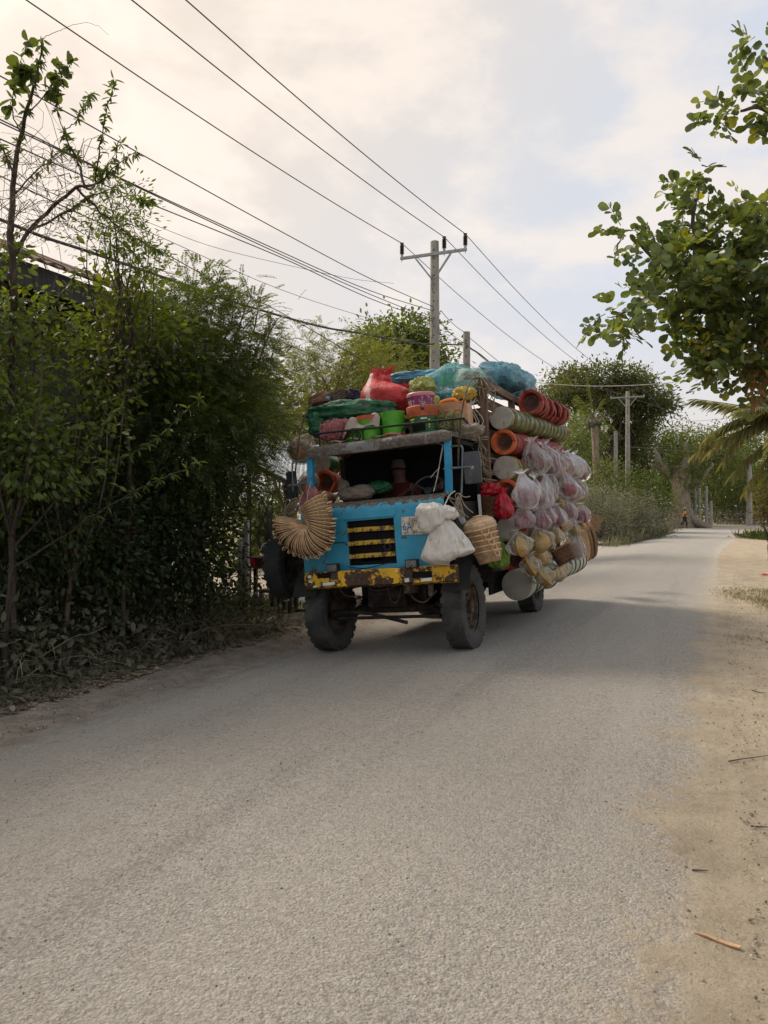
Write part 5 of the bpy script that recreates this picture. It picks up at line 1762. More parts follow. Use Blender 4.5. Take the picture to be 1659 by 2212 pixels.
# front sheet with radiator opening, curved over to the worn ledge under the windscreen
gx0, gx1, gz0, gz1 = -.292, .312, 1.056, 1.578
X0, X1 = -.90, .93
fp = TB(panel_with_hole(X0, X1, .985, 1.66, gx0, gx1, gz0, gz1, -.45, .04), 'front_panel', 'blue', bevel=.005)
mb = MB()
prof = [(-.45, 1.655), (-.447, 1.69), (-.435, 1.725), (-.40, 1.765), (-.33, 1.79), (-.15, 1.825), (-.05, 1.83)]
mb.sheet(lambda u, v: (X0 + (X1 - X0) * u, *[(prof[min(5, int(v * 6))][k] + (prof[min(5, int(v * 6)) + 1][k] - prof[min(5, int(v * 6))][k]) * (v * 6 - min(5, int(v * 6)))) + (.006 * noise.noise(Vector((u * 5, v * 3, k))) if 0 < v < 1 else 0) for k in (0, 1)]), 24, 12)
TB(mb, 'hood_ledge', 'blue')
TB(MB().bar((gx0 - .03, -.462, gz1 + .035), (gx1 + .02, -.462, gz1 + .035), .012, .03), 'grille_trim', 'blue', bevel=.003)
for z, tl in ((1.47, 0.012), (1.315, .0), (1.165, -.006)):
    mb = MB().box((0, 0, 0), (.60, .02, .052)).box((0, .02, .02), (.60, .04, .012))
    TB(mb, 'grille_slat', 'yellow_slat', T=Matrix.Translation(((gx0 + gx1) / 2, -.435, z)) @ Matrix.Rotation(tl, 4, 'Y'), bevel=.004)
for x in (gx0 + .008, gx1 - .008):
    TB(MB().box((x, -.425, 1.317), (.014, .02, .50)), 'grille_frame', 'chassis', bevel=.002)
mb = MB().box((0, -.28, 1.3), (.60, .06, .56))
for i in range(9):
    mb.box((-.24 + i * .06, -.32, 1.3), (.012, .02, .5))
mb.tube([(-.15, -.36, 1.12), (.0, -.37, 1.16), (.18, -.36, 1.13)], .03, 8).tube([(.12, -.36, 1.24), (.2, -.37, 1.3), (.22, -.36, 1.42)], .028, 8).box((-.02, -.37, 1.14), (.26, .06, .08))
TB(mb, 'radiator', 'chassis')
TB(MB().lathe([(.03, 0), (.05, .0), (.05, .03), (.03, .03), (.03, 0)], 14, Matrix.Translation((.20, -.40, 1.25)) @ Matrix.Rotation(R(90), 4, 'X')), 'hose_ring', 'dark')

# bumper: long dented beam, black blocks put in for the shade of its openings
bx0, bx1, bz0, bz1 = -.835, 1.06, .826, 1.008
mb = MB()
N_ = 60
vs, fs = [], []
prof = [(.09, -.02), (.01, 0), (-.012, .012), (-.012, .17), (.0, .182), (.09, .186)]
for i in range(N_ + 1):
    u = i / N_
    x = bx0 + (bx1 - bx0) * u
    dent = .010 * noise.noise(Vector((x * 3.1, 1, 2))) + .006 * noise.noise(Vector((x * 9, 4, 1)))
    cr = .03 * sm((abs(u - .5) - .44) / .06)
    for (y, z) in prof:
        vs.append((x, -.6 + y + dent * 1.6 + cr, bz0 + z + dent * (1 if z < .1 else .4)))
k = len(prof)
for i in range(N_):
    for j in range(k - 1):
        fs.append((i * k + j, (i + 1) * k + j, (i + 1) * k + j + 1, i * k + j + 1))
fs += [tuple(range(k)), tuple(reversed(range(N_ * k, N_ * k + k)))]
mb.add(vs, fs)
bump = TB(mb, 'bumper', 'yellow')
for px, py, w_, h_ in ((700, 1243, .175, .06), (912, 1241, .235, .068)):
    p = ly(px, py, -.615)
    TB(MB().box((0, 0, 0), (w_, .012, h_)), 'bumper_slot_shade', 'cabin', bump, T=Matrix.Translation((p.x, -.617, p.z)))
for px, py, w_, h_ in ((711, 1261, .15, .036), (922, 1252, .13, .036)):
    p = ly(px, py, -.62)
    TB(MB().box((0, 0, 0), (w_, .022, h_)), 'side_lamp', 'white_print', bump, T=Matrix.Translation((p.x, -.63, p.z)) @ Matrix.Rotation(-.05, 4, 'Y'), bevel=.008)
for px, py, w_, h_ in ((879, 1253, .055, .042), (669, 1246, .045, .03), (671, 1257, .05, .018), (681, 1267, .05, .02), (857, 1233, .03, .025), (940, 1240, .09, .045)):
    p = ly(px, py, -.615)
    TB(MB().box((0, 0, 0), (w_, .004, h_)), 'sticker', 'white_print' if px != 940 else 'yellow_slat', bump, T=Matrix.Translation((p.x, -.6165, p.z)) @ Matrix.Rotation(.1 * (px % 3 - 1), 4, 'Y'))
for px, py in ((717, 1227), (888, 1218)):
    p = ly(px, py, -.62)
    hl = TB(MB().box((0, .03, 0), (.15, .07, .10)), 'fog_lamp', 'dark', T=Matrix.Translation((p.x, -.62, p.z)), bevel=.012)
    TB(MB().box((0, -.007, 0), (.125, .008, .078)), 'lens', 'lamp_lens', hl, bevel=.003)
    TB(MB().box((0, .03, -.065), (.05, .03, .04)), 'bracket', 'chassis', hl)
mb = MB()
mb.tube(smooth_pts([(.02, -.64, .80), (.1, -.645, .77), (.28, -.64, .78), (.42, -.645, .86), (.52, -.64, .99), (.6, -.62, 1.05)]), .005, 5)
mb.tube(smooth_pts([(-.9, -.47, 1.36), (-.6, -.48, 1.33), (-.34, -.48, 1.34), (-.3, -.46, 1.30)]), .006, 5)
mb.tube(smooth_pts([(-.30, -.47, 1.05), (-.1, -.475, 1.02), (.12, -.475, 1.05), (.3, -.47, 1.08)]), .005, 5)
TB(mb, 'loose_wire', 'dark')
# number plate
p = ly(869, 1135, -.455)
pw, ph = .46, .205
pl_c = ly(868, 1136, -.46); pl_x = pl_c.x; pl_z = pl_c.z
plate = TB(MB().box((pw / 2, 0, 0), (pw, .006, ph)), 'number_plate', 'plate', T=Matrix.Translation((pl_x, -.462, pl_z)) @ Matrix.Rotation(R(2), 4, 'Y'), bevel=.002)
RX = Matrix.Rotation(R(90), 4, 'X')
def ptext(txt, x, z, size, m, sx=1.): TB(text_mb(txt, size, Matrix.Translation((x, -.0042, z)) @ RX @ Matrix.Diagonal((sx, 1, 1, 1)), .0006), 'lettering', m, plate)
ptext('6A', .012, -.055, .135, 'plate_blue', .72)
ptext('\u2022KG CHHNANG', .012, -.095, .036, 'plate_dark', 1.35)
ptext('\u1780\u17c6\u1796\u1784\u17cb', .085, .045, .06, 'plate_dark', .9)

# cab: posts, roof, walls
mb = MB().bar((-.905, -.14, 1.80), (-.835, -.20, 2.50), .075, .075, (0, 1, 0)); TB(mb, 'cab_post', 'blue_post', bevel=.012)
mb = MB().bar((.90, -.14, 1.80), (.955, -.20, 2.50), .075, .075, (0, 1, 0)); TB(mb, 'cab_post', 'blue_post', bevel=.012)
for x in (-.93, .98):
    TB(MB().bar((x, .88, 1.0), (x, .88, 2.46), .07, .07, (0, 1, 0)), 'cab_post', 'dark', bevel=.01)
mb = MB()
prof = [(-.27, 2.395), (-.285, 2.42), (-.285, 2.485), (-.265, 2.52), (-.22, 2.54), (.3, 2.56), (.95, 2.55), (.95, 2.51), (-.2, 2.49), (-.24, 2.40)]
rx0, rx1 = -.875, 1.0
vs, fs = [], []
NX = 20
for i in range(NX + 1):
    u = i / NX
    x = rx0 + (rx1 - rx0) * u
    ed = sm((abs(u - .5) - .46) / .04)
    for (y, z) in prof:
        d = .008 * noise.noise(Vector((x * 3, y * 3, 7)))
        vs.append((x, y + .02 * ed * (y < 0), z + d - .03 * ed * (z > 2.45)))
k = len(prof)
for i in range(NX):
    for j in range(k):
        fs.append((i * k + j, (i + 1) * k + j, (i + 1) * k + (j + 1) % k, i * k + (j + 1) % k))
fs += [tuple(range(k)), tuple(reversed(range(NX * k, NX * k + k)))]
TB(mb.add(vs, fs), 'cab_roof', 'roof_metal')
TB(MB().box((0.02, .93, 1.75), (1.9, .05, 1.58)), 'cab_back_wall', 'cabin')
TB(MB().box((0.02, .25, 1.02), (1.84, 1.3, .05)), 'cab_floor', 'cabin')
TB(MB().box((0.02, -.38, 1.3), (1.78, .04, .7)), 'firewall', 'cabin')
for x in (-.915, .94):
    TB(MB().box((x, .35, 1.36), (.04, 1.0, .72)), 'cab_door', 'blue_post' if x < 0 else 'dark', bevel=.01)
TB(MB().box((0.02, -.06, 1.72), (1.76, .16, .12)), 'dashboard', 'cabin', bevel=.02)
TB(MB().box((.0, .62, 1.45), (1.5, .42, .18)).box((.0, .84, 1.75), (1.5, .12, .6)), 'bench_seat', 'cabin', bevel=.03)
swp = ly(925, 1060, .12)
sw = MB().tube([(.21 * math.cos(i * .2618), .21 * math.sin(i * .2618), 0) for i in range(24)], .016, 8, closed=True)
for a in (.5, 2.64, 4.71):
    sw.bar((0, 0, 0), (.2 * math.cos(a), .2 * math.sin(a), 0), .03, .015)
sw.lathe([(0, -.03), (.05, -.02), (.05, .015), (0, .02)], 12)
TB(sw, 'steering_wheel', 'black_plastic', T=Matrix.Translation(swp) @ Matrix.Rotation(R(58), 4, 'X'))
TB(MB().bar((.93, .1, 2.44), (.93, .85, 2.44), .05, .05), 'roof_side_rail', 'dark')

# roof rail
a, b, c_ = ly(683, 938, -.2), ly(984, 905, -.2), ly(1017, 919, .5)
pts = smooth_pts([a + Vector((-.02, .25, -.03)), a, a.lerp(b, .5), b, b + Vector((.06, .12, -.0)), Vector((1.0, .55, 2.66))], 5)
TB(MB().tube(pts, .014, 8), 'roof_rail', 'dark')
for px, py in ((770, 943), (877, 934)):
    p = ly(px, py - 1, -.205)
    TB(MB().tube([(p.x + .055 * math.cos(i * .3927), -.205, p.z + .055 * math.sin(i * .3927)) for i in range(16)], .009, 6, closed=True), 'rail_ring', 'dark')
for t in (.02, .35, .7, .98):
    q = a.lerp(b, t)
    TB(MB().tube([(q.x, -.2, q.z), (q.x, -.19, 2.53)], .010, 6), 'rail_post', 'dark')

# mirrors
def mirror(ctr, wd, ht, tubes, rot):
    mr = TB(MB().box((0, 0, 0), (wd, .05, ht)), 'mirror', 'mirror', T=Matrix.Translation(ctr) @ Matrix.Rotation(rot, 4, 'Z'), bevel=.035)
    I = mr.matrix_basis.inverted()
    mb = MB()
    for t, r in tubes:
        mb.tube([I @ p for p in smooth_pts(t, 4)], r, 8)
    TB(mb, 'mirror_bracket', 'steel', mr)
    TB(MB().lathe([(0, 0), (.02, 0), (.02, .02), (0, .025)], 10, Matrix.Rotation(R(90), 4, 'X') @ Matrix.Translation((0, 0, .025))), 'bolt', 'galv', mr)


Y = -.18
mirror(ly(1021, 1010, -.14), .20, .37, [([ly(957, 966, Y), ly(990, 963, Y), ly(998, 966, Y), ly(999, 985, Y), ly(997, 1059, Y), ly(992, 1085, Y)], .012), ([ly(958, 1013, Y), ly(990, 1010, Y), ly(1021, 1008, Y)], .013)], R(8))
mirror(ly(631, 1049, -.12), .145, .36, [([ly(671, 994, Y), ly(640, 997, Y), ly(632, 1002, Y), ly(633, 1062, Y)], .011), ([ly(622, 1050, Y), ly(660, 1044, Y)], .012)], R(-10))
# bent whip rods
TB(MB().tube(smooth_pts([ly(990, 1006, -.2), ly(991, 960, -.2), ly(996, 900, -.15), ly(1006, 850, 0.), ly(1018, 822, .3), ly(1034, 816, .6)], 5), .011, 7), 'whip_rod', 'rim')
TB(MB().tube(smooth_pts([ly(635, 1060, -.16), ly(641, 990, -.16), ly(648, 940, -.15), ly(660, 895, -.1), ly(676, 868, .0), ly(684, 862, .1)], 5), .010, 7), 'whip_rod', 'rim')

# chassis and running gear
for x in (-.38, .42):
    TB(MB().box((x, 2.4, .86), (.09, 5.6, .17)), 'chassis_rail', 'chassis', bevel=.01)
TB(MB().tube([(-.80, 0, .44), (-.5, 0, .44), (-.42, 0, .50), (.52, 0, .50), (.6, 0, .44), (.92, 0, .44)], .055, 10), 'front_axle', 'chassis')
TB(MB().tube([ly(735, 1322, -.28), ly(800, 1325, -.28), ly(880, 1345, -.28)], .022, 8).tube([(-.6, -.25, .42), (.72, -.25, .42)], .02, 8), 'tie_rod', 'chassis')
for x in (-.40, .50):
    mb = MB()
    for i in range(5):
        L = .62 - i * .1
        mb.sheet(lambda u, v: (x - .035 + .07 * v, -L + 2 * L * u, .60 - .018 * i + .12 * (2 * u - 1) ** 2 * (L / .62) ** 2), 8, 1)
    TB(mb, 'leaf_spring', 'chassis')
TB(MB().box((0.02, .2, .78), (.5, .7, .5)).tube([(0, .3, .7), (0, 1.8, .62), (0, 3.1, .55)], .06, 10).box((.0, -.3, .95), (1.2, .1, .16)), 'engine', 'chassis', bevel=.02)
for p_ in ([(.45, -.55, .82), (.5, -.5, .66), (.6, -.42, .6), (.75, -.4, .72)], [(-.5, -.4, .85), (-.45, -.3, .7), (-.3, -.2, .68)], [(.1, -.3, .8), (.14, -.3, .62), (.2, -.25, .60), (.24, -.2, .75)]):
    TB(MB().tube(smooth_pts(p_), .009, 5), 'hanging_hose', 'rim')
TB(MB().box((.70, -.45, .74), (.05, .05, .14)), 'bracket', 'rim')
TB(MB().box((.45, -.42, .76), (.14, .1, .1)), 'bracket', 'rim')
for s_ in (-1, 1):
    x = .06 + s_ * .95
    mb = MB()
    mb.sheet(lambda u, v: (x - .16 + .32 * v, .56 * math.cos(math.pi * (.12 + .76 * u)) * -1, .50 + .60 * math.sin(math.pi * (.12 + .76 * u))), 12, 2)
    TB(mb, 'mudguard', 'dark')


def make_wheel(r=.485, wd=.25, rub='tyre', nl=26, rim=True):
    prof = [(r * .60, -wd * .36), (r * .66, -wd * .46), (r * .80, -wd * .52), (r * .92, -wd * .50), (r * .975, -wd * .43), (r * .985, -wd * .2), (r * .985, wd * .2), (r * .975, wd * .43), (r * .92, wd * .50), (r * .80, wd * .52), (r * .66, wd * .46), (r * .60, wd * .36)]
    root = bpy.data.objects.new('wheel', None); COL.objects.link(root); root.empty_display_size = .1
    mb = MB().lathe(prof, 48)
    for i in range(nl):                   # lugs left and right of the tread, staggered
        for s_ in (-1, 1):
            a = 2 * math.pi * (i + (.5 if s_ > 0 else 0)) / nl
            T = Matrix.Rotation(a, 4, 'Z') @ Matrix.Translation((r * .985, 0, s_ * wd * .27)) @ Matrix.Rotation(s_ * .28, 4, 'X')
            hl, hh_ = 2 * math.pi * r / nl * .33, .016
            z0, z1 = s_ * wd * .24, s_ * wd * .485
            P8 = [(-.02, -hl * .8, z0), (-.02, hl * .8, z0), (hh_ * .2, hl * .7, z0), (hh_ * .2, -hl * .7, z0), (-.05, -hl, z1), (-.05, hl, z1), (hh_ * .4, hl * .9, z1), (hh_ * .4, -hl * .9, z1)]
            T = Matrix.Rotation(a, 4, 'Z') @ Matrix.Translation((r * .985, 0, 0))
            mb.add([T @ Vector(p) for p in P8], [(3, 2, 1, 0), (4, 5, 6, 7), (0, 1, 5, 4), (1, 2, 6, 5), (2, 3, 7, 6), (3, 0, 4, 7)])
    mb.build('tyre', rub, root, angle=30)
    if rim:
        d = wd * .3
        mb = MB().lathe([(r * .62, -d), (r * .60, -d * .9), (r * .57, d * .2), (r * .50, d * .35), (r * .40, d * .1), (r * .24, d * .55), (r * .16, d * .6), (r * .15, d * 1.3), (0, d * 1.35)], 32)
        mb.lathe([(r * .62, d), (r * .585, d * .9), (r * .565, d * .2)], 32)
        mb.build('rim', 'rim', root)
        for i in range(6):
            a = i * math.pi / 3
            MB().lathe([(0, d * .45), (.016, d * .45), (.016, d * .85), (0, d * .9)], 6, Matrix.Translation((r * .29 * math.cos(a), r * .29 * math.sin(a), 0))).build('nut', 'rim', root)
    return root


w0 = make_wheel()
w0.parent = truck
ROT = Matrix.Rotation(R(90), 4, 'Y')
ROTm = Matrix.Rotation(R(-90), 4, 'Y')
w0.matrix_basis = Matrix.Translation((.93, 0, .49)) @ ROT @ Matrix.Rotation(.1, 4, 'Z')
for x, y, rt in ((-.81, 0, ROTm), (.90, 3.5, ROT), (-.80, 3.5, ROTm)):
    wn = dup(w0, Matrix.Translation((x, y, .485)) @ rt @ Matrix.Rotation(.3 * y, 4, 'Z'))
    wn.parent = truck
TB(MB().tube([(-.9, 3.5, .48), (.9, 3.5, .48)], .07, 10).sphere((0, 3.5, .48), .2), 'rear_axle', 'chassis')

# wooden rack round the bed
TB(MB().box((0.02, 3.2, 1.0), (1.95, 4.4, .1)), 'bed_floor', 'wood_board')
TB(MB().box((0.02, 3.22, 1.95), (1.7, 4.2, 1.9)), 'dark_load_filler', 'cabin')  # plain black filler box for the inside of the load
ps = [(1.045, 1.0, .9, 3.30), (-.98, 1.0, .9, 3.1), (1.06, 2.4, .9, 3.2), (1.06, 3.9, .9, 3.2), (1.06, 5.35, .9, 3.2), (-1.0, 5.35, .9, 3.1)]
for x, y, z0, z1_ in ps:
    TB(MB().bar((x - .03, y, z0), (x + .045, y, z1_), .085, .085, (0, 1, 0)), 'rack_post', 'wood', bevel=.008)
TB(MB().bar((1.10, .92, 3.24), (1.12, 5.4, 3.20), .07, .10), 'rack_rail', 'wood_board', bevel=.006)
TB(MB().bar((-1.0, 1.03, 3.05), (1.04, 1.03, 3.16), .05, .10), 'rack_rail', 'wood_board', bevel=.006)
for i, z in enumerate((1.25, 1.6, 1.95, 2.3, 2.62, 2.86, 3.04)):
    TB(MB().bar((1.0, 1.05, z), (1.0 + .01 * (i % 2), 5.35, z + .01), .03, .15), 'rack_slat', 'wood_board', bevel=.004)
    if z > 2.5:
        TB(MB().bar((-.95, 1.065, z), (1.0, 1.065, z + .01), .03, .13), 'rack_slat', 'wood_board', bevel=.004)
for x in (.55, .82):
    TB(MB().bar((x, 1.1, 2.4), (x, 1.1, 3.2), .04, .06, (0, 1, 0)), 'rack_slat', 'wood', bevel=.004)
TB(MB().box((1.0, 2.0, .72), (.12, .18, .5)), 'toolbox_stay', 'dark')
for x in (-.93, .90):  # added boards that deepen the shade under the truck
    TB(MB().box((x, 2.0, .74), (.03, 1.6, .48)), 'underbody_shade_board', 'dark')
    TB(MB().box((x, 4.75, .74), (.03, 1.2, .48)), 'underbody_shade_board', 'dark')
TB(MB().box((0, 5.38, .72), (1.9, .05, .55)), 'rear_shade_board', 'dark')  # added board closing the rear, for darker shade below
TB(MB().box((-.02, 1.5, .62), (.9, .5, .4)), 'underbody_shade_box', 'chassis', bevel=.04)  # added box, put in to darken the space under the bed

# driver at the wheel, cab shade put into skin, shirt and cap colours
dc = ly(868, 1080, .60)
drv_ = thing('person', 'truck driver in a shade-darkened red shirt and cap with hand on the wheel', 'person', T=TM @ Matrix.Translation((dc.x, .60, 1.50)))
hw = swp - Vector((dc.x, .60, 1.50))
hl_ = Vector((hw.x - .185, hw.y - .02, hw.z + .06)); hr_ = Vector((hw.x + .19, hw.y - .02, hw.z + .05))
J = [(0, 0, 0, .14), (0, .03, .25, .15), (0, .02, .45, .15), (0, 0, .56, .06), (0, -.03, .65, .09), (0, -.03, .74, .085),
     (.2, 0, .46, .06), (.26, -.16, .24, .045), (*hr_, .03), (-.2, 0, .46, .06), (-.16, -.16, .22, .045), (*hl_, .03),
     (.1, -.1, -.02, .09), (.13, -.42, .0, .07), (.13, -.45, -.4, .05), (-.1, -.1, -.02, .09), (-.13, -.42, .0, .07), (-.13, -.45, -.4, .05)]
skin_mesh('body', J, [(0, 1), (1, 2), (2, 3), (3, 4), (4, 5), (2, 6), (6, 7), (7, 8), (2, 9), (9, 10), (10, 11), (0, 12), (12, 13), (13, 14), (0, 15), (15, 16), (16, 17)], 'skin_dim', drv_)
skin_mesh('shirt', [(0, 0, -.02, .17), (0, .03, .25, .175), (0, .02, .45, .175), (0, 0, .53, .08), (.2, 0, .46, .08), (.25, -.10, .32, .07), (-.2, 0, .46, .08), (-.18, -.10, .32, .07)], [(0, 1), (1, 2), (2, 3), (2, 4), (4, 5), (2, 6), (6, 7)], 'red_shirt_shaded', drv_)
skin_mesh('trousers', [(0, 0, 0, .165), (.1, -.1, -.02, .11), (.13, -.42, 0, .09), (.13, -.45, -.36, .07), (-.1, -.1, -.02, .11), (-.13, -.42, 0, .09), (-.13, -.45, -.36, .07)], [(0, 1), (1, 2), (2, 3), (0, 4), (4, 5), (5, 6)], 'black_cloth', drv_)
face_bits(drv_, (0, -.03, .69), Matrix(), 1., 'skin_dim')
MB().lathe([(0, .11), (.07, .10), (.095, .03), (.097, -.01), (0, -.01)], 16, Matrix.Translation((0, -.03, .735))).sheet(lambda u, v: (-.07 + .14 * u, -.11 - .07 * v, .735 - .015 * v), 4, 2).build('cap', 'tyre', drv_)  # cap takes a near-black colour to sink into the cab shade
for hp, sg in ((hl_, -1), (hr_, 1)):
    for k in range(4):
        q = hp + Vector((sg * -.01, -.03, .03 - .022 * k))
        MB().tube([hp + Vector((0, 0, .015 - .012 * k)), q + Vector((0, -.012, .01)), q + Vector((sg * .02, -.03, 0)), q + Vector((sg * .035, -.01, -.005))], [.010, .0095, .009, .007], 6).build('finger', 'skin_dim', drv_)
    MB().tube([hp + Vector((0, .01, -.02)), hp + Vector((sg * -.02, -.02, -.045)), hp + Vector((sg * -.005, -.045, -.05))], [.012, .011, .008], 6).build('thumb', 'skin_dim', drv_)

# ================================================================== THE WARES (each its own thing, hung on or stacked on the truck)
ORD = ['first', 'second', 'third', 'fourth', 'fifth', 'sixth', 'seventh', 'eighth', 'ninth', 'tenth', 'eleventh', 'twelfth', 'thirteenth', 'fourteenth', 'fifteenth', 'sixteenth']
AX = Matrix.Rotation(R(90), 4, 'X')            # lathe axis z -> -y (mouth toward the front)


def place(mb, name, label, cat, p, m, group=None, rot=None, **k):
    o = mb.build(name, m, T=tloc(p, rot), **k)
    return tag(o, label, cat, group)


def soft(name, label, cat, px, py, y, w_, h_, d_, m, amp=.22, freq=3., seed=1., e=.8, flat=.3, fold=(1, 1, 1), rot=0., dz=0., group=None):
    p = ly(px, py, y); k = mpp(p)
    return place(lump(w_ * k / 2, d_ / 2, h_ * k / 2, amp, freq, seed, e=e, flat=flat, fold=fold), name, label, cat, (p.x, p.y, p.z + dz), m, group, Matrix.Rotation(rot, 4, 'Y'), angle=180)


# ---- clay stoves -------------------------------------------------
def grate_mb(r, z, cell=.034, hole=.012, th=.02):
    mb = MB()
    for qq in range(-5, 6):
        for rr in range(-5, 6):
            cx, cy = cell * (qq + rr / 2), cell * rr * .866
            if math.hypot(cx, cy) > r - cell * .55:
                continue
            vs, fs = [], []
            for i in range(12):
                a = i * math.pi / 6 + math.pi / 6
                hr = cell / 2 / math.cos(((a - math.pi / 6 + math.pi / 6) % (math.pi / 3)) - math.pi / 6) if True else 0
                vs.append((cx + hr * math.cos(a), cy + hr * math.sin(a), z))
            for rad, zz in ((hole, z), (hole, z - th)):
                for i in range(12):
                    a = i * math.pi / 6 + math.pi / 6
                    vs.append((cx + rad * math.cos(a), cy + rad * math.sin(a), zz))
            for i in range(12):
                j = (i + 1) % 12
                fs += [(i, j, 12 + j, 12 + i), (12 + i, 12 + j, 24 + j, 24 + i)]
            mb.add(vs, fs)
    mb.lathe([(r + .002, z - .004), (r - cell * .9, z - .004), (r - cell * .9, z - .03), (0, z - .032)], 20)
    return mb


def make_stove(name, label, R_, h, body, ringm, face='ring', group=None, rec=.10, sides=24):
    """lathe axis +z is the mouth. face: ring (mouth with grate) or base (flat grey bottom)"""
    root = thing(name, label, 'clay stove', group=group)
    b = MB()
    if face == 'ring':
        pr = [(R_ * .80, -h), (R_ * .97, -.05), (R_ * .985, -.045)]
    else:
        pr = [(R_ * .97, -h), (R_ * .985, -h + .012), (R_ * .99, -.012), (R_ * .97, -.004)]
    b.lathe(pr, 32).build('body', body, root)
    if face == 'ring':
        seg = MB()
        for k in range(3):
            a0, a1 = k * 2.094 + .08, k * 2.094 + 2.014
            n = 9
            vs, fs = [], []
            for i in range(n + 1):
                a = a0 + (a1 - a0) * i / n
                ro = R_ / math.cos(((a + .26) % .7854) - .3927) * .955 if sides == 8 else R_
                li = .016 * math.sin(math.pi * i / n) ** .3
                for rr, z in ((ro, -.05), (ro * 1.005, -.012), (ro * .97, li), (R_ * .74, li - .004), (R_ * .69, -.012), (R_ * .67, -.05)):
                    vs.append((rr * math.cos(a), rr * math.sin(a), z))
            for i in range(n):
                for j in range(5):
                    fs.append((i * 6 + j, (i + 1) * 6 + j, (i + 1) * 6 + j + 1, i * 6 + j + 1))
            fs += [tuple(range(6)), tuple(range(n * 6 + 5, n * 6 - 1, -1))]
            seg.add(vs, fs)
        seg.lathe([(R_ * .99, -.052), (R_ * .985, -.022), (R_ * .70, -.025), (R_ * .66, -.05), (R_ * .60, -rec - .02)], 32)
        seg.build('rim', ringm, root)
        grate_mb(R_ * .62, -rec).build('grate', 'grate', root)
    else:
        MB().lathe([(0, .004), (R_ * .93, .002), (R_ * .965, -.008), (R_ * .965, -.02)], 32).build('base', 'concrete', root)
        MB().lathe([(R_ * .985, -h), (R_ * 1.04, -h - .005), (R_ * 1.05, -h - .04), (R_ * .7, -h - .045)], 32).build('rim', ringm, root)
    return root


def bands(name, label, R_, h, mA, mB_, group):
    """one tin-banded stove seen edge on in a row: bright tin side, clay rim, dark seam"""
    root = thing(name, label, 'clay stove', group=group)
    MB().lathe([(R_ * .80, 0), (R_ * .93, -.004), (R_ * .97, -.012), (R_ * .985, -h * .5), (R_ * .99, -h * .74), (R_ * .96, -h * .76)], 32).build('body', mA, root)
    MB().lathe([(R_ * .9, -h * .76), (R_ * 1.02, -h * .765), (R_ * 1.045, -h * .80), (R_ * 1.03, -h * .93), (R_ * .85, -h * .96)], 32).build('rim', mB_, root)
    MB().lathe([(R_ * .992, -h * .40), (R_ * 1.0, -h * .41), (R_ * 1.0, -h * .45), (R_ * .992, -h * .46)], 32).build('hoop', 'band_dark', root)
    return root


def row(first, nxt, p0, p1, n, labels, wob=.006):
    p0, p1 = Vector(p0), Vector(p1)
    ax = (p1 - p0).normalized()
    Q = Vector((0, 0, 1)).rotation_difference(-ax).to_matrix().to_4x4()
    first.matrix_basis = TM @ Matrix.Translation(p0) @ Q
    for i in range(1, n):
        p = p0.lerp(p1, i / (n - 1)) + Vector((rng.normal(), 0, rng.normal())) * wob
        T = TM @ Matrix.Translation(p) @ Q @ Matrix.Rotation(rng.uniform(0, 6.28), 4, 'Z') @ Matrix.Rotation(rng.normal() * .03, 4, 'X')
        if i == 1:
            nxt.matrix_basis = T; nxt['label'] = labels(i)
        else:
            dup(nxt, T, labels(i))


XR = 1.24
# green tin row, concrete base to the front
a = lx(1082, 903, XR); b = lx(1203, 934, XR + .02)
g1 = 'green tin stoves stacked in the upper row'
row(make_stove('clay_stove', 'green tin stove with pale concrete base facing front, head of the upper green row', .157, .14, 'green_band', 'red_clay', 'base', g1),
    bands('clay_stove', '', .157, .20, 'green_band', 'red_clay', g1), a, b, 14,
    lambda i: f'green tin banded stove with red rim, {ORD[i]} from the front in the upper green row')
# red octagonal row on top
a = lx(1145, 868, 1.38); b = lx(1203, 898, 1.38)
g2 = 'red clay stoves in the topmost row'
f_ = make_stove('clay_stove', 'red eight sided clay stove with open grate, head of the topmost red row', .185, .30, 'red_clay', 'red_clay', 'ring', g2, .11, 8)
n_ = make_stove('clay_stove', '', .180, .22, 'red_clay', 'red_clay', 'ring', g2, .10, 8)
row(f_, n_, a, b, 8, lambda i: f'red clay stove, {ORD[i]} from the front in the topmost red row', .012)
# second row: orange ring in front, red ones behind
a = lx(1087, 955, XR); b = lx(1196, 975, XR)
g3 = 'clay stoves in the row under the green one'
row(make_stove('clay_stove', 'orange clay stove with round grate facing front under the concrete base', .168, .22, 'green_band', 'orange_clay', 'ring', g3, .09),
    bands('clay_stove', '', .15, .22, 'red_clay', 'red_clay', g3), a, b, 13, lambda i: f'red clay stove, {ORD[i]} from the front in the row under the green one')
# third row: grey base, fourth: orange ring half hidden
a = lx(1091, 1011, XR); b = lx(1140, 1024, XR)
g4 = 'green stoves beside the rack post at mirror height'
row(make_stove('clay_stove', 'dark green stove with stained concrete base facing front beside the right mirror', .165, .16, 'green_band', 'orange_clay', 'base', g4),
    bands('clay_stove', '', .16, .22, 'dark_green', 'orange_clay', g4), a, b, 5, lambda i: f'dark green stove, {ORD[i]} from the front in the row at mirror height')
a = lx(1092, 1062, XR); b = lx(1140, 1075, XR)
row(make_stove('clay_stove', 'orange clay stove ring half hidden by the red bag', .165, .2, 'orange_clay', 'orange_clay', 'ring', 'clay stoves low beside the bags', .09),
    bands('clay_stove', '', .15, .2, 'orange_clay', 'red_clay', 'clay stoves low beside the bags'), a, b, 3, lambda i: f'orange clay stove, {ORD[i]} in the row behind the red bag')
a = lx(1096, 1141, XR); 
s5 = make_stove('clay_stove', 'stove with smooth grey base facing front below the red bag', .150, .25, 'dark_green', 'orange_clay', 'base', None)
s5.matrix_basis = tloc(a, AX)
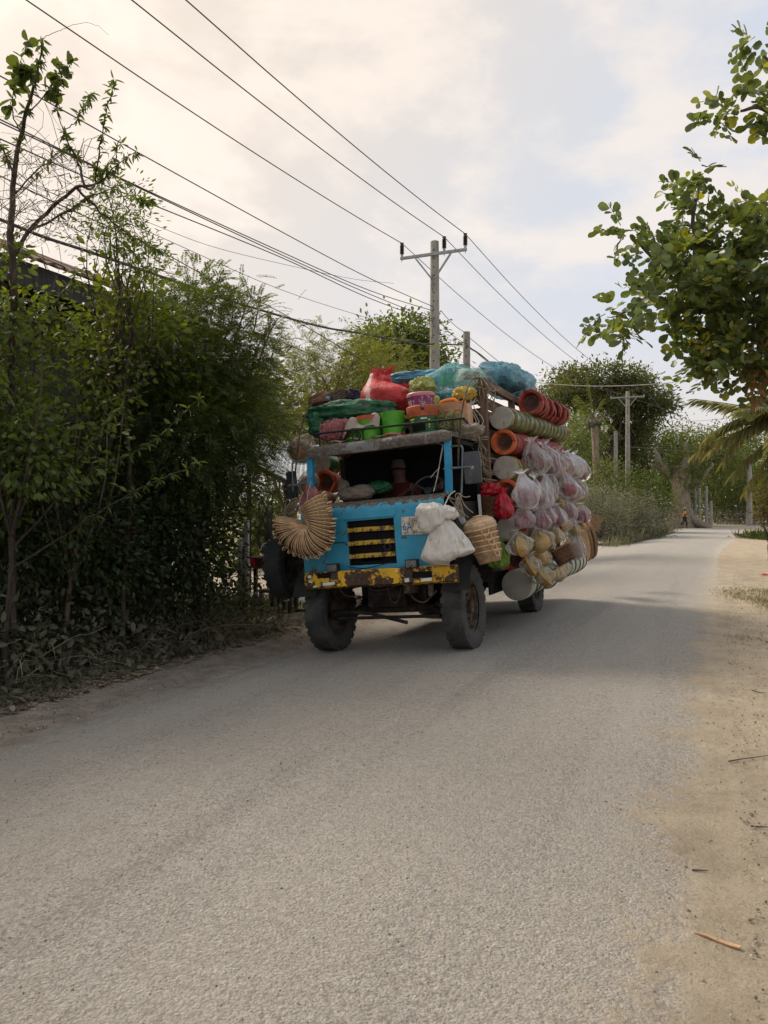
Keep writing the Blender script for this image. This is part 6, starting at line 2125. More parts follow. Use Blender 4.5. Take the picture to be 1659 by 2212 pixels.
a = lx(1108, 1208, XR - .1)
s6 = make_stove('clay_stove', 'orange clay stove ring in shadow above the big tub', .17, .25, 'orange_clay', 'orange_clay', 'ring', None, .12)
s6.matrix_basis = tloc(a, AX)

# big tubs along the bottom
a = lx(1116, 1264, XR); b = lx(1238, 1212, XR + .12)
def make_tub(label, R_, h):
    root = thing('wash_tub', label, 'tub', group='pale tubs slung along the bottom of the load')
    MB().lathe([(0, 0), (R_ * .93, 0), (R_ * .98, -.012), (R_ * .99, -h * .8)], 36).build('body', 'tub_green', root)
    MB().lathe([(0, .0025), (R_ * .90, .0025), (R_ * .955, -.002)], 36).build('base', 'tub_grey', root)
    MB().lathe([(R_ * .985, -h * .8), (R_ * 1.03, -h * .81), (R_ * 1.035, -h), (R_ * .9, -h * 1.02)], 36).build('hoop', 'band_dark', root)
    return root
row(make_tub('big tub with plain grey bottom facing front, lowest ware on the side', .208, .30), make_tub('', .195, .26), a, b, 12, lambda i: f'pale tub with dark hoop, {ORD[i]} from the front in the lowest row', .01)


# ---- hanging bags -------------------------------------------------
def bag(px, py, x, wpx, hpx, film, inner, label, group, seed, inner_n=1, cat='plastic bag', tilt=0.):
    c = lx(px, py, x); k = mpp(c)
    g_ = random.Random(int(seed * 1000) + int(px))
    wd, h = wpx * k * g_.uniform(.95, 1.16), hpx * k * g_.uniform(.95, 1.15)
    tilt += g_.uniform(-.26, .22)
    top = Vector((c.x + g_.uniform(-.05, .05), c.y + g_.uniform(-.06, .06), c.z + h * .48 + g_.uniform(-.04, .03)))
    root = thing('plastic_bag', label, cat, T=tloc(top, Matrix.Rotation(tilt, 4, 'Y') @ Matrix.Rotation(g_.uniform(-.2, .15), 4, 'X') @ Matrix.Rotation(rng.uniform(0, 6.28), 4, 'Z')), group=group)
    sack(h, wd / 2 * 1.04, seed, g_.uniform(.10, .2), g_.choice((7, 9, 11, 13)), g_.uniform(.08, .17), g_.uniform(.26, .52), g_.uniform(.26, .44), g_.uniform(.06, .16), 48, 32, g_.uniform(.72, 1.)).build('film', film if film in ('film_clear', 'film_gold') or g_.random() < .7 else g_.choice(('film', 'film_red', 'film_clear')), root, angle=180)
    if inner == 'pot_pink':
        inner = g_.choice(('pot_pink', 'pot_pink', 'pot_red', 'pot_tan'))
    if inner_n == 1 and g_.random() < .45 and inner != 'pot_gold':
        inner_n = 2
    for j in range(inner_n):
        r = wd * (.49 if inner == 'pot_gold' else .44) if inner_n == 1 else wd * .30
        q = Vector((rng.normal() * .01, rng.normal() * .01, -h * .66)) if inner_n == 1 else Vector((.12 * wd * (1 if j % 2 else -1), .1 * wd * (j - 1), -h * (.50 + .16 * j)))
        T = Matrix.Translation(q) @ Matrix.Rotation(R(70) + rng.normal() * .4, 4, 'Y') @ Matrix.Rotation(rng.normal(), 4, 'X')
        if inner == 'pot_gold':
            MB().lathe([(0, r * .62), (r * .08, r * .62), (r * .1, r * .55), (r * .05, r * .46), (r * .4, r * .42), (r * .85, r * .22), (r, 0), (r * .98, -.05 * r), (r * .9, -.25 * r), (r * .55, -.6 * r), (0, -.7 * r)], 26, T).build('pot', inner, root)
        else:
            MB().lathe([(0, r * .8), (r * .45, r * .78), (r * .42, r * .62), (r * .75, r * .45), (r, 0), (r * .8, -r * .5), (r * .45, -r * .75), (0, -r * .8)], 24, T).build('pot', inner, root)
    return root


gA = 'white plastic bags of clay pots in the upper bag row'
ptsA = [(1157, 993), (1177, 992), (1192, 996), (1207, 1000), (1220, 1003), (1231, 1007), (1242, 1011)]
for i, (x, y) in enumerate(ptsA):
    bag(x, y, 1.50, 54 - 3.0 * i, 74 - 3.2 * i, 'film', 'pot_pink', f'white plastic bag holding a clay pot, {ORD[i]} from the front in the upper bag row', gA, i * 1.7 + .3, tilt=-.12)
gB = 'plastic bags of pots in the middle bag row'
ptsB = [(1126, 1062, 50, 82, 'film_clear', 'pot_red', 'clear'), (1158, 1064, 44, 72, 'film_red', 'pot_red', 'reddish'), (1179, 1060, 42, 72, 'film', 'pot_pink', 'whitish'), (1196, 1054, 36, 66, 'film', 'pot_pink', 'whitish'), (1213, 1052, 34, 62, 'film', 'pot_pink', 'whitish'), (1229, 1056, 38, 58, 'film', 'pot_pink', 'whitish'), (1243, 1050, 26, 46, 'film', 'pot_pink', 'whitish')]
for i, (x, y, w_, h_, f, inn, wd) in enumerate(ptsB):
    bag(x, y, 1.60, w_, h_, f, inn, f'{wd} plastic bag holding a pot, {ORD[i]} from the front in the middle bag row', gB, i * 2.3 + 5, tilt=-.05)
gC = 'plastic bags of dark red pots in the lower bag row'
ptsC = [(1133, 1120, 44, 46, 'film_red', 'pot_red'), (1164, 1117, 38, 44, 'film_red', 'pot_red'), (1184, 1102, 36, 46, 'film', 'pot_red'), (1202, 1112, 32, 44, 'film', 'pot_red'), (1222, 1104, 28, 44, 'film', 'pot_red'), (1236, 1092, 28, 40, 'film', 'pot_pink'), (1252, 1112, 32, 40, 'film_red', 'pot_red'), (1187, 1124, 24, 30, 'film', 'pot_pink')]
for i, (x, y, w_, h_, f, inn) in enumerate(ptsC):
    bag(x, y, 1.62 if i < 5 else 1.5, w_, h_, f, inn, f'plastic bag holding a dark red pot, {ORD[i]} from the front in the lower bag row', gC, i * 1.3 + 9)
gD = 'plastic bags of gold coloured pots low on the side'
ptsD = [(1122, 1176, 44, 50, 'left of the lid'), (1163, 1160, 46, 48, 'showing a round lid with a knob'), (1176, 1195, 36, 42, 'just below the round lid'), (1153, 1212, 44, 42, 'at the front above the tubs'), (1167, 1236, 42, 40, 'lowest at the front over the tub row'), (1188, 1234, 34, 40, 'second lowest over the tub row'), (1203, 1236, 30, 34, 'third lowest over the tub row'),
        (1207, 1148, 36, 36, 'above the brown square basket'), (1221, 1132, 30, 32, 'under the dark red pot bags'), (1237, 1138, 24, 34, 'nearest the big trays'), (1207, 1090, 28, 28, 'pale yellow, among the dark red bags'), (1221, 1228, 28, 30, 'beneath the brown square basket'), (1196, 1172, 26, 28, 'left of the brown square basket')]
for i, (x, y, w_, h_, lab) in enumerate(ptsD):
    bag(x, y, 1.55, w_, h_, 'film_gold', 'pot_gold', f'plastic bag with a gold coloured pot, {lab}', gD, i * 3.1 + 2)
bag(1243, 1184, 1.52, 46, 60, 'film', 'pot_pink', 'crumpled greyish plastic bag between square basket and trays', None, 31.)

# extra dark backing goods behind the bags so no bare rack shows
for i, (x, y) in enumerate(((1150, 1040), (1180, 1080), (1200, 1130), (1170, 1160), (1150, 1190))):
    p = lx(x, y, 1.18); k = mpp(p)
    T = tloc(p, Matrix.Rotation(R(80), 4, 'Y') @ Matrix.Rotation(i * 1.1, 4, 'X'))
    r = 26 * k
    o = MB().lathe([(0, r * .8), (r * .45, r * .78), (r * .42, r * .62), (r * .75, r * .45), (r, 0), (r * .8, -r * .5), (0, -r * .8)], 22).build('clay_pot', 'pot_red', T=T)
    tag(o, 'dark clay pot lying behind the hanging plastic bags', 'pot', 'clay pots tucked in behind the bags')

# red bag, green bag, brown splint baskets
def hang(name, label, cat, px, py, y, wpx, hpx, m, seed, **k):
    c = ly(px, py, y); q = mpp(c)
    h = hpx * q / 1.08
    mb = sack(h, wpx * q / 2, seed, **k)
    return place(mb, name, label, cat, (c.x, c.y, c.z + h * .46), m, angle=180)


hang('plastic_bag', 'crumpled red plastic bag hanging above the lidded basket', 'plastic bag', 1087, 1092, .75, 40, 62, 'red_bag', 3., neck=.3, pleats=9, amp=.2, lumps=.5, tuft=.2)
soft('net_bag', 'pinkish red net bundle behind the brown splint basket', 'bundle', 1060, 1063, .9, 36, 30, .2, 'red_bag', .5, 4, 11)
hang('plastic_bag', 'olive green plastic bag hanging under the lidded basket', 'plastic bag', 1077, 1196, .3, 46, 64, 'green_bag', 8., neck=.35, pleats=8, amp=.16, lumps=.6, tuft=.12, bot=.3)
c = ly(1058, 1091, .8); k = mpp(c)
bs = thing('splint_basket', 'stack of dark brown splint baskets beside the red bag', 'basket', T=tloc(c, Matrix.Rotation(.1, 4, 'Y')))
for i in range(4):
    r = 26 * k
    MB().lathe([(r * .8, 0), (r, .055), (r * 1.03, .06), (r * .97, .055), (r * .78, .004), (0, .004)], 24, Matrix.Translation((0, 0, -.14 + i * .062))).build('basket', 'wicker_dark', bs)
c = ly(1068, 1224, .75)
place(lump(.13, .1, .08, .2, 3, 4), 'bundle', 'dark reddish brown bundle in the shadow over the front wheel', 'bundle', c, 'rim', angle=180)

# trays and mats at the rear
c = lx(1262, 1168, 1.42)
for i, (dx, dy, dz, r, lab) in enumerate(((0, 0, 0, .36, 'big round bamboo winnowing tray facing the rear side of the load'), (.05, .12, .03, .37, 'second winnowing tray nested behind the first'))):
    T = tloc(c + Vector((dx, dy, dz)), Matrix.Rotation(R(-52), 4, 'Z') @ Matrix.Rotation(R(97), 4, 'X') @ Matrix.Rotation(R(-10), 4, 'Y'))
    tr0 = thing('winnowing_tray', lab, 'tray', T=T, group='winnowing trays at the rear')
    MB().lathe([(0, -.02), (r * .7, -.018), (r * .96, -.005)], 40).build('weave', 'tray', tr0)
    MB().tube([(r * math.cos(t * .1571), r * math.sin(t * .1571), .01) for t in range(40)], .018, 8, closed=True).build('rim', 'tray_rim', tr0)
    MB().lathe([(r * .94, -.03), (r * .98, -.04), (r * 1.0, -.01), (r * .97, .0)], 40).build('rim_band', 'tray_rim', tr0)
c = lx(1275, 1128, 1.35)
for i in range(3):
    o = MB().box((0, 0, 0), (.012, .44, .30)).build('bamboo_mat', 'tray_rim', T=tloc(c + Vector((.03 * i, .05 * i, -.01 * i)), Matrix.Rotation(R(28), 4, 'Y') @ Matrix.Rotation(R(-30), 4, 'Z')), bevel=.004)
    tag(o, f'{("innermost", "middle", "outermost")[i]} of the flat bamboo mats poking out behind the bags', 'mat', 'flat mats at the rear')
# brown square wicker basket
c = lx(1217, 1199, 1.75); k = mpp(c)
sq = thing('square_basket', 'open brown square wicker basket tied on its side low on the load', 'basket', T=tloc(c, Matrix.Rotation(R(-25), 4, 'Y') @ Matrix.Rotation(R(20), 4, 'Z')))
hw_, hh = 22 * k, 17 * k
mb = MB()
NS = 26
for s in range(NS):                    # woven rounds
    z = -hh + 2 * hh * s / (NS - 1)
    w_ = hw_ * (.84 + .16 * s / (NS - 1))
    pts = []
    for a in range(32):
        t = a / 32 * 2 * math.pi
        cx, sx = math.cos(t), math.sin(t)
        q = .75 / max(abs(cx), abs(sx), .75) * 1.0
        rr = w_ * min(1 / max(abs(cx), abs(sx)), 1.22) * (1 + .012 * (1 if (a + s) % 2 else -1))
        pts.append((rr * cx, rr * sx, z))
    mb.tube(pts, hh / NS * 1.05, 5, closed=True)
mb.build('woven_side', 'wicker_dark', sq)
MB().box((0, 0, -hh), (hw_ * 1.6, hw_ * 1.6, .015)).build('bottom', 'wicker_dark', sq)
MB().tube([(hw_ * 1.03 * min(1 / max(abs(math.cos(t * .19635)), abs(math.sin(t * .19635))), 1.22) * math.cos(t * .19635), hw_ * 1.03 * min(1 / max(abs(math.cos(t * .19635)), abs(math.sin(t * .19635))), 1.22) * math.sin(t * .19635), hh) for t in range(32)], .016, 6, closed=True).build('rim', 'tray_rim', sq)

# ---- front: curled bundle of nested wicker baskets ----------------
pv = ly(668, 1133, -.72); k = mpp(pv)
wb = thing('basket_bundle', 'curled fan of nested straw wicker baskets hanging on the left of the front', 'basket bundle', T=tloc(pv))
NB = 38
R0 = 66 * k
disc = R0 * .50
bm_ = MB()
pr = [(0, -.040), (disc * .70, -.040), (disc * .86, -.032), (disc * .96, -.012), (disc, .008), (disc * 1.008, .010), (disc * 1.01, .004), (disc * .95, -.016), (disc * .84, -.038), (0, -.046)]
bm_.lathe(pr, 34)
bm_.v = [(x, y, z * (1.25 * (x / disc + 1) * .5 + .08) if z < 0 else z) for x, y, z in bm_.v]
bme = bm_.mesh('basket', 'wicker', angle=60)
hme = MB().tube(smooth_pts([(disc * .98, -.035, .006), (disc * 1.13, -.036, .010), (disc * 1.23, 0, .016), (disc * 1.13, .036, .010), (disc * .98, .035, .006)], 3), .006, 6).mesh('handle', 'cane')
ria = MB().tube([(disc * 1.02 * math.cos(t * .2094), disc * 1.02 * math.sin(t * .2094), .008) for t in range(30)], .0045, 6, closed=True).mesh('rim', 'cane')
for i in range(NB):
    t = i / (NB - 1)
    th = R(168 + 222 * t)              # angle of the disc's radial line, from left round below to the top
    rad = Vector((math.cos(th), -.06, math.sin(th)))
    rad.normalize()
    tan = Vector((-math.sin(th), 0, math.cos(th)))
    up_ = tan - rad * tan.dot(rad); up_.normalize()
    sd_ = up_.cross(rad)
    sc = (1 + .025 * math.sin(i * 2.1)) * (1.2 - .2 * sm(t / .35)) * (1 - .06 * sm((t - .6) / .4))
    s_t = max(0, (t - .66) / .34)
    cc = rad * (disc * 1.02 * sc + .008) + Vector((-.07 * s_t, .008 * math.sin(i * 1.7), .15 * s_t))
    T = Matrix((rad, sd_, up_)).transposed().to_4x4()
    T.translation = cc
    b_ = bpy.data.objects.new('basket', bme); COL.objects.link(b_); b_.parent = wb
    b_.matrix_basis = T @ Matrix.Diagonal((sc, sc, 1, 1))
    for nm, me_ in (('rim', ria), ('handle', hme)):
        h_ = bpy.data.objects.new(nm, me_); COL.objects.link(h_); h_.parent = b_
        if nm == 'handle':
            h_.matrix_basis = Matrix.Rotation(rng.normal() * .12, 4, 'Z') @ Matrix.Rotation(rng.normal() * .12, 4, 'Y')
MB().tube(smooth_pts([(0.0, -.02, .0), (-.01, .05, .12), (-.06, .10, .30), (-.16, .4, .52)], 5), .008, 6).tube(smooth_pts([(.02, -.02, 0), (-.12, .02, .16), (-.2, .2, .34), (-.2, .45, .5)], 5), .007, 6).build('rope', 'rope', wb)
# twine and net bunch over the bundle
c = ly(672, 1082, -.35)
place(lump(.09, .08, .15, .3, 4, 17), 'net_bunch', 'reddish net bunch tied to the left cab post', 'net', c, 'pink_cloth', angle=180)
mb = MB()
for i in range(12):
    a_ = Vector((rng.normal() * .06, rng.normal() * .04, rng.normal() * .05))
    mb.tube(smooth_pts([a_, a_ + Vector((-.1 + rng.normal() * .06, 0, -.06 + rng.normal() * .05)), a_ + Vector((-.2 + rng.normal() * .06, .03, -.12 + rng.normal() * .06)), a_ + Vector((-.26, .03, -.22))], 4), .007, 5)
c = ly(650, 1082, -.25)
place(mb, 'rope_tangle', 'tangle of brown rope over the curled wicker bundle', 'rope', c, 'rope')

# white sack
c = ly(968, 1160, -.66); k = mpp(c)
kn = ly(957, 1115, -.66)
sk = thing('white_sack', 'big white woven sack tied at the neck hanging over the right of the front', 'sack', T=tloc(kn))
h = 100 * k
mb = MB()
NU_, NV_ = 56, 40
vs = []
for j in range(NV_ + 1):
    u = j / NV_
    for i in range(NU_):
        t = 2 * math.pi * i / NU_
        if u < .8:
            rr = (.10 + .9 * (u / .8) ** .72)
        else:
            rr = math.sqrt(max(0, 1 - ((u - .8) / .2) ** 2.8))
        wx = 60 * k * rr * (1 + .07 * math.cos(11 * t + 4 * nz((math.cos(t), math.sin(t), u), 1.2)) * (1 - u) + .10 * nz((math.cos(t), math.sin(t), u * 2), 1.6, 3))
        wy = .15 * rr * (1 + .16 * math.cos(11 * t + 1 + 4 * nz((math.cos(t), math.sin(t), u), 1.2)) * (1 - u) ** .6 + .18 * nz((math.cos(t), math.sin(t), u * 2), 1.6, 5))
        x = wx * math.cos(t) + .13 * u * k * 60
        z = -h * u
        if math.cos(t) > .3: z += .02 * u
        if u > .7: z -= .03 * math.cos(t) * (u - .7) / .3 * -1
        vs.append((x, wy * math.sin(t) - .02, z + .02 * nz((math.cos(t), math.sin(t), u * 3), 2, 9)))
fs = [(j * NU_ + i, j * NU_ + (i + 1) % NU_, (j + 1) * NU_ + (i + 1) % NU_, (j + 1) * NU_ + i) for j in range(NV_) for i in range(NU_)]
mb.add(vs, fs).build('body', 'white_sack', sk, angle=180)
fl = lump(31 * k, .07, 29 * k, .30, 2.6, 6.2, 40, 24, .85, .1, (1, 1, 1))
fl.build('folded_neck', 'white_sack', sk, T=Matrix.Translation((-24 * k, -.05, -2 * k)) @ Matrix.Rotation(R(-6), 4, 'Y'), angle=180)
lump(17 * k, .05, 14 * k, .35, 3, 2.2, 30, 18, .9, .1).build('frill', 'white_sack', sk, T=Matrix.Translation((16 * k, -.03, 5 * k)) @ Matrix.Rotation(R(25), 4, 'Y'), angle=180)
MB().tube(smooth_pts([(0, -.05, 0), (.0, -.02, 10 * k), (0, .1, 26 * k), (0, .3, 48 * k), (0.02, .42, 56 * k)], 5), .006, 6).tube([(.03 * math.cos(t * .52), -.02 + .055 * math.sin(t * .52), 0) for t in range(12)], .007, 6, closed=True).build('cord', 'cord', sk)

# lidded wicker basket stack
c = ly(1042, 1163, -.2); k = mpp(c)
ls = thing('lidded_basket', 'pale lidded straw basket stack beside the white sack', 'basket', T=tloc(c, Matrix.Rotation(R(-9), 4, 'Y')))
r = 36.5 * k
lid = MB().lathe([(0, .10), (r * .3, .096), (r * .62, .078), (r * .88, .042), (r, .0), (r * 1.01, -.03), (r * .97, -.035), (r * .95, -.01)], 40)
lo = lid.build('lid', 'wicker_lid', ls, T=Matrix.Translation((0, 0, 30 * k)) @ Matrix.Rotation(R(9), 4, 'X'))
MB().tube([(.045 * math.cos(t * .628), .045 * math.sin(t * .628), .10) for t in range(10)], .007, 5, closed=True).tube([(-.04, 0, .105), (.04, 0, .105)], .006, 5).tube([(0, -.04, .105), (0, .04, .105)], .006, 5).build('knot', 'cane', lo)
for i in range(5):
    z = (17 - i * 13) * k
    q = r * (.99 - .045 * i)
    T = Matrix.Translation((.015 * i * 0 + .006 * i, 0, z)) @ Matrix.Rotation(R(6 - 2 * i), 4, 'X')
    bo = MB().lathe([(q * .80, -.10), (q * .97, -.01), (q * 1.02, .015), (q * 1.0, .03), (q * .94, .03)], 36).build('basket', 'wicker', ls, T=T)
    MB().tube([(q * 1.01 * math.cos(t * .1745), q * 1.01 * math.sin(t * .1745), .024) for t in range(36)], .009, 6, closed=True).build('rim', 'cane', bo)
    a_ = R(-60 + 6 * i)
    MB().tube(smooth_pts([(q * 1.0 * math.cos(a_ - .22), q * 1.0 * math.sin(a_ - .22), .01), (q * 1.10 * math.cos(a_ - .12), q * 1.1 * math.sin(a_ - .12), -.045), (q * 1.10 * math.cos(a_ + .12), q * 1.1 * math.sin(a_ + .12), -.045), (q * 1.0 * math.cos(a_ + .22), q * 1.0 * math.sin(a_ + .22), .01)], 4), .007, 6).build('handle', 'cane', bo)
# water bottle and rope ends beside the post
c = ly(993, 1112, -.25)
bt = thing('water_bottle', 'small clear water bottle hanging by the right cab post', 'bottle', T=tloc(c, Matrix.Rotation(R(-25), 4, 'Y')))
MB().lathe([(0, -.11), (.03, -.11), (.033, -.09), (.033, .04), (.014, .085), (.014, .10)], 14).build('body', 'film_clear', bt)
MB().lathe([(.017, .095), (.017, .12), (0, .122)], 12).build('cap', 'blue_cloth', bt)
mb = MB()
for a_, b_ in (((962, 1068), (1012, 1118)), ((966, 1062), (990, 1080)), ((992, 1068), (1016, 1072)), ((994, 1072), (1022, 1108)), ((990, 1070), (984, 1110))):
    A_, B_ = ly(*a_, -.3), ly(*b_, -.3)
    o_ = ly(990, 1075, -.3)
    mb.tube(smooth_pts([A_ - o_, (A_ + B_) / 2 - o_ + Vector((rng.normal() * .02, -.02, -.02)), B_ - o_], 5), .006, 5)
for i in range(7):
    mb.tube(smooth_pts([(0, 0, .02), (.02 * rng.normal(), .02, -.10), (.03 * rng.normal(), .02, -.22)], 4), .008, 5)
mb.tube([(.035 * math.cos(t * .52), 0, .02 + .03 * math.sin(t * .52)) for t in range(12)], .006, 5, closed=True)
place(mb, 'rope_ends', 'frayed rope ends knotted at the right cab post', 'rope', o_, 'rope')
# strings inside the windscreen
mb = MB()
o_ = ly(958, 960, -.12)
for p_ in (((958, 962), (950, 1000), (938, 1060)), ((956, 962), (952, 985), (945, 1030), (936, 1062)), ((957, 962), (940, 955), (925, 956)), ((950, 1010), (940, 1020), (930, 1032))):
    mb.tube(smooth_pts([ly(*q, -.12) - o_ for q in p_], 5), .004, 5)
place(mb, 'string', 'thin pale strings dangling inside the right of the windscreen', 'string', o_, 'cord')

# ---- inside the cab
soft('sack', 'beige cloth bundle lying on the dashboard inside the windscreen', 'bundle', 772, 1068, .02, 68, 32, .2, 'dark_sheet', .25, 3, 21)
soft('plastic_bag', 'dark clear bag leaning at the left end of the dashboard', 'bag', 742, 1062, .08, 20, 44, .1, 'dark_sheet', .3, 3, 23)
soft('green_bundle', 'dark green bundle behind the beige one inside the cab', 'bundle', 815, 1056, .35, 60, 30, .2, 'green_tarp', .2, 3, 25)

# ---- left side of the load, seen past the left cab post
w1 = make_wheel(.43, .25, 'tyre_new', 22)
w1.name = 'spare_tyre'
tag(w1, 'dark spare tyre hung upright on the truck side left of the front', 'tyre')
w1.matrix_basis = tloc((-1.50, .18, 1.08)) @ Matrix.Rotation(R(-90), 4, 'Y')
MB().tube(smooth_pts([Vector((-.33, .2, .125)), Vector((-.45, 0, .10)), Vector((-.43, -.2, -.1))]), .008, 5).build('tie_cord', 'cord', w1)
TB(MB().bar((-1.45, .2, 1.12), (-.9, .3, 1.12), .06, .06), 'spare_carrier', 'dark')
def bag_y(px, py, y, wpx, hpx, film, inner, label, seed, tilt=0.):
    c = ly(px, py, y); k = mpp(c)
    h = hpx * k
    root = thing('plastic_bag', label, 'plastic bag', T=tloc(Vector((c.x, c.y, c.z)) + Vector((math.sin(tilt), 0, math.cos(tilt))) * h * .5, Matrix.Rotation(tilt, 4, 'Y')))
    sack(h, wpx * k / 2, seed, .12, 11, .07, .06, .46, .08, 40, 28).build('film', film, root, angle=180)
    r = wpx * k * .47
    MB().lathe([(0, r * .9), (r * .4, r * .88), (r * .8, r * .55), (r, 0), (r * .85, -r * .5), (r * .45, -r * .8), (0, -r * .85)], 26, Matrix.Translation((0, 0, -h * .62))).build('pot', inner, root)


bag_y(654, 968, .75, 58, 74, 'film_thin', 'jerry', 'plastic bag with a brown clay pot hanging at the left roof corner', 41, R(38))
bag_y(668, 1040, 1.0, 46, 62, 'film_thin', 'jerry', 'plastic bag with a brown clay pot behind the left cab post', 44, R(12))
c = ly(692, 1000, 1.25)
s7 = make_stove('clay_stove', 'stove with pale base facing front seen through the left cab window', .17, .3, 'green_band', 'orange_clay', 'base')
s7.matrix_basis = tloc(c, AX)
c = ly(701, 1042, 1.2)
s8 = make_stove('clay_stove', 'orange clay stove ring seen through the left cab window', .185, .3, 'orange_clay', 'orange_clay', 'ring', None, .12, 8)
s8.matrix_basis = tloc(c, AX)
soft('brown_sack', 'brown sack below the orange stove ring behind the left cab post', 'sack', 695, 1082, 1.1, 56, 40, .3, 'jerry', .15, 3, 61)

# ---- on the cab roof ----------------------------------------------
ZR = 2.555
def on_roof(px, y, z=ZR): p = ly(px, 930, y); return Vector((p.x, y, z))


def green_pot(px, y, wpx, h, label, clay_top=False, clay_base=False):
    p = on_roof(px, y); k = mpp(p); r = wpx * k / 2
    root = thing('clay_stove', label, 'clay stove', T=tloc(p), group='bright green tin stoves on the cab roof')
    z0 = .05 if clay_base else 0
    if clay_base:
        MB().lathe([(0, 0), (r * .98, 0), (r * 1.0, .02), (r * .95, .052), (0, .052)], 28).build('base', 'terracotta', root)
    MB().lathe([(0, z0), (r * .93, z0), (r * .95, z0 + .01), (r, z0 + h * .9), (r * 1.02, z0 + h * .93), (r * 1.02, z0 + h), (r * .9, z0 + h), (r * .85, z0 + h * .8), (0, z0 + h * .75)], 34).build('body', 'green_tin', root)
    for f in (.32, .62):
        MB().lathe([(r * (.95 + .05 * f), z0 + h * f), (r * (.965 + .05 * f), z0 + h * f + .004), (r * (.95 + .05 * f), z0 + h * f + .010)], 34).build('hoop', 'green_tin', root)
    if clay_top:
        MB().lathe([(r * 1.0, z0 + h * .98), (r * 1.05, z0 + h), (r * 1.06, z0 + h + .06), (r * .8, z0 + h + .065), (r * .75, z0 + h)], 30).build('clay_rim', 'terracotta', root)
    return p, r, root


green_pot(851, .05, 52, .26, 'bright green tin stove right of centre on the cab roof', False, True)
green_pot(799, .02, 52, .24, 'bright green tin stove under a dusty plastic sheet', True)
green_pot(766, .22, 44, .22, 'green tin stove half hidden behind the sheeted one')
p, r, root = green_pot(916, .10, 62, .20, 'dark green labelled stove with clay top at the right of the roof', False, False)
for ch in root.children:
    ch.data = ch.data.copy()
    ch.data.materials[0] = M['dark_green']
mb = MB()
for k_ in range(3):
    a0, a1 = k_ * 2.094 - 1.1, k_ * 2.094 + .75
    vs, fs = [], []
    for i in range(9):
        a_ = a0 + (a1 - a0) * i / 8
        for rr, z in ((1.0, .20), (1.10, .22), (1.14, .32), (1.06, .335), (.86, .30), (.82, .2)):
            vs.append((r * rr * math.cos(a_), r * rr * math.sin(a_), z))
    for i in range(8):
        for j in range(5):
            fs.append((i * 6 + j, (i + 1) * 6 + j, (i + 1) * 6 + j + 1, i * 6 + j + 1))
    fs += [tuple(range(6)), tuple(range(53, 47, -1))]
    mb.add(vs, fs)
mb.lathe([(r * .95, .195), (r * 1.08, .205), (r * 1.11, .27), (r * .9, .275), (r * .85, .2)], 30)
mb.build('clay_top', 'terracotta', root)
mb = MB().box((0, -r * 1.0, .07), (.16, .03, .085)); mb.build('fire_mouth_shade', 'cabin', root)  # black block stands in for the shade inside the mouth
def wrapbar(z, a0, a1, th, m, nm='label_print'):
    mb = MB(); n = 8
    mb.sheet(lambda u, v: (r * (1.006 + .03 * 0) * math.cos(a0 + (a1 - a0) * u), r * 1.006 * math.sin(a0 + (a1 - a0) * u), z + th * v), n, 1)
    mb.build(nm, m, root)
for i in range(4):
    wrapbar(.03 + .045 * i, R(-128 - 4 * (i % 2)), R(-112 + 6 * (i % 2)), .028, 'yellow_print')
    wrapbar(.06 + .03 * i, R(-50), R(-46 + 3 * (i % 2)), .016, 'yellow_print')
wrapbar(.165, R(-80), R(-55), .02, 'white_print')
# purple bucket
p = ly(910, 873, .14); k = mpp(p); r = 29 * k
bk = thing('bucket', 'purple printed plastic bucket with pink lid standing on the clay stove', 'bucket', T=tloc((p.x, p.y, 2.845)))
MB().lathe([(0, 0), (r * .84, 0), (r * .87, .01), (r * .98, .17), (r * .98, .18)], 32).build('body', 'bucket_purple', bk)
MB().lathe([(r * 1.0, .165), (r * 1.06, .17), (r * 1.07, .20), (r * .99, .215), (r * .9, .20), (0, .198)], 32).build('lid', 'pink_plastic', bk)
# jerrycan
p = ly(981, 897, .42); k = mpp(p)
jc = thing('jerrycan', 'brown plastic jerrycan with orange cap bar at the right of the roof', 'jerrycan', T=tloc((p.x, p.y, ZR)))
wj, hj = 76 * k, 62 * k + .10
MB().box((0, 0, hj * .40), (wj, .24, hj * .80)).build('body', 'jerry', jc, bevel=.07)
MB().box((-.02, 0, hj * .82), (wj * .55, .12, .05)).build('shoulder', 'jerry', jc, bevel=.02)
MB().tube(smooth_pts([(-wj * .36, -.03, hj * .83), (-wj * .30, -.03, hj * .91), (wj * .05, -.03, hj * .93), (wj * .14, -.03, hj * .84)], 5), .022, 8).build('handle', 'orange_plastic', jc)
MB().lathe([(.03, 0), (.035, .03), (0, .032)], 12, Matrix.Translation((wj * .3, 0, hj * .8))).build('cap', 'orange_plastic', jc)
MB().tube([(-wj * .3, -.122, hj * .45), (wj * .28, -.122, hj * .50), (wj * .28, -.122, hj * .62), (-wj * .3, -.122, hj * .60)], .008, 6, closed=True).build('embossed_panel', 'jerry', jc)

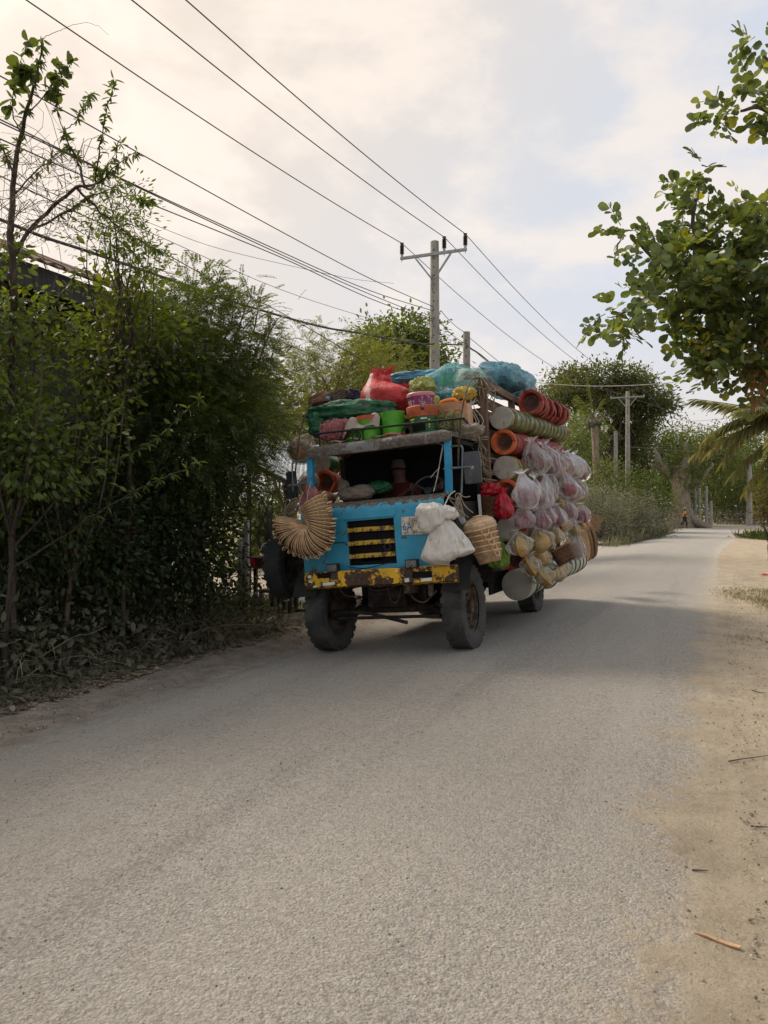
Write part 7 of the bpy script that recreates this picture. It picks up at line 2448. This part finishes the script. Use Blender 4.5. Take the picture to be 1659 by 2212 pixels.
soft('tarp_roll', 'long folded green tarp across the left of the cab roof', 'tarp', 762, 893, .42, 180, 50, .5, 'green_tarp', .24, 3.4, 5.5, .75, .25, (1.2, 1, 1.6), R(3))
soft('tarp_roll', 'dark end of the green tarp drooping at the left roof corner', 'tarp', 694, 920, .35, 40, 56, .35, 'green_tarp', .3, 3, 7.5)
soft('dark_bundle', 'dark navy cloth bundle behind the green tarp', 'bundle', 752, 866, .72, 58, 44, .3, 'navy', .35, 2.4, 9.5, .9)
soft('brown_bundle', 'brown mat end with rope at the far left of the roof load', 'bundle', 700, 868, .6, 56, 34, .4, 'wicker_dark', .2, 3, 10.5)
mb = MB()
for i in range(6):
    z = -.02 + .022 * i
    mb.tube([(.13 * math.cos(t * .314) + .01 * i, .10 * math.sin(t * .314), z + .02 * math.sin(t * .9 + i)) for t in range(20)], .014, 6, closed=True)
p = ly(728, 864, .55)
place(mb, 'rope_coil', 'coil of dark rope lying before the navy bundle', 'rope', p, 'rim')
soft('blue_scrap', 'small pale blue plastic scrap on the rope coil', 'scrap', 704, 862, .45, 18, 10, .06, 'blue_tarp', .3, 3, 12)
# red sack with white stripe
p = ly(837, 852, .68); k = mpp(p)
rs = thing('red_sack', 'bulging red woven sack with a pale stripe and ragged mouth', 'sack', T=tloc(p))
sb = lump(53 * k, .26, 44 * k, .16, 2.4, 3.3, 60, 40, .78, .1, (1, 1, .7))
sb.v = [(x * (1 - .62 * sm(z / (40 * k)) if z > 0 else 1) - (.14 * sm(z / (40 * k)) if z > 0 else 0), y * (1 - .5 * sm(z / (40 * k)) if z > 0 else 1), z) for x, y, z in sb.v]
sb.mi = []
for f in sb.f:
    cx = sum(sb.v[i][0] for i in f) / len(f); cz = sum(sb.v[i][2] for i in f) / len(f); cy = sum(sb.v[i][1] for i in f) / len(f)
    sb.mi.append(1 if -.215 < cx + .05 * cz * -1 + .03 * math.sin(cz * 9) < -.135 and cy < .1 else 0)
sb.build('body', ['red_sack', 'white_stripe'], rs, angle=180)
mb = MB()
for i in range(70):
    a_ = rng.uniform(0, 6.28); q = Vector((.075 * math.cos(a_), .05 * math.sin(a_), 0))
    d_ = q * 1.2 + Vector((rng.normal() * .02, rng.normal() * .02, .06 + .06 * rng.random()))
    mb.tube([q - Vector((0, 0, .06)), q + d_ * .5, q + d_], [.010, .007, .002], 4)
tq = ly(826, 812, .68) - p
mb.v = [tuple(Vector(v) + tq) for v in mb.v]
mb.build('ragged_mouth', 'red_sack', rs)
lump(17 * k, .09, 16 * k, .3, 3, 8, 26, 16, .9, .1).build('neck', 'red_sack', rs, T=Matrix.Translation(tq - Vector((0, 0, .05))), angle=180)
mb = MB()
for i in range(60):
    q = Vector((rng.uniform(-.16, .16), 0, rng.normal() * .01))
    d_ = Vector((rng.normal() * .03, -.03, .02 + .05 * rng.random()))
    mb.tube([q, q + d_], [.006, .002], 4)
place(mb, 'torn_fringe', 'torn red fringe of sacking behind the big red sack', 'sack', ly(873, 838, .9), 'red_sack')
soft('pink_bundle', 'dusty pink pleated cloth bundle at the left behind the rail', 'bundle', 722, 932, .02, 56, 44, .22, 'pink_cloth', .2, 4, 14, .7, .1, (3.5, 3.5, .5))
soft('pale_bundle', 'reddish pale bundle under the green tarp by the stove', 'bundle', 744, 925, .12, 34, 36, .2, 'pink_cloth', .2, 4, 15.5)
# dusty sheet over the stove
sh = MB()
p = on_roof(790, .02, ZR + .30); k = mpp(p)
sh.sheet(lambda u, v: ((u - .5) * 86 * k, (v - .5) * .34, .02 * math.sin(u * 9 + v * 3) + .05 * nz((u * 3, v * 3, 0), 1.3, 4) - .9 * max(0, abs(u - .55) - .28) ** 1.5 - .5 * max(0, .25 - v)), 30, 16)
place(sh, 'plastic_sheet', 'dusty grey plastic sheet draped over the green stove', 'sheet', p, 'grey_sheet', angle=180)
sh = MB()
sh.sheet(lambda u, v: (-.62 + u * .95, -.10 + .03 * math.sin(u * 14) - .05 * (1 - v), 2.565 + .012 * math.sin(u * 23) + .02 * v + .008), 40, 3)
place(sh, 'rag_strip', 'ragged beige cloth edge lying along the roof front', 'cloth', (0, 0, 0), 'rope', angle=180)
soft('cabbage_bag', 'pale green net bag of crinkled greens behind the purple bucket', 'net bag', 912, 840, .75, 48, 42, .3, 'cabbage', .35, 4.5, 18, .9)
soft('cabbage_bag', 'smaller pale green bag between bucket and jerrycan', 'net bag', 935, 873, .5, 26, 34, .2, 'cabbage', .35, 4.5, 19, .9)
soft('yellow_bag', 'small crumpled yellow plastic bag on the jerrycan', 'plastic bag', 1005, 851, .6, 40, 22, .2, 'yellow_bag', .5, 4, 20)
soft('beige_cloth', 'beige cloth hanging over the right roof edge', 'cloth', 1014, 934, .35, 56, 30, .3, 'grey_sheet', .35, 3.5, 22, .8)
# herbs
p = ly(962, 915, .15)
hb = thing('herb_bundle', 'bundle of pale dry herbs stuffed beside the labelled stove', 'herbs', T=tloc(p))
n = 420
PP = rng.normal(size=(n, 3)) * np.array([.09, .05, .07])
V, Fq = strew(L_LANCE, PP, frames(rng.normal(size=(n, 3)) + UP * .5, .8), .06 * (.6 + .8 * rng.random(n)))
np_obj('leaves', V, Fq, 'herb', hb)
mb = MB()
for i in range(20):
    limb(mb, Vector(PP[i]) - Vector((0, 0, .1)), Vector(PP[i]) + Vector((0, 0, .05)), .004, .002, 3, .1, sides=4)
mb.build('stem', 'dry_stem', hb)

# ---- top of the load ----------------------------------------------
p = ly(972, 836, 1.35); k = mpp(p)
tn = thing('net_bag', 'big translucent teal net bag with a green bucket inside on top', 'net bag', T=tloc(p))
lump(50 * k, .32, 42 * k, .22, 2.2, 30, 54, 34, .85, .2).build('netting', 'teal_net', tn, angle=180)
MB().lathe([(0, -.06), (.09, -.06), (.115, .10), (.12, .10), (.12, .12), (0, .12)], 24, Matrix.Translation((-.02, .0, .06)) @ Matrix.Rotation(.3, 4, 'Y')).build('bucket', 'green_tin', tn)
text_mb('ZHONG L', .062, Matrix.Translation((-.14, -.315, -.085)) @ AX, .001).build('lettering', 'white_print', tn)
text_mb('\u2022 - \u2022 \u2022 -', .05, Matrix.Translation((-.10, -.31, -.15)) @ AX, .001).build('lettering', 'white_print', tn)
p = ly(1016, 832, 1.15); k = mpp(p)
tn = thing('net_bag', 'pale green net bag with a clay pot inside beside the rack corner', 'net bag', T=tloc(p))
lump(34 * k, .22, 32 * k, .22, 2.2, 33, 44, 28, .9, .2).build('netting', 'pale_net', tn, angle=180)
MB().lathe([(0, 0), (.10, 0), (.13, .05), (.14, .06), (.10, .06), (0, .04)], 22, Matrix.Translation((-.0, .0, .09))).build('pot', 'terracotta', tn)
MB().lathe([(0, -.1), (.07, -.1), (.08, .04), (0, .05)], 20, Matrix.Translation((.02, .02, -.04))).build('tin', 'green_tin', tn)
soft('blue_tarp', 'blue tarp bundle lying behind the red sack', 'tarp', 895, 821, 1.9, 112, 30, .6, 'blue_tarp', .25, 3, 35, .8, .3)
soft('teal_sack', 'flat teal plastic under the net bag on the roof load', 'plastic', 955, 862, 1.0, 66, 26, .3, 'teal_net', .3, 3, 36)
p = ly(1093, 827, 2.9); k = mpp(p)
tn = thing('net_bag', 'large blue net bundle at the top right corner of the load', 'net bag', T=tloc(p))
lump(44 * k, .8, 30 * k, .22, 2.6, 38, 60, 36, .7, .2, (1, 1.4, 1)).build('netting', 'blue_net', tn, angle=180)
lump(34 * k, .6, 20 * k, .2, 3, 39, 30, 20, .8, .2).build('contents', 'grey_sheet', tn, angle=180)
mb = MB()
for i in range(12):                      # loose ropes about the rack corner
    a_ = Vector((rng.normal() * .05, rng.normal() * .05, rng.normal() * .05))
    mb.tube(smooth_pts([a_, a_ + Vector((rng.normal() * .06, -.03, -.10 + rng.normal() * .05)), a_ + Vector((rng.normal() * .09, -.02 + rng.random() * .3, -.25 + rng.normal() * .12)), a_ + Vector((rng.normal() * .1, .1 * rng.random(), -.36 + rng.normal() * .15))], 4), .006, 5)
place(mb, 'rope_tangle', 'tangle of thin ropes knotted round the rack corner post', 'rope', (1.08, .95, 3.28), 'rope')
mb = MB()
for i in range(12):
    y_ = rng.uniform(.9, 1.0)
    z_ = rng.uniform(2.3, 2.75)
    mb.tube(smooth_pts([(1.02, y_ - .05, z_), (1.0 + rng.normal() * .04, y_ - .09, z_ - .12), (1.05 + rng.normal() * .05, y_ - .08, z_ - .25 - .15 * rng.random()), (1.15 + .1 * rng.normal(), y_ - .05, z_ - .35)], 4), .006, 5)
mb.tube([(1.045 + .07 * math.cos(t * .52), .92 + .05 * math.sin(t * .52), 2.50) for t in range(12)], .008, 5, closed=True)
mb.tube([(1.05 + .07 * math.cos(t * .52), .92 + .05 * math.sin(t * .52), 2.53) for t in range(12)], .008, 5, closed=True)
place(mb, 'rope_lashing', 'rope lashing wound round the right rack post beside the orange ring', 'rope', (0, 0, 0), 'rope')
mb = MB()
for i in range(8):
    x_ = rng.uniform(.75, 1.0)
    mb.tube(smooth_pts([(x_, .98, 3.1 - .1 * rng.random()), (x_ - .03 + rng.normal() * .03, .93, 2.95), (x_ + rng.normal() * .05, .94, 2.75), (x_ + rng.normal() * .06, .95, 2.6)], 4), .006, 5)
place(mb, 'rope_tangle', 'pale cords hanging over the slats behind the jerrycan', 'rope', (0, 0, 0), 'cord')
p = ly(1036, 1010, .9)
tag(MB().bar((0, 0, .18), (0, 0, -.18), .035, .01, (0, 1, 0)).build('pale_strip', 'white_print', T=tloc(ly(1037, 1100, .5))), 'pale plastic strip hanging below the right mirror', 'strip')
